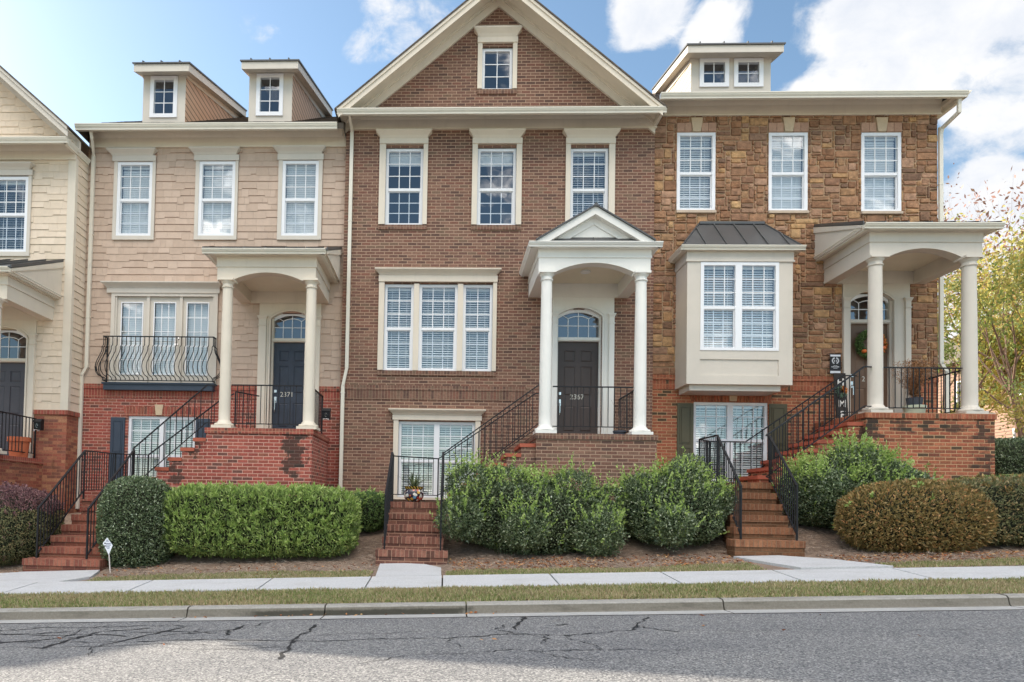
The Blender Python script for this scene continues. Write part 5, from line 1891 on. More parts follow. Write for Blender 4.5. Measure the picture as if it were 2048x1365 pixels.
    window(bo, bw, by - 0.035, ((0, 0.487, 3), (0.487, 1, 3)), Y=by, fw=0.068, blind='slats', tilt=50, meet=5.33, name='bay_window')
    g = MB()
    gutter_x(g, 4.76, 7.26, by - 0.08, 6.49, 6.58, 0.10)
    gutter_y(g, 4.86, by - 0.08, Y, 6.49, 6.58, -1, 0.10)
    gutter_y(g, 7.16, by - 0.08, Y, 6.49, 6.58, 1, 0.10)
    g.box(4.86, 7.16, by - 0.08, Y, 6.495, 6.51)
    obj('bay_gutter', g, M['gutter'], bo)
    r = MB()
    yr, ze, zr = by - 0.10, 6.582, 7.36
    A, Bq, C_, D_ = (4.80, yr, ze), (7.22, yr, ze), (6.80, Y - 0.02, zr), (5.42, Y - 0.02, zr)
    r.quad(A, Bq, C_, D_)
    r.poly([A, D_, (4.80, Y, ze)])
    r.poly([Bq, (7.22, Y, ze), C_])
    r.box(5.42, 6.80, Y - 0.06, Y, zr - 0.01, zr + 0.045)
    for i in range(5):
        xb_ = 5.30 + 0.42 * i
        t = 1.0
        x_t = xb_ if 5.42 < xb_ < 6.80 else xb_
        # ribs run up the front slope until they meet the hips
        if xb_ < 5.42:
            t = (xb_ - 4.80) / (5.42 - 4.80)
        if xb_ > 6.80:
            t = (7.22 - xb_) / (7.22 - 6.80)
        p1 = (xb_, yr + (Y - 0.02 - yr) * t, ze + (zr - ze) * t)
        r.hexa([(xb_ - .012, yr, ze), (xb_ + .012, yr, ze), (p1[0] + .012, p1[1], p1[2]), (p1[0] - .012, p1[1], p1[2]),
                (xb_ - .012, yr, ze + .035), (xb_ + .012, yr, ze + .035), (p1[0] + .012, p1[1], p1[2] + .035), (p1[0] - .012, p1[1], p1[2] + .035)])
    r.bar((4.80, yr, ze + 0.01), (5.42, Y - 0.02, zr + 0.01), 0.03)
    r.bar((7.22, yr, ze + 0.01), (6.80, Y - 0.02, zr + 0.01), 0.03)
    obj('bay_roof', r, M['metal_roof'], bo)
    # cornice
    c = MB()
    cornice(c, 4.45, 10.50, Y, 9.735, 10.03, 10.12, 0.50, 9.90)
    c.box(10.45, 10.50, Y + 0.02, Y + 0.6, 9.735, 10.03)
    c.hexa([(10.50, Y - 0.5, 9.89), (10.61, Y - 0.5, 9.89), (10.61, Y + 0.5, 9.89), (10.50, Y + 0.5, 9.89), (10.50, Y - 0.5, 9.92), (10.61, Y - 0.5, 9.92), (10.61, Y + 0.5, 9.92), (10.50, Y + 0.5, 10.1)])
    obj('cornice', c, M['trim'], h)
    g = MB()
    gutter_x(g, 4.40, 10.66, Y - 0.50, 9.81, 9.925)
    gutter_y(g, 10.60, Y - 0.50, Y + 0.5, 9.81, 9.925, 1)
    obj('gutter', g, M['gutter'], h)
    hipped_roof('roof', 4.44, 10.64, Y - 0.55, 9.935, 4.1, 12.55, h, M['asphalt_roof'], hl=0.0, hr=3.2)
    zs = (12.55 - 9.935) / (4.1 - (Y - 0.55))
    rl = lambda y: 9.935 + zs * (y - (Y - 0.55))
    dormer(h, (5.384, 7.146, 10.3, 11.321), 0.55, rl, [(5.572, 6.22, 10.67, 11.319), (6.331, 6.976, 10.665, 11.312)], M['trim_grey'], M['lap_cream'], zs,
           (5.20, 7.28, 11.26, 11.44), lift=0.18, cols=2, rows=2)
    dsx = 10.50
    downspout(h, [(10.56, -0.38, 9.85), (10.57, -0.36, 9.55), (10.50, 0.02, 9.42), (10.485, 0.05, 9.3)])
    downspout(h, [(10.485, 0.05, 9.45), (10.485, 0.05, 4.35), (10.60, 0.05, 4.18), (10.60, 0.05, 2.0)])
    entrance(h, 8.459, 9.854, 6.105, 3.05, 8.658, 9.467, 5.222, 5.70, 5.85, Y, M['trim_grey'], M['door_tan'], '2', lab='weathered brown door with an autumn wreath', numdx=-0.10)
    beams(h, 8.07, 10.16, 6.06, 6.60, 8.386, 9.81, 6.245, -1.50, Y, M['trim_grey'], line=6.36, zceil=6.34, backx=(8.31, 9.92), backz=6.06)
    for cx in (8.172, 9.91):
        column(h, cx, -1.50, 3.05, 6.06, mat=M['trim_grey'], r0=0.13, r1=0.115)
    shed_porch_roof(h, 7.95, 10.30, -1.64, 6.64, Y, 7.30, 7.85, 10.39, 6.545, 6.645, M['trim_grey'])
    st = MB()
    st.box(7.89, 10.23, -1.68, Y, 0.8, 2.95, 0)
    st.box(7.87, 10.25, -1.705, Y, 2.95, 3.05, 1)
    obj('stoop', st, [M['brick_orange'], M['brick_orange_r']], h)
    sb = MB()
    sb.box(9.68, 10.24, -1.69, -1.25, 3.051, 3.075)
    obj('stone_pad', sb, M['sill_stone'], h)
    stepped(h, 7.89, 8, 0.275, 3.05, 0.174, -1.60, -0.50, 0.8, M['brick_orange'], M['tread'])
    ld = MB()
    ld.box(4.78, 6.0, -2.34, -0.75, 0.8, 1.55, 0)
    ld.box(4.76, 6.02, -2.355, -0.75, 1.551, 1.656, 1)
    obj('landing', ld, [M['step_orange'], M['brick_orange_r']], h)
    front_steps(h, 4.55, 5.42, 6, 1.656, 0.188, -4.14, 0.3, -2.3, M['step_orange'], M['step_orange_r'], wide=0.045, x_shift=0.28)
    railing(h, [(4.61, -4.0, 1.54), (4.86, -2.42, 2.50), (4.92, -1.4, 2.52), (5.34, -0.80, 2.54), (6.13, -0.62, 2.56), (8.08, -0.60, 3.95), (8.35, -0.6, 3.95)], h=0.84, posts=[0, 1, 2, 3])
    railing(h, [(5.46, -4.0, 1.57), (5.78, -2.42, 2.50), (5.80, -2.25, 2.53), (7.90, -1.62, 3.93), (8.05, -1.58, 3.93)], h=0.84, posts=[0, 1])
    railing(h, [(8.32, -1.50, 3.94), (9.77, -1.50, 3.94)], h=0.86, posts=[])
    railing(h, [(9.91, -1.36, 3.94), (9.91, -0.05, 3.94)], h=0.86, posts=[1])
    return h


# ================================================================== cream house (far left, cut by the frame) and its neighbour
def house_cream():
    h = thing('townhouse', (-11.6, -0.4, 0.8), 'cream shingled townhouse over worn brick, cut off by the left edge of the photo', 'house', GRP)
    X0, X1, Y = -14.95, -8.23, -0.4
    B = 3.046
    wA = (-10.056, -9.253, 6.509, 8.181)
    wB = (-12.05, -11.25, 6.509, 8.181)
    wC = (-14.05, -13.25, 6.509, 8.181)
    big = (-14.2, -12.0, 3.5, 5.2)
    dh = (-10.10, -9.17, 1.9, 4.80)
    holes = [wA, wB, wC, big, dh]
    apx = (X0 + X1) / 2
    sl = 0.86
    apz = 8.93 + sl * (X1 - apx)
    mb = MB()
    wall(mb, [X0, X1], 0.0, B, holes, Y, 0.1)
    mb.box(X1 - 0.02, X1, Y + 0.001, 0.30, 0.0, B + 0.72 * 0)
    mb.box(X0, X0 + 0.02, Y + 0.001, 9, 0.0, B)
    base = obj('brick_wall', mb, M['brick_worn'], h)
    s = MB()
    s.box(-8.97, X1 + 0.03, Y - 0.03, Y + 0.02, B - 0.10, B)
    s.box(X1 - 0.02, X1 + 0.03, Y + 0.02, 0.13, B - 0.10, B)
    obj('rowlock_course', s, M['brick_red_r'], base)
    top = lambda x: apz - 0.12 - sl * abs(x - apx)
    mb = MB()
    wall(mb, [X0, apx, X1], B, lambda x: apz - sl * abs(x - apx), holes, Y, 0.05)
    mb.box(X1 - 0.02, X1, Y + 0.001, 0.14, B, 8.86)
    mb.box(X0, X0 + 0.02, Y + 0.001, 9, B, 8.9)
    ba = obj('wall', mb, M['backing_cream'], h)
    sh = MB()
    hh = [(w[0] - 0.08, w[1] + 0.07, w[2] - 0.09, w[3] + 0.25) for w in (wA, wB, wC)] + [(-10.3, -8.975, 1.9, 5.0)]
    shingles(sh, X0, X1 - 0.14, B, apz, holes + hh, lambda u, o, z: (u, Y - o, z), 31, top=top)
    shingles(sh, Y + 0.02, 0.13, B, 8.85, [], lambda u, o, z: (X1 + o, u, z), 32)
    obj('shingles', sh, M['shingle_cream'], ba)
    c = MB()
    c.box(X1 - 0.145, X1 + 0.028, Y - 0.028, Y, B, 8.60)
    c.box(X1, X1 + 0.028, Y, Y + 0.07, B, 8.60)
    cornice(c, X0, X1 + 0.02, Y, 8.548, 8.82, 8.91, 0.45, 8.76)
    obj('cornice', c, M['trim'], h)
    g = MB()
    gutter_x(g, X0, X1 + 0.09, Y - 0.45, 8.675, 8.785)
    gutter_y(g, X1 - 0.02, Y - 0.45, 0.05, 8.675, 8.785, 1)
    obj('gutter', g, M['gutter'], h)
    pz = apz + 0.16
    def rake(xe, y0, y1, o0, o1):
        z = lambda x: pz - sl * abs(x - apx)
        p = [(apx, z(apx) - o1), (xe, z(xe) - o1), (xe, z(xe) - o0), (apx, z(apx) - o0)]
        rk.prism(p[::-1] if xe < apx else p, y0, y1)
    for xe in (X0 - 0.05, X1 + 0.10):
        rk = MB()
        rake(xe, Y - 0.53, Y - 0.50, 0.0, 0.20)
        rake(xe, Y - 0.56, Y - 0.53, 0.0, 0.07)
        rake(xe, Y - 0.499, Y - 0.03, 0.03, 0.05)
        rake(xe, Y - 0.05, Y + 0.01, 0.04, 0.30)
        obj('rake_board', rk, M['trim_grey'], h)
    rf = MB()
    for sx in (-1, 1):
        L = 3.50
        xe = apx + sx * L
        q = [(apx, pz + .005), (xe, pz + .005 - sl * L), (xe, pz + .04 - sl * L), (apx, pz + .04)]
        rf.prism(q if sx > 0 else q[::-1], Y - 0.58, 9.0)
    obj('roof', rf, M['asphalt_roof'], h)
    for k, w in enumerate((wA, wB, wC)):
        window(h, w, Y - 0.03, Y=Y, cmat=M['trim_grey'], fw=0.07, blind='slats', tilt=30, meet=7.35,
               casing=(w[0] - .08, w[1] + .07, w[2] - .095, w[3] + 0.02, 1), head=(w[0] - .1, w[1] + .09, w[3] + 0.02, w[3] + 0.14), crown=(w[0] - .2, w[1] + .12, w[3] + .14, w[3] + .265))
    window(h, big, Y - 0.03, ((0, 0.3, 2), (0.33, 0.67, 3), (0.7, 1, 2)), Y=Y, cmat=M['trim_grey'], casing=(big[0] - .1, big[1] + .1, big[2] - .1, big[3] + .02, 1), blind='slats')
    entrance(h, -10.32, -8.965, 5.014, 1.96, -10.08, -9.215, 4.088, 4.62, 4.782, Y, M['trim'], M['door_grey'], None, lab='charcoal panelled door at the left edge')
    beams(h, -10.62, -8.60, 5.0, 5.48, -10.35, -8.87, 5.18, -2.0, Y, M['trim'], line=5.28, zceil=5.30, backx=(-10.38, -8.85), backz=5.0)
    for cx in (-10.40, -8.80):
        column(h, cx, -2.02, 1.98, 5.0, mat=M['trim'], r0=0.113, r1=0.098)
    shed_porch_roof(h, -10.75, -8.52, -2.15, 5.56, Y, 6.30, -10.85, -8.43, 5.47, 5.56, M['trim'])
    st = MB()
    st.box(-10.8, -8.74, -2.2, Y, 0.0, 1.86, 0)
    st.box(-10.82, -8.71, -2.225, Y, 1.86, 1.965, 1)
    obj('stoop', st, [M['brick_worn'], M['brick_red_r']], h)
    railing(h, [(-8.83, -1.88, 2.83), (-8.83, -0.55, 2.83)], h=0.84, posts=[1])
    railing(h, [(-10.3, -2.02, 2.83), (-8.92, -2.02, 2.83)], h=0.84, posts=[])
    railing(h, [(-10.25, -1.2, 2.83), (-9.75, -0.55, 2.83)], h=0.84, posts=[])
    return h


def house_far_left():
    h = thing('townhouse', (-18.2, 0.15, 0.6), 'townhouse beyond the cream one, outside the left edge of the photo', 'house', GRP)
    X0, X1, Y = -21.6, -14.96, 0.15
    mb = MB()
    ws = [(-20.8, -20.0, 6.3, 7.9), (-18.7, -17.9, 6.3, 7.9), (-16.6, -15.8, 6.3, 7.9)]
    wall(mb, [X0, X1], 0, 9.1, ws, Y, 0.1)
    mb.box(X0, X0 + .02, Y + .001, 9, 0, 9.1)
    obj('wall', mb, M['brick_red'], h)
    for w in ws:
        window(h, w, Y + 0.03, Y=Y, blind='slats')
    g = MB()
    gutter_x(g, X0, X1, Y - 0.46, 8.95, 9.07)
    g.box(X0, X1, Y - 0.46, Y, 8.9, 8.96)
    obj('gutter', g, M['gutter'], h)
    hipped_roof('roof', X0, X1, Y - 0.5, 9.08, 5.15, 12.1, h, M['asphalt_roof'])
    zs = (12.1 - 9.08) / (5.15 - Y + 0.5)
    rl = lambda y: 9.08 + zs * (y - (Y - 0.5))
    for a in (-21.5, -20.45):
        dormer(h, (a, a + 0.98, 9.5, 10.7), 0.55, rl, [(a + .18, a + .82, 9.7, 10.6)], M['trim_grey'], M['lap_pink'], zs, (a, a + 1.05, 10.6, 10.8), lift=0.3)
    return h


house_mid()
house_tan()
house_stone()
house_cream()
house_far_left()


# ================================================================== plants
def leaf_mesh(P, D, Nn, L, W):
    """P base points, D leaf axes, Nn normals -> folded-flat leaf quads"""
    S = np.cross(D, Nn)
    S /= np.linalg.norm(S, axis=1, keepdims=True) + 1e-9
    L = L[:, None]
    W = W[:, None]
    a = P
    b = P + D * L * 0.5 + S * W * 0.5
    c = P + D * L
    d = P + D * L * 0.5 - S * W * 0.5
    V = np.stack([a, b, c, d], 1).reshape(-1, 3)
    F = np.arange(len(P) * 4).reshape(-1, 4)
    return V, F


def unit(a):
    return a / (np.linalg.norm(a, axis=1, keepdims=True) + 1e-9)


def lump(P, seed, s=1.0):
    r = np.random.default_rng(seed)
    out = np.zeros(len(P))
    for k in range(7):
        w = r.normal(size=3) * (2.2 + 1.6 * k) / s
        out += np.sin(P @ w + r.uniform(0, 6.28)) / (1.6 + k * 0.8)
    return out / 2.2


def bush(name, label, x0, x1, y0, y1, z1, zg=None, p=2.6, n=20000, leaf=0.035, aspect=0.5, mats=None, shoots=0, shoot_len=(0.08, 0.2),
         rough=0.06, seed=1, group=None, cat='shrub', upright=0.35, flat=False, light_top=0.0, core=None, shoot_top=0.6, shoot_zone=None, topmat=0.0, clumps=()):
    r = np.random.default_rng(seed)
    cx, cy = (x0 + x1) / 2, (y0 + y1) / 2
    g = zg if zg is not None else G(cx, cy)
    rx, ry, rz = (x1 - x0) / 2, (y1 - y0) / 2, (z1 - g) / 2 * (1.12 if not flat else 1.04)
    cz = z1 - rz
    root = thing(name, (cx, cy, g), label, cat, group)
    # directions weighted so that points spread over the surface evenly
    m = int(n * 2.4)
    d = unit(r.normal(size=(m, 3)))
    rr = (np.abs(d) ** p).sum(1) ** (-1.0 / p)
    S = d * rr[:, None] * np.array([rx, ry, rz])
    # thin out by area element so long boxes do not starve
    nrm = unit(np.sign(d) * np.abs(d) ** (p - 1) / np.array([rx, ry, rz]))
    wgt = (rr ** 3) * rx * ry * rz / np.maximum(1e-6, (S * nrm).sum(1))
    wgt /= wgt.max()
    keep = (r.random(m) < wgt * 1.0 + 0.02)
    S, nrm = S[keep], nrm[keep]
    while len(S) < n:
        S = np.concatenate([S, S + r.normal(size=S.shape) * 0.012])
        nrm = np.concatenate([nrm, nrm])
    S, nrm = S[:n], nrm[:n]
    C_ = np.array([cx, cy, cz])
    P = C_ + S
    disp = lump(P, seed + 5) * rough * 0.7 + lump(P, seed + 6, 2.6) * rough * 0.9
    depth = np.abs(r.normal(size=len(P))) * 0.045
    P = P + nrm * (disp - depth)[:, None]
    for (bx, by, bz, br) in clumps:
        k = int(6500 * br * br / 0.12)
        q = unit(r.normal(size=(k, 3)))
        q = q[q[:, 1] < 0.5]
        rad = br * (1 + 0.25 * lump(q * 2 + bx, seed)) * r.uniform(0.72, 1.04, len(q))
        P = np.concatenate([P, np.array([bx, by, bz]) + q * rad[:, None] * np.array([1.15, 1, 1])])
        nrm = np.concatenate([nrm, q])
    gz = np.array([G(q[0], q[1]) for q in P[:, :2]])
    ok = (P[:, 2] > gz - 0.02) & (P[:, 1] < cy + ry * 0.75)
    P, nrm = P[ok], nrm[ok]
    m = len(P)
    D = unit(nrm * 0.55 + np.array([0, 0, upright]) + r.normal(size=(m, 3)) * 0.5)
    Nn = unit(nrm + r.normal(size=(m, 3)) * 0.65)
    L = leaf * r.uniform(0.65, 1.25, m)
    V, F = leaf_mesh(P, D, Nn, L, L * aspect)
    mi = np.zeros(len(F), int)
    if topmat > 0:
        mi[(P[:, 2] > z1 - topmat + lump(P, seed + 9) * 0.15)] = 1
    Vs, Fs, Ms = [V], [F], [mi]
    if shoots:
        # new growth: thin stems with paler leaves, more of them towards the top
        top = nrm[:, 2] > (0.25 if shoot_top > 0.5 else -0.3)
        idx = np.where(top | (r.random(m) < (1 - shoot_top) * 0.5))[0]
        if shoot_zone is not None:
            q = P[idx]
            idx = idx[[any(a < x < b for a, b in shoot_zone) or r.random() < 0.12 for x in q[:, 0]]]
        sel = r.choice(idx, shoots)
        B = P[sel]
        SD = unit(nrm[sel] * 0.5 + np.array([0, 0, 0.9]) + r.normal(size=(shoots, 3)) * 0.22)
        SL = r.uniform(*shoot_len, shoots)
        k = 11
        t = np.tile(np.linspace(0.1, 1, k), shoots)
        BB = np.repeat(B, k, 0)
        DD = np.repeat(SD, k, 0)
        LL = np.repeat(SL, k)
        Q = BB + DD * (t * LL)[:, None]
        ld = unit(DD * 0.8 + r.normal(size=Q.shape) * 0.55)
        ln = unit(r.normal(size=Q.shape) + np.array([0, -0.3, 0.3]))
        l2 = leaf * r.uniform(0.9, 1.5, len(Q))
        V2, F2 = leaf_mesh(Q, ld, ln, l2, l2 * aspect)
        Vs.append(V2)
        Fs.append(F2 + len(V))
        Ms.append(np.ones(len(F2), int) * (2 if topmat > 0 else 1))
    np_obj('foliage', np.concatenate(Vs), np.concatenate(Fs), mats, root, np.concatenate(Ms))
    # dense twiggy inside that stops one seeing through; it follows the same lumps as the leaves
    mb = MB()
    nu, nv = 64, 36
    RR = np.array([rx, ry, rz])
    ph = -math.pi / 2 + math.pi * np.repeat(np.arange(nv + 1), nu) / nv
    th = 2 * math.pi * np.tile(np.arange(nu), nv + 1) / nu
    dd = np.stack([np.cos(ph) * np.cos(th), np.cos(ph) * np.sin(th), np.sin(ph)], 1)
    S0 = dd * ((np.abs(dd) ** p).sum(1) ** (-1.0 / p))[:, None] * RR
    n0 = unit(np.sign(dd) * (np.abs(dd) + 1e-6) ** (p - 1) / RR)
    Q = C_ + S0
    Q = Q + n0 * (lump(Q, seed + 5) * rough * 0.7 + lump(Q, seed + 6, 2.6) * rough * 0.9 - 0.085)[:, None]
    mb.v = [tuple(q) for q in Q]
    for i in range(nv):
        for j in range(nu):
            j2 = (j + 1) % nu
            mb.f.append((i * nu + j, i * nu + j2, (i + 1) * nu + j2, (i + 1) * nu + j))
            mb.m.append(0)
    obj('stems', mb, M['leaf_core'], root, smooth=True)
    return root


LM = lambda name, stops, **k: island_mat(name, [(a, srgb(*b)) for a, b in stops], **{**dict(rough=0.45, var=0.0, bump=0.0, spec=0.35, transl=0.25), **k})
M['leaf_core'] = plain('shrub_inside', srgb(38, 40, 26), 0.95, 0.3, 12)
M['leaf_dark'] = LM('leaf_dark', [(0, (66, 80, 52)), (0.4, (94, 110, 74)), (0.75, (126, 142, 102)), (0.92, (164, 176, 138)), (1, (204, 210, 184))], rough=0.35, spec=0.5)
M['leaf_mid'] = LM('leaf_mid', [(0, (66, 88, 52)), (0.5, (98, 124, 70)), (1, (134, 158, 92))])
M['leaf_hedge'] = LM('leaf_hedge', [(0, (84, 102, 56)), (0.4, (122, 144, 78)), (0.8, (160, 180, 102)), (1, (204, 214, 142))])
M['leaf_new'] = LM('leaf_new', [(0, (140, 166, 84)), (0.6, (172, 194, 108)), (1, (202, 216, 142))], transl=0.4)
M['leaf_bronze'] = LM('leaf_bronze', [(0, (108, 100, 60)), (0.5, (150, 132, 82)), (0.85, (182, 152, 98)), (1, (200, 144, 98))])
M['leaf_plum'] = LM('leaf_plum', [(0, (104, 70, 74)), (0.6, (140, 100, 102)), (1, (168, 134, 128))])
M['leaf_grn_br'] = LM('leaf_green_brown', [(0, (98, 104, 70)), (0.6, (138, 138, 96)), (1, (172, 146, 106))])
M['bark'] = plain('bark', srgb(138, 114, 100), 0.9, 0.25, 6, 0.6, 40)

bush('boxwood', 'round clipped dark boxwood beside the left brick steps and the little yard sign', -5.74, -4.50, -4.15, -3.05, 1.53, p=2.7, n=24000, leaf=0.038, aspect=0.55,
     mats=[M['leaf_dark']], seed=2, rough=0.03)
bush('hedge', 'long clipped bright green hedge in front of the red brick stoop', -4.66, -1.46, -3.95, -2.75, 1.36, p=5.5, n=34000, leaf=0.065, aspect=0.30,
     mats=[M['leaf_hedge'], M['leaf_new']], seed=3, rough=0.035, upright=0.75, flat=True, shoots=900, shoot_len=(0.04, 0.10), shoot_top=0.3, cat='hedge')
bush('shrub', 'small shaded shrub between the long clipped hedge and the middle steps', -1.72, -1.08, -2.9, -1.9, 1.34, p=3.0, n=9000, leaf=0.045, aspect=0.4,
     mats=[M['leaf_mid'], M['leaf_new']], seed=4, rough=0.05, shoots=50, shoot_len=(0.04, 0.1))
bush('shrub', 'large dark overgrown shrub with pale shoots right of the middle steps', 0.02, 2.98, -3.92, -2.6, 1.56, p=2.9, n=38000, leaf=0.042, aspect=0.55,
     mats=[M['leaf_dark'], M['leaf_new']], seed=5, rough=0.20, shoots=640, shoot_len=(0.08, 0.36), shoot_top=0.55, clumps=[(0.42, -3.45, 1.50, 0.33), (1.0, -3.3, 1.46, 0.36), (1.55, -3.4, 1.38, 0.28), (2.1, -3.4, 1.42, 0.34), (2.7, -3.35, 1.22, 0.30), (0.25, -3.75, 0.95, 0.33), (1.3, -3.85, 0.8, 0.34), (2.45, -3.8, 0.75, 0.36)], group='overgrown dark shrubs with pale shoots')
bush('shrub', 'overgrown shrub touching the left side of the right-hand steps', 2.90, 4.66, -3.9, -2.6, 1.62, p=2.7, n=25000, leaf=0.042, aspect=0.55,
     mats=[M['leaf_dark'], M['leaf_new']], seed=6, rough=0.20, shoots=360, shoot_len=(0.08, 0.32), shoot_top=0.55, clumps=[(3.3, -3.4, 1.42, 0.32), (3.95, -3.3, 1.56, 0.36), (4.4, -3.4, 1.30, 0.30), (3.6, -3.85, 0.9, 0.32)], group='overgrown dark shrubs with pale shoots')
bush('shrub', 'round dark shrub top under the stone house ground floor window', 3.92, 4.86, -2.75, -1.9, 2.16, p=2.2, n=9000, leaf=0.034, aspect=0.52,
     mats=[M['leaf_dark']], seed=7, rough=0.05)
bush('shrub', 'mounded shrub with tall pale shoots right of the right-hand steps', 5.86, 8.15, -3.5, -2.2, 2.06, p=2.3, n=34000, leaf=0.042, aspect=0.55,
     mats=[M['leaf_dark'], M['leaf_new']], seed=8, rough=0.14, shoots=560, shoot_len=(0.10, 0.34), shoot_zone=[(6.6, 7.5), (5.9, 6.3)], clumps=[(6.9, -3.0, 1.95, 0.36), (7.4, -2.9, 1.85, 0.30), (6.35, -3.2, 1.55, 0.32), (7.95, -2.9, 1.6, 0.28)], group='overgrown dark shrubs with pale shoots')
bush('hedge', 'rounded bronze green hedge in front of the tall mounded shrub', 6.22, 8.5, -4.35, -3.25, 1.66, p=2.5, n=26000, leaf=0.056, aspect=0.38,
     mats=[M['leaf_bronze'], M['leaf_new']], seed=9, rough=0.05, shoots=16, shoot_len=(0.04, 0.1), cat='hedge', group='bronze green clipped hedges')
bush('hedge', 'long flat olive green hedge running out at the right edge', 7.7, 12.0, -4.15, -3.15, 1.74, p=4.5, n=32000, leaf=0.054, aspect=0.38,
     mats=[M['leaf_grn_br'], M['leaf_bronze']], seed=10, rough=0.05, cat='hedge', flat=True, shoots=300, shoot_len=(0.03, 0.08), group='bronze green clipped hedges')
bush('shrub', 'dark glossy shrub at the corner of the far right brick stoop', 10.42, 12.3, -1.3, 0.3, 2.72, p=2.8, n=26000, leaf=0.04, aspect=0.45,
     mats=[M['leaf_dark']], seed=11, rough=0.07, group=None)
bush('shrub', 'grey green shrub at the right edge behind the dark glossy one', 12.35, 14.0, -0.2, 1.4, 3.0, p=2.4, n=14000, leaf=0.045, aspect=0.45,
     mats=[M['leaf_grn_br']], seed=12, rough=0.08)
bush('shrub', 'low plum and green shrub left of the left brick steps', -8.6, -6.72, -4.2, -2.5, 1.34, p=2.5, n=36000, leaf=0.034, aspect=0.5,
     mats=[M['leaf_grn_br'], M['leaf_plum'], M['leaf_plum']], seed=13, rough=0.09, topmat=0.42, shoots=200, shoot_len=(0.04, 0.12))


def scatter_area(n, x0, x1, y0, y1, r, keep=None):
    x = r.uniform(x0, x1, n)
    y = r.uniform(y0, y1, n)
    if keep is not None:
        k = keep(x, y)
        x, y = x[k], y[k]
    z = np.array([G(a, b) for a, b in zip(x, y)])
    return np.stack([x, y, z], 1)


def grass(name, areas, mats, h=(0.025, 0.06), seed=1):
    r = np.random.default_rng(seed)
    Ps = []
    for (n, x0, x1, y0, y1, keep) in areas:
        Ps.append(scatter_area(n, x0, x1, y0, y1, r, keep))
    P = np.concatenate(Ps)
    P[:, 2] -= 0.015
    m = len(P)
    D = unit(np.stack([r.normal(size=m) * 0.45, r.normal(size=m) * 0.45, np.ones(m)], 1))
    Nn = unit(r.normal(size=(m, 3)) * np.array([1, 1, 0.1]))
    L = r.uniform(*h, m) * (1 + 0.35 * lump(P, seed, 0.6)) + 0.01
    V, F = leaf_mesh(P, D, Nn, L, np.full(m, 0.011))
    o = np_obj(name, V, F, mats, None, (r.random(m) < 0.5 + 0.45 * lump(P * np.array([1, 2, 1]), seed + 3, 1.6)).astype(int))
    return tag(o, kind='stuff')


M['grass_g'] = LM('grass_green', [(0, (118, 128, 74)), (0.6, (148, 156, 96)), (1, (172, 174, 120))], rough=0.7)
M['grass_b'] = LM('grass_straw', [(0, (160, 142, 104)), (0.6, (186, 168, 130)), (1, (206, 190, 156))], rough=0.8)


def path_free(x, y):
    a = (x > -1.02 - (y + 4.13) * 0.0) & (x < 0.04)
    b = (x > 4.30) & (x < 6.0 + (y + 5.5) * -0.25)
    c = (x > -8.5) & (x < -5.15 - (y + 4.9) * 0.3)
    return ~(a | b | c)


def front_strip(x, y):
    edge = np.where(x < -1, -4.88, -5.08) + 0.07 * np.sin(x * 1.7) + 0.05 * np.sin(x * 4.1) + 0.12 * np.clip(np.cos((x + 2.9) * 0.9), 0, 1)
    return path_free(x, y) & (y < edge)


gv = grass('verge_grass', [(90000, -8.5, 9.5, -7.28, -6.36, None)], [M['grass_g'], M['grass_b']], seed=3)
tag(gv, 'strip of short patchy grass between kerb and pavement', 'grass')
gf = grass('lawn_edge', [(95000, -9.5, 12.5, -5.55, -4.7, front_strip)], [M['grass_g'], M['grass_b']], h=(0.02, 0.05), seed=4)
tag(gf, 'narrow strip of short grass between pavement and mulch beds', 'grass')

# pine straw and fallen leaves
def straw(n, x0, x1, y0, y1, seed):
    r = np.random.default_rng(seed)
    P = scatter_area(n, x0, x1, y0, y1, r, lambda x, y: path_free(x, y) | (y > -4.0))
    m = len(P)
    P[:, 2] += -0.012 + np.abs(r.normal(size=m)) * 0.012 + 0.02 * np.clip(lump(P, seed, 0.5), 0, 1)
    a = r.uniform(0, 6.28, m)
    D = unit(np.stack([np.cos(a), np.sin(a), r.normal(size=m) * 0.18], 1))
    Nn = unit(np.stack([r.normal(size=m) * 0.3, r.normal(size=m) * 0.3, np.ones(m)], 1))
    L = r.uniform(0.06, 0.16, m)
    return leaf_mesh(P, D, Nn, L, np.full(m, 0.006))


M['straw'] = LM('straw', [(0, (112, 92, 78)), (0.4, (154, 134, 116)), (0.8, (190, 172, 154)), (1, (212, 198, 184))], rough=0.8, transl=0.0)
V, F = straw(70000, -9.5, 12.5, -5.3, -2.9, 5)
st = np_obj('pine_straw', V, F, [M['straw']])
tag(st, 'brown pine straw mulch covering the beds under the shrubs', 'mulch', kind='stuff')

M['dead_leaf'] = LM('dead_leaf', [(0, (110, 62, 36)), (0.5, (160, 96, 56)), (0.85, (190, 140, 90)), (1, (206, 170, 120))], rough=0.8, transl=0.1)
r_ = np.random.default_rng(9)
parts = [scatter_area(1500, 0.1, 4.4, -5.1, -3.9, r_, None), scatter_area(900, 5.7, 9.5, -5.05, -4.2, r_, None), scatter_area(260, -5.2, -1.1, -5.1, -4.0, r_, None),
         scatter_area(60, -6, 8, -7.3, -6.4, r_, None), scatter_area(300, -9, -6.8, -5.0, -4.0, r_, None)]
gut = scatter_area(34, -3.0, 0.6, -7.50, -7.44, r_, None)
rd = scatter_area(14, -4, 7, -9.2, -7.7, r_, None)
P = np.concatenate(parts + [gut, rd])
m = len(P)
P[:, 2] += 0.012
a = r_.uniform(0, 6.28, m)
D = unit(np.stack([np.cos(a), np.sin(a), r_.normal(size=m) * 0.25], 1))
Nn = unit(np.stack([r_.normal(size=m) * 0.5, r_.normal(size=m) * 0.5, np.ones(m)], 1))
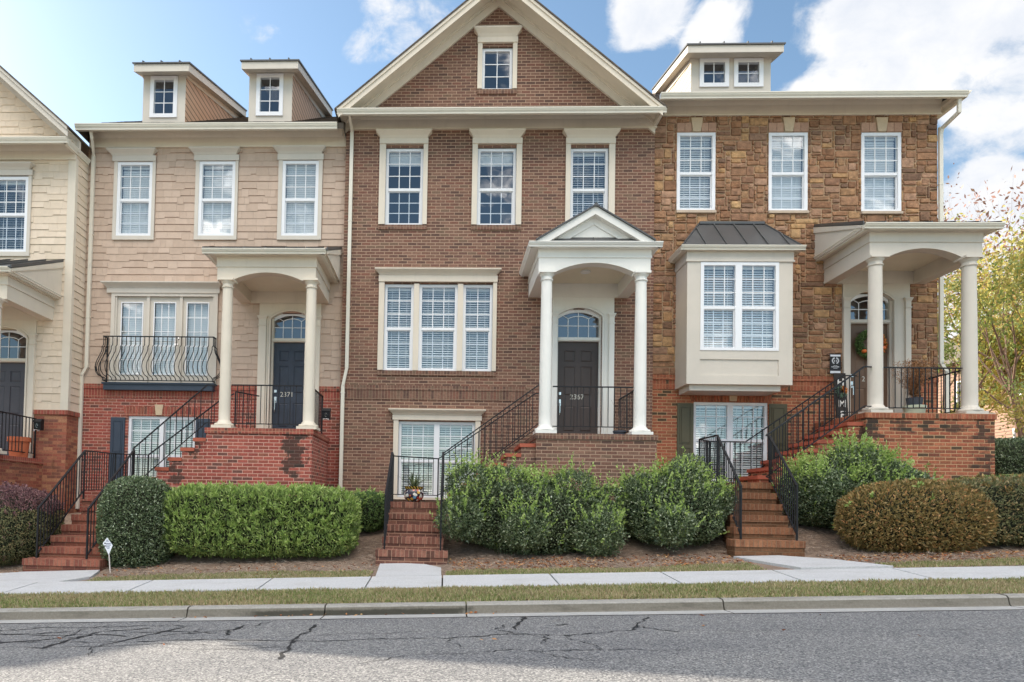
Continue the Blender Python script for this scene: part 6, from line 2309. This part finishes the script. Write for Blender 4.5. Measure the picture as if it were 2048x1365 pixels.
V, F = leaf_mesh(P, D, Nn, r_.uniform(0.03, 0.065, m), r_.uniform(0.018, 0.035, m))
tag(np_obj('fallen_leaves', V, F, [M['dead_leaf']]), 'small brown and orange fallen leaves on beds, grass and gutter', 'leaves', kind='stuff')


# ------------------------------------------------------------------ trees
def tree(name, label, x, y, h, spread, seed, leafmats, nleaf, bare_from, stems=5, leaf=0.11, group=None, top_leaf=0.12, clusters=0.4):
    r = random.Random(seed)
    g = G(x, y)
    root = thing(name, (x, y, g), label, 'tree', group)
    wood = MB()
    tips = []

    def grow(p, d, L, rad, lev):
        n = 4
        pts = [p]
        rs = [rad]
        q = p.copy()
        dd = d.copy()
        for i in range(n):
            dd = (dd + Vector((r.gauss(0, .10), r.gauss(0, .10), r.gauss(0.03, .06)))).normalized()
            q = q + dd * (L / n)
            pts.append(q.copy())
            rs.append(rad * (1 - 0.45 * (i + 1) / n))
            if lev >= 2:
                tips.append((q.copy(), dd.copy(), lev))
        wood.tube(pts, rs, 6 if lev < 2 else (4 if lev < 3 else 3), caps=False)
        if lev < 5:
            k = r.choice([2, 3, 3]) if lev < 4 else r.choice([2, 3])
            for _ in range(k):
                ax = Vector((r.gauss(0, 1), r.gauss(0, 1), r.gauss(0, 0.5))).normalized()
                nd = (dd + ax * r.uniform(0.35, 0.62) * (1.0 if lev < 3 else 0.9)).normalized()
                nd.z = max(nd.z, -0.1 if lev > 2 else 0.15)
                st = pts[r.choice([2, 3, 4, 4])] if lev < 4 else pts[r.choice([1, 2, 3, 4])]
                grow(st.copy(), nd.normalized(), L * r.uniform(0.58, 0.8), rs[-1] * r.uniform(0.6, 0.8), lev + 1)

    for k in range(stems):
        t = 2 * math.pi * k / stems + r.uniform(-.4, .4)
        d = Vector((math.cos(t) * spread / h * 0.75, math.sin(t) * spread / h * 0.75, 1)).normalized()
        grow(Vector((x + 0.15 * math.cos(t), y + 0.15 * math.sin(t), g - 0.05)), d, h * 0.30, 0.085, 0)
    obj('trunk', wood, M['bark'], root, smooth=True)
    R = np.random.default_rng(seed)
    T = np.array([tuple(t[0]) for t in tips])
    zz = (T[:, 2] - g) / h
    w = np.where(zz < bare_from, 1.0, top_leaf) * np.clip((zz - 0.05) / 0.1, 0.15, 1)
    w /= w.sum()
    sel = R.choice(len(T), nleaf, p=w)
    P = T[sel] + R.normal(size=(nleaf, 3)) * 0.20
    D = unit(R.normal(size=(nleaf, 3)) + np.array([0, 0, -0.7]))
    Nn = unit(R.normal(size=(nleaf, 3)))
    L = leaf * R.uniform(0.6, 1.3, nleaf)
    V, F = leaf_mesh(P, D, Nn, L, L * 0.42)
    zr = (P[:, 2] - g) / h + R.normal(size=nleaf) * 0.05 + 0.08 * lump(P, seed, 1.5)
    mi = np.where(zr > bare_from, 2, np.where(zr + 0.12 * lump(P, seed + 2, 2.5) > bare_from * 0.74, 1, 0))
    np_obj('crown', V, F, leafmats, root, mi)
    return root


M['tl_green'] = LM('tree_leaf_green', [(0, (120, 144, 74)), (0.5, (160, 180, 104)), (1, (206, 212, 144))], transl=0.45)
M['tl_yellow'] = LM('tree_leaf_yellow', [(0, (176, 176, 92)), (0.5, (206, 198, 110)), (0.9, (230, 214, 136)), (1, (216, 160, 96))], transl=0.45)
M['tl_brown'] = LM('tree_seed_brown', [(0, (130, 92, 82)), (0.6, (162, 120, 106)), (1, (188, 150, 130))], transl=0.1)
TM = [M['tl_green'], M['tl_yellow'], M['tl_brown']]
tree('crepe_myrtle', 'yellow green crepe myrtle with bare twiggy top just right of the far column', 17.9, 6.6, 11.8, 4.6, 3, TM, 34000, 0.56, stems=8, leaf=0.13, top_leaf=0.07)
tree('crepe_myrtle', 'crepe myrtle further back between the wall corner and the far column', 18.2, 10.8, 10.5, 4.8, 14, TM, 34000, 0.62, stems=7, leaf=0.13, top_leaf=0.06)
tree('crepe_myrtle', 'crepe myrtle at the right edge with orange tinted low leaves', 14.9, 2.6, 3.4, 1.7, 8, [M['tl_yellow'], M['tl_green'], M['tl_yellow']], 9000, 0.9, stems=4, leaf=0.10)

tree('crepe_myrtle', 'crepe myrtle thick with green and orange leaves against the peach coloured house', 21.0, 8.0, 7.5, 4.6, 21, [M['tl_yellow'], M['tl_green'], M['tl_yellow']], 30000, 0.95, stems=7, leaf=0.14)

# background house in the sun and woods beyond
def back_house():
    h = thing('house', (33, 26, 2.5), 'peach coloured house in sunshine far behind the trees at the right edge', 'house')
    m_ = siding_mat('peach_siding', srgb(160, 126, 106), 0.18)
    mb = MB()
    mb.box(30, 40, 20, 32, 1.0, 10.0)
    obj('wall', mb, m_, h)
    r = MB()
    r.prism([(29.4, 9.9), (40.6, 9.9), (35, 13.6)], 19.5, 32.5)
    obj('roof', r, M['asphalt_roof'], h)
    for (y, z) in ((22, 4.2), (26, 4.2), (22, 7.4), (26, 7.4)):
        w = MB()
        bars(w, -0.5, 0.5, 0, 1.5, -0.06, 0.0, 0.09)
        w.v = [(30 + v[1], y + v[0], z + v[2]) for v in w.v]
        f = obj('window', w, M['vinyl'], h)
        g = MB()
        g.box(29.955, 29.99, y - .42, y + .42, z + .08, z + 1.42)
        obj('pane', g, M['door_grey'], f)
    for (x, z) in ((31.5, 4.2), (34.5, 4.2), (31.5, 7.4), (34.5, 7.4)):
        w = MB()
        bars(w, x, x + 1, z, z + 1.5, 19.94, 20.0, 0.09)
        f = obj('window', w, M['vinyl'], h)
        g = MB()
        g.box(x + .09, x + .91, 19.96, 19.99, z + .09, z + 1.41)
        obj('pane', g, M['door_grey'], f)


back_house()


def woods():
    r = np.random.default_rng(5)
    Ps, Ns = [], []
    for k in range(26):
        x, y = r.uniform(22, 75), r.uniform(38, 55)
        R = r.uniform(2.5, 4.0)
        z = G(x, min(y, 59)) + R * 0.9
        n = 1800
        d = unit(r.normal(size=(n, 3)))
        q = d * (R * (1 + 0.18 * lump(d * 3, k))[:, None]) * np.array([1, 1, 1.15]) * r.uniform(0.75, 1.0, n)[:, None]
        Ps.append(q + np.array([x, y, z]))
        Ns.append(d)
    P = np.concatenate(Ps)
    N_ = np.concatenate(Ns)
    m = len(P)
    V, F = leaf_mesh(P, unit(r.normal(size=(m, 3))), unit(N_ + r.normal(size=(m, 3)) * 0.4), r.uniform(0.35, 0.7, m), r.uniform(0.25, 0.5, m))
    o = np_obj('distant_woods', V, F, [M['leaf_mid'], M['tl_yellow']], None, (lump(P, 3, 9) > 0.25).astype(int))
    tag(o, 'far mass of green and yellow trees behind everything at the right', 'woods', kind='stuff')


woods()


# ================================================================== small things
def pot(name, label, x, y, z, r, h, mat, plant=None, cat='plant pot', rim=True, prof_=None, soil=True):
    root = thing(name, (x, y, z), label, cat)
    mb = MB()
    pr = prof_ or [(r * 0.72, z), (r * 0.78, z + h * 0.1), (r * 0.95, z + h * 0.82), (r * 1.04, z + h * 0.83), (r * 1.04, z + h), (r * 0.92, z + h), (r * 0.90, z + h * 0.9)]
    mb.lathe(x, y, pr, 32)
    obj('pot', mb, mat, root, smooth=True)
    return root


def blades(root, x, y, z, n, L, w, mat, seed, spread=0.5, name='leaves'):
    r = random.Random(seed)
    mb = MB()
    for i in range(n):
        a = r.uniform(0, 6.28)
        lean = r.uniform(0.08, spread)
        l = L * r.uniform(0.6, 1.0)
        sx, sy = math.cos(a), math.sin(a)
        px, py = -sy, sx
        prev = None
        for k in range(7):
            t = k / 6
            ww = w * (1 - t) ** 0.7 * (0.7 + 0.6 * min(t * 3, 1)) * 0.5
            o = l * (lean * t + lean * 0.9 * t * t)
            q = (x + sx * (o + 0.02), y + sy * (o + 0.02), z + l * (t - 0.28 * lean * t * t))
            c = ((q[0] - px * ww, q[1] - py * ww, q[2]), (q[0] + px * ww, q[1] + py * ww, q[2]))
            if prev:
                mb.quad(prev[0], prev[1], c[1], c[0])
            prev = c
    return obj(name, mb, mat, root, smooth=True)


# hand-painted pot with a spiky plant on the middle landing
def talavera():
    m, N, b = new_mat('painted_glaze')
    tc = N.n('ShaderNodeTexCoord').outputs['Object']
    sp = N.n('ShaderNodeSeparateXYZ', {0: tc})
    vo = N.n('ShaderNodeTexVoronoi', {'Vector': tc, 'Scale': 17.0})
    wn = N.n('ShaderNodeSeparateXYZ', {0: vo.outputs['Color']})
    c1 = N.ramp(wn.outputs[0], [(0.0, srgb(232, 228, 216)), (0.42, srgb(226, 110, 84)), (0.58, srgb(236, 230, 214)), (0.74, srgb(110, 168, 206)), (0.84, srgb(226, 178, 70)), (0.93, srgb(196, 62, 54))], 'CONSTANT')
    edge = N.mr(vo.outputs['Distance'], 0.50, 0.56, 0.0, 1.0)
    c1 = N.mix(edge, c1, srgb(54, 44, 54))
    lines = N.mr(N.m('ABSOLUTE', N.m('SINE', N.m('MULTIPLY', sp.outputs[2], 70.0))), 0.0, 0.12, 0.7, 0.0)
    c1 = N.mix(lines, c1, srgb(70, 50, 60))
    # rim band: yellow with dark wedges
    band = N.m('GREATER_THAN', sp.outputs[2], 1.2 + 0.232)
    ang = N.m('ARCTAN2', N.m('ADD', sp.outputs[1], 2.28), N.m('ADD', sp.outputs[0], 0.567))
    wedge = N.m('GREATER_THAN', N.m('FRACT', N.m('ADD', N.m('MULTIPLY', ang, 3.0), N.m('MULTIPLY', sp.outputs[2], 12.0))), 0.5)
    c2 = N.mix(wedge, srgb(214, 178, 80), srgb(40, 38, 34))
    N.set(b.inputs['Base Color'], N.mix(band, c1, c2))
    b.inputs['Roughness'].default_value = 0.22
    b.inputs['Coat Weight'].default_value = 0.4
    x, y, z = -0.567, -2.28, 1.2
    root = pot('plant_pot', 'round hand-painted pot with a spiky plant on the middle landing', x, y, z, 0.18, 0.28, m,
               prof_=[(0.085, z), (0.12, z + 0.01), (0.165, z + 0.06), (0.185, z + 0.12), (0.178, z + 0.18), (0.15, z + 0.228), (0.162, z + 0.25), (0.178, z + 0.282), (0.165, z + 0.284), (0.145, z + 0.25), (0.01, z + 0.25)])
    blades(root, x, y, z + 0.24, 34, 0.36, 0.026, LM('agave', [(0, (70, 84, 60)), (0.6, (104, 118, 86)), (1, (140, 150, 112))], rough=0.5), 3, 0.75)


talavera()
pt = pot('plant_pot', 'square terracotta planter behind the railing of the cream house porch', -8.99, -0.85, 1.965, 0.2, 0.4, M['terracotta'],
         prof_=[(0.17, 1.965), (0.20, 2.30), (0.222, 2.305), (0.222, 2.40), (0.195, 2.40), (0.19, 2.36), (0.01, 2.36)])


def twigs(root, x, y, z, n, L, seed, mat, leafmat, name='dry_plant', fluff=0, sp=0.12, lsize=0.03):
    r = random.Random(seed)
    mb = MB()
    tips = []
    for i in range(n):
        a = r.uniform(0, 6.28)
        p = Vector((x, y, z))
        d = Vector((math.cos(a) * r.uniform(0, 0.5), math.sin(a) * r.uniform(0, 0.5), 1)).normalized()
        pts = [p]
        for k in range(5):
            d = (d + Vector((r.gauss(0, sp), r.gauss(0, sp), 0.05))).normalized()
            p = p + d * L * r.uniform(0.14, 0.24)
            pts.append(p.copy())
            tips.append(tuple(p))
        mb.tube(pts, [0.005, 0.004, 0.0035, 0.003, 0.002, 0.0015], 4, caps=False)
    s = obj(name, mb, mat, root)
    if fluff:
        R = np.random.default_rng(seed)
        T = np.array(tips)
        P = T[R.choice(len(T), fluff)] + R.normal(size=(fluff, 3)) * 0.035
        V, F = leaf_mesh(P, unit(R.normal(size=(fluff, 3)) + np.array([0, 0, .6])), unit(R.normal(size=(fluff, 3))), np.full(fluff, lsize), np.full(fluff, lsize * 0.35))
        np_obj('foliage', V, F, leafmat, root)
    return s


pt = pot('plant_pot', 'dark pot with bare twigs behind the railing of the white porch', 3.60, -0.55, 2.555, 0.13, 0.20, M['room'])
twigs(pt, 3.60, -0.55, 2.70, 12, 0.75, 4, M['bark'], None, name='bare_twigs')
pale = plain('pale_green_glaze', srgb(196, 206, 182), 0.5, 0.05)
pt = pot('plant_pot', 'pale green planter holding a black pot with a dried brown shrub', 9.60, -0.45, 3.05, 0.20, 0.32, pale)
mb = MB()
mb.lathe(9.60, -0.45, [(0.12, 3.30), (0.15, 3.53), (0.155, 3.53), (0.01, 3.50)], 24)
obj('inner_pot', mb, M['room'], pt, smooth=True)
twigs(pt, 9.60, -0.45, 3.50, 46, 0.80, 7, M['bark'], LM('dried_leaf', [(0, (120, 84, 52)), (0.6, (162, 116, 74)), (1, (190, 140, 92))]), fluff=5200, sp=0.2, lsize=0.035, name='dry_plant')


def yard_sign():
    root = thing('yard_sign', (-5.24, -4.30, G(-5.24, -4.3)), 'small white diamond yard sign on a stake in the straw beside the left steps', 'sign')
    root.rotation_euler = (0, 0, 0)
    x, y, z0, z1 = -5.275, -4.30, 0.275, 0.545
    w = 0.078
    zc = (z0 + z1) / 2 + 0.015
    t = -0.02
    def sh(px, pz):
        return (px + (pz - zc) * -0.13, pz)
    mb = MB()
    d = [sh(x, z0), sh(x + w, zc - 0.0), sh(x, z1), sh(x - w, zc + 0.03)]
    mb.prism(d, y - 0.006, y)
    f = obj('sign_face', mb, plain('sign_white', srgb(232, 234, 240), 0.4, 0.02), root)
    ink = plain('sign_ink', srgb(108, 112, 140), 0.5, 0.02)
    dk = plain('sign_ink_dark', srgb(30, 34, 44), 0.5, 0.02)
    g = MB()
    for (a, b, c, e) in ((-0.018, 0.018, 0.075, 0.085), (-0.026, 0.024, 0.058, 0.066), (-0.02, 0.052, 0.02, 0.036), (-0.03, 0.05, -0.004, 0.010), (-0.028, 0.034, -0.034, -0.018), (-0.018, 0.022, -0.055, -0.046)):
        n = 5
        for i in range(n):
            xa = x + a + (b - a) * i / n
            xb_ = xa + (b - a) / n * 0.72
            o = -0.13 * ((c + e) / 2)
            g.box(xa + o, xb_ + o, y - 0.0075, y - 0.006, zc + c, zc + e)
    obj('lettering', g, ink, f)
    g = MB()
    for cz in (0.030, -0.012):
        g.tube([(x - 0.046, y - 0.0075, zc + cz), (x - 0.046, y - 0.006, zc + cz)], 0.011, 12)
        g.box(x - 0.046, x - 0.026, y - 0.0075, y - 0.006, zc + cz - 0.006, zc + cz + 0.004)
    obj('emblem', g, dk, f)
    g = MB()
    g.bar((x + 0.018, y + 0.004, z0 + 0.03), (x + 0.05, y + 0.004, G(x, y) - 0.03), 0.014)
    obj('stake', g, plain('stake', srgb(214, 204, 198), 0.5, 0.05), root)


yard_sign()


def home_board():
    root = thing('leaning_sign', (8.30, -0.15, 3.05), 'tall narrow black board reading HOME leaning beside the right-hand front door', 'sign')
    x0, x1, z0, z1 = 8.175, 8.42, 3.05, 4.10
    y = -0.10
    mb = MB()
    mb.hexa([(x0, y - 0.12, z0), (x1, y - 0.12, z0), (x1, y - 0.10, z0), (x0, y - 0.10, z0), (x0, y, z1), (x1, y, z1), (x1, y + 0.02, z1), (x0, y + 0.02, z1)])
    b = obj('board', mb, plain('board_black', srgb(48, 42, 38), 0.7, 0.2, 6), root)
    wm = plain('board_paint', srgb(228, 226, 220), 0.6, 0.03)
    def yy(z):
        return y - 0.12 + 0.12 * (z - z0) / (z1 - z0) - 0.006
    for ch, z in (('H', 3.83), ('M', 3.37), ('E', 3.13)):
        text_mesh(ch, 0.21, (x0 + x1) / 2, yy(z) - 0.002, z, 0.003, wm, b, 'letter', bold=0.004)
    R = np.random.default_rng(2)
    n = 420
    a = R.uniform(0, 6.28, n)
    rr = 0.085 + R.normal(size=n) * 0.014
    P = np.stack([(x0 + x1) / 2 + rr * np.cos(a), np.full(n, yy(3.68) - 0.02) + R.normal(size=n) * 0.01, 3.69 + rr * np.sin(a)], 1)
    V, F = leaf_mesh(P, unit(R.normal(size=(n, 3))), unit(np.stack([R.normal(size=n) * .5, -np.ones(n), R.normal(size=n) * .5], 1)), np.full(n, 0.045), np.full(n, 0.018))
    o = np_obj('letter_wreath', V, F, [LM('wreath_teal', [(0, (60, 92, 74)), (1, (136, 162, 140))]), LM('wreath_orange', [(0, (206, 120, 48)), (1, (232, 160, 80))])], b,
               ((P[:, 0] > (x0 + x1) / 2 - 0.0) & (P[:, 2] > 3.66)).astype(int))


home_board()


def banner():
    root = thing('garden_flag', (8.27, 0.0, 4.12), 'small black hanging banner with a white laurel wreath, on the stone wall by the door', 'banner')
    x0, x1, z0, z1 = 8.16, 8.385, 4.11, 4.53
    y = 0.01
    k = plain('banner_black', srgb(44, 44, 48), 0.8, 0.05)
    w = plain('banner_white', srgb(226, 228, 232), 0.8, 0.04)
    mb = MB()
    mb.box(x0, x1, y, y + 0.008, z0, z1)
    c = obj('cloth', mb, k, root)
    mb = MB()
    mb.box(x0 + .006, x1 - .006, y - 0.002, y - 0.0005, z1 - 0.055, z1 - 0.015)
    mb.box(x0 + .006, x1 - .006, y - 0.002, y - 0.0005, z0 + 0.005, z0 + 0.055)
    obj('stripe', mb, w, c)
    g = MB()
    xc, zc = (x0 + x1) / 2, 4.385
    for s in (-1, 1):
        for i in range(8):
            t = math.radians(-70 + 18 * i)
            px, pz = xc + s * 0.062 * math.cos(t), zc + 0.062 * math.sin(t)
            dx, dz = -s * math.sin(t), math.cos(t)
            for q in (0.5, -0.5):
                ex, ez = dx * 0.8 + s * math.cos(t) * q, dz * 0.8 + math.sin(t) * q
                l = math.hypot(ex, ez)
                ex, ez = ex / l * 0.026, ez / l * 0.026
                g.prism([(px, pz), (px + ex * .5 + ez * .3, pz + ez * .5 - ex * .3), (px + ex, pz + ez), (px + ex * .5 - ez * .3, pz + ez * .5 + ex * .3)], y - 0.003, y - 0.0005)
    obj('laurel', g, w, c)
    text_mesh('11', 0.07, xc, y - 0.003, zc - 0.028, 0.0015, w, c, 'numeral', bold=0.001)
    g = MB()
    r = random.Random(3)
    for zz, hw, hh in ((4.275, 0.035, 0.010), (4.245, 0.085, 0.018), (4.218, 0.045, 0.010)):
        xx = xc - hw
        while xx < xc + hw - 0.006:
            ww = r.uniform(0.006, 0.014)
            g.box(xx, min(xx + ww, xc + hw), y - 0.003, y - 0.0005, zz, zz + hh * r.uniform(0.6, 1.0))
            xx += ww + 0.004
    obj('lettering', g, w, c)
    g = MB()
    g.tube([(x0 - 0.03, y + 0.004, z1 + 0.006), (x1 + 0.02, y + 0.004, z1 + 0.006)], 0.006, 8)
    g.tube([(x0 - 0.03, y + 0.004, z1 + 0.006), (x0 - 0.03, 0.09, z1 + 0.006)], 0.006, 8)
    obj('hanger', g, M['iron'], root)


banner()


def wreath():
    cx, cy, cz = 9.075, 0.165, 4.77
    root = thing('wreath', (cx, cy, cz), 'autumn wreath of green leaves and orange pumpkins on the weathered brown door', 'wreath')
    R = np.random.default_rng(4)
    n = 2600
    a = R.uniform(0, 6.28, n)
    b = R.uniform(0, 6.28, n)
    rr = 0.235 + 0.055 * np.cos(b) * R.uniform(0.6, 1.2, n)
    P = np.stack([cx + rr * np.cos(a), cy - 0.05 + 0.045 * np.sin(b), cz + rr * np.sin(a)], 1)
    V, F = leaf_mesh(P, unit(R.normal(size=(n, 3)) + np.stack([np.cos(a), -np.ones(n) * .5, np.sin(a)], 1)), unit(R.normal(size=(n, 3)) + np.array([0, -1, 0])), np.full(n, 0.06), np.full(n, 0.026))
    mi = np.zeros(n, int)
    mi[(np.cos(a) > 0.1) & (R.random(n) < 0.75)] = 1
    mi[(np.abs(a - 1.3) < 0.4) & (R.random(n) < 0.8)] = 1
    np_obj('foliage', V, F, [M['leaf_mid'], LM('wreath_orange_leaf', [(0, (196, 92, 40)), (0.6, (226, 124, 56)), (1, (240, 170, 96))])], root, mi)
    og = plain('orange_pumpkin', srgb(222, 112, 52), 0.5, 0.08)
    for t, q in ((3.9, 0.055), (4.5, 0.045), (5.9, 0.06), (5.4, 0.045), (1.9, 0.04)):
        mb = MB()
        x, z = cx + 0.235 * math.cos(t), cz + 0.235 * math.sin(t)
        mb.lathe(x, cy - 0.09, [(q * math.sin(math.pi * (i + .3) / 8.6), z - q * 0.8 * math.cos(math.pi * (i + .3) / 8.6)) for i in range(9)], 16)
        obj('pumpkin', mb, og, root, smooth=True)


wreath()


def mailbox(x, y, z, label):
    root = thing('mailbox', (x, y, z), label, 'mailbox', 'small black mailboxes on porch railings')
    mb = MB()
    mb.prismx([(y - 0.05, z), (y + 0.06, z), (y + 0.06, z + 0.23), (y - 0.03, z + 0.23), (y - 0.065, z + 0.18)][::-1], x - 0.08, x + 0.08)
    b = obj('box', mb, M['iron'], root)
    mb = MB()
    mb.prismx([(y - 0.075, z + 0.175), (y - 0.068, z + 0.17), (y - 0.03, z + 0.222), (y + 0.06, z + 0.232), (y + 0.06, z + 0.245), (y - 0.035, z + 0.238)][::-1], x - 0.088, x + 0.088)
    obj('lid', mb, M['iron'], b)
    mb = MB()
    for s in (-1, 1):
        mb.tube([(x + s * 0.05, y - 0.05, z + 0.005), (x + s * 0.055, y - 0.075, z - 0.03), (x + s * 0.05, y - 0.10, z - 0.02), (x + s * 0.05, y - 0.10, z + 0.0)], 0.006, 6)
    mb.tube([(x - 0.05, y - 0.10, z), (x + 0.05, y - 0.10, z)], 0.006, 6)
    mb.tube([(x + 0.02 * math.cos(t * 0.8), y - 0.068, z + 0.09 + 0.045 * math.sin(t * 0.8)) for t in range(8)], 0.004, 5)
    obj('scroll', mb, M['silver'], b)


mailbox(-8.73, -0.60, 2.58, 'black mailbox at the railing end of the cream house porch')
mailbox(-2.56, -0.35, 2.93, 'black mailbox at the railing end beside the white downspout of the tan house')
bush('ground_cover', 'low bright green creeping cover behind the long olive hedge', 9.2, 13.0, -2.6, -1.3, 1.88, p=3.5, n=9000, leaf=0.035, aspect=0.45,
     mats=[M['leaf_hedge']], seed=33, rough=0.05, cat='ground cover')
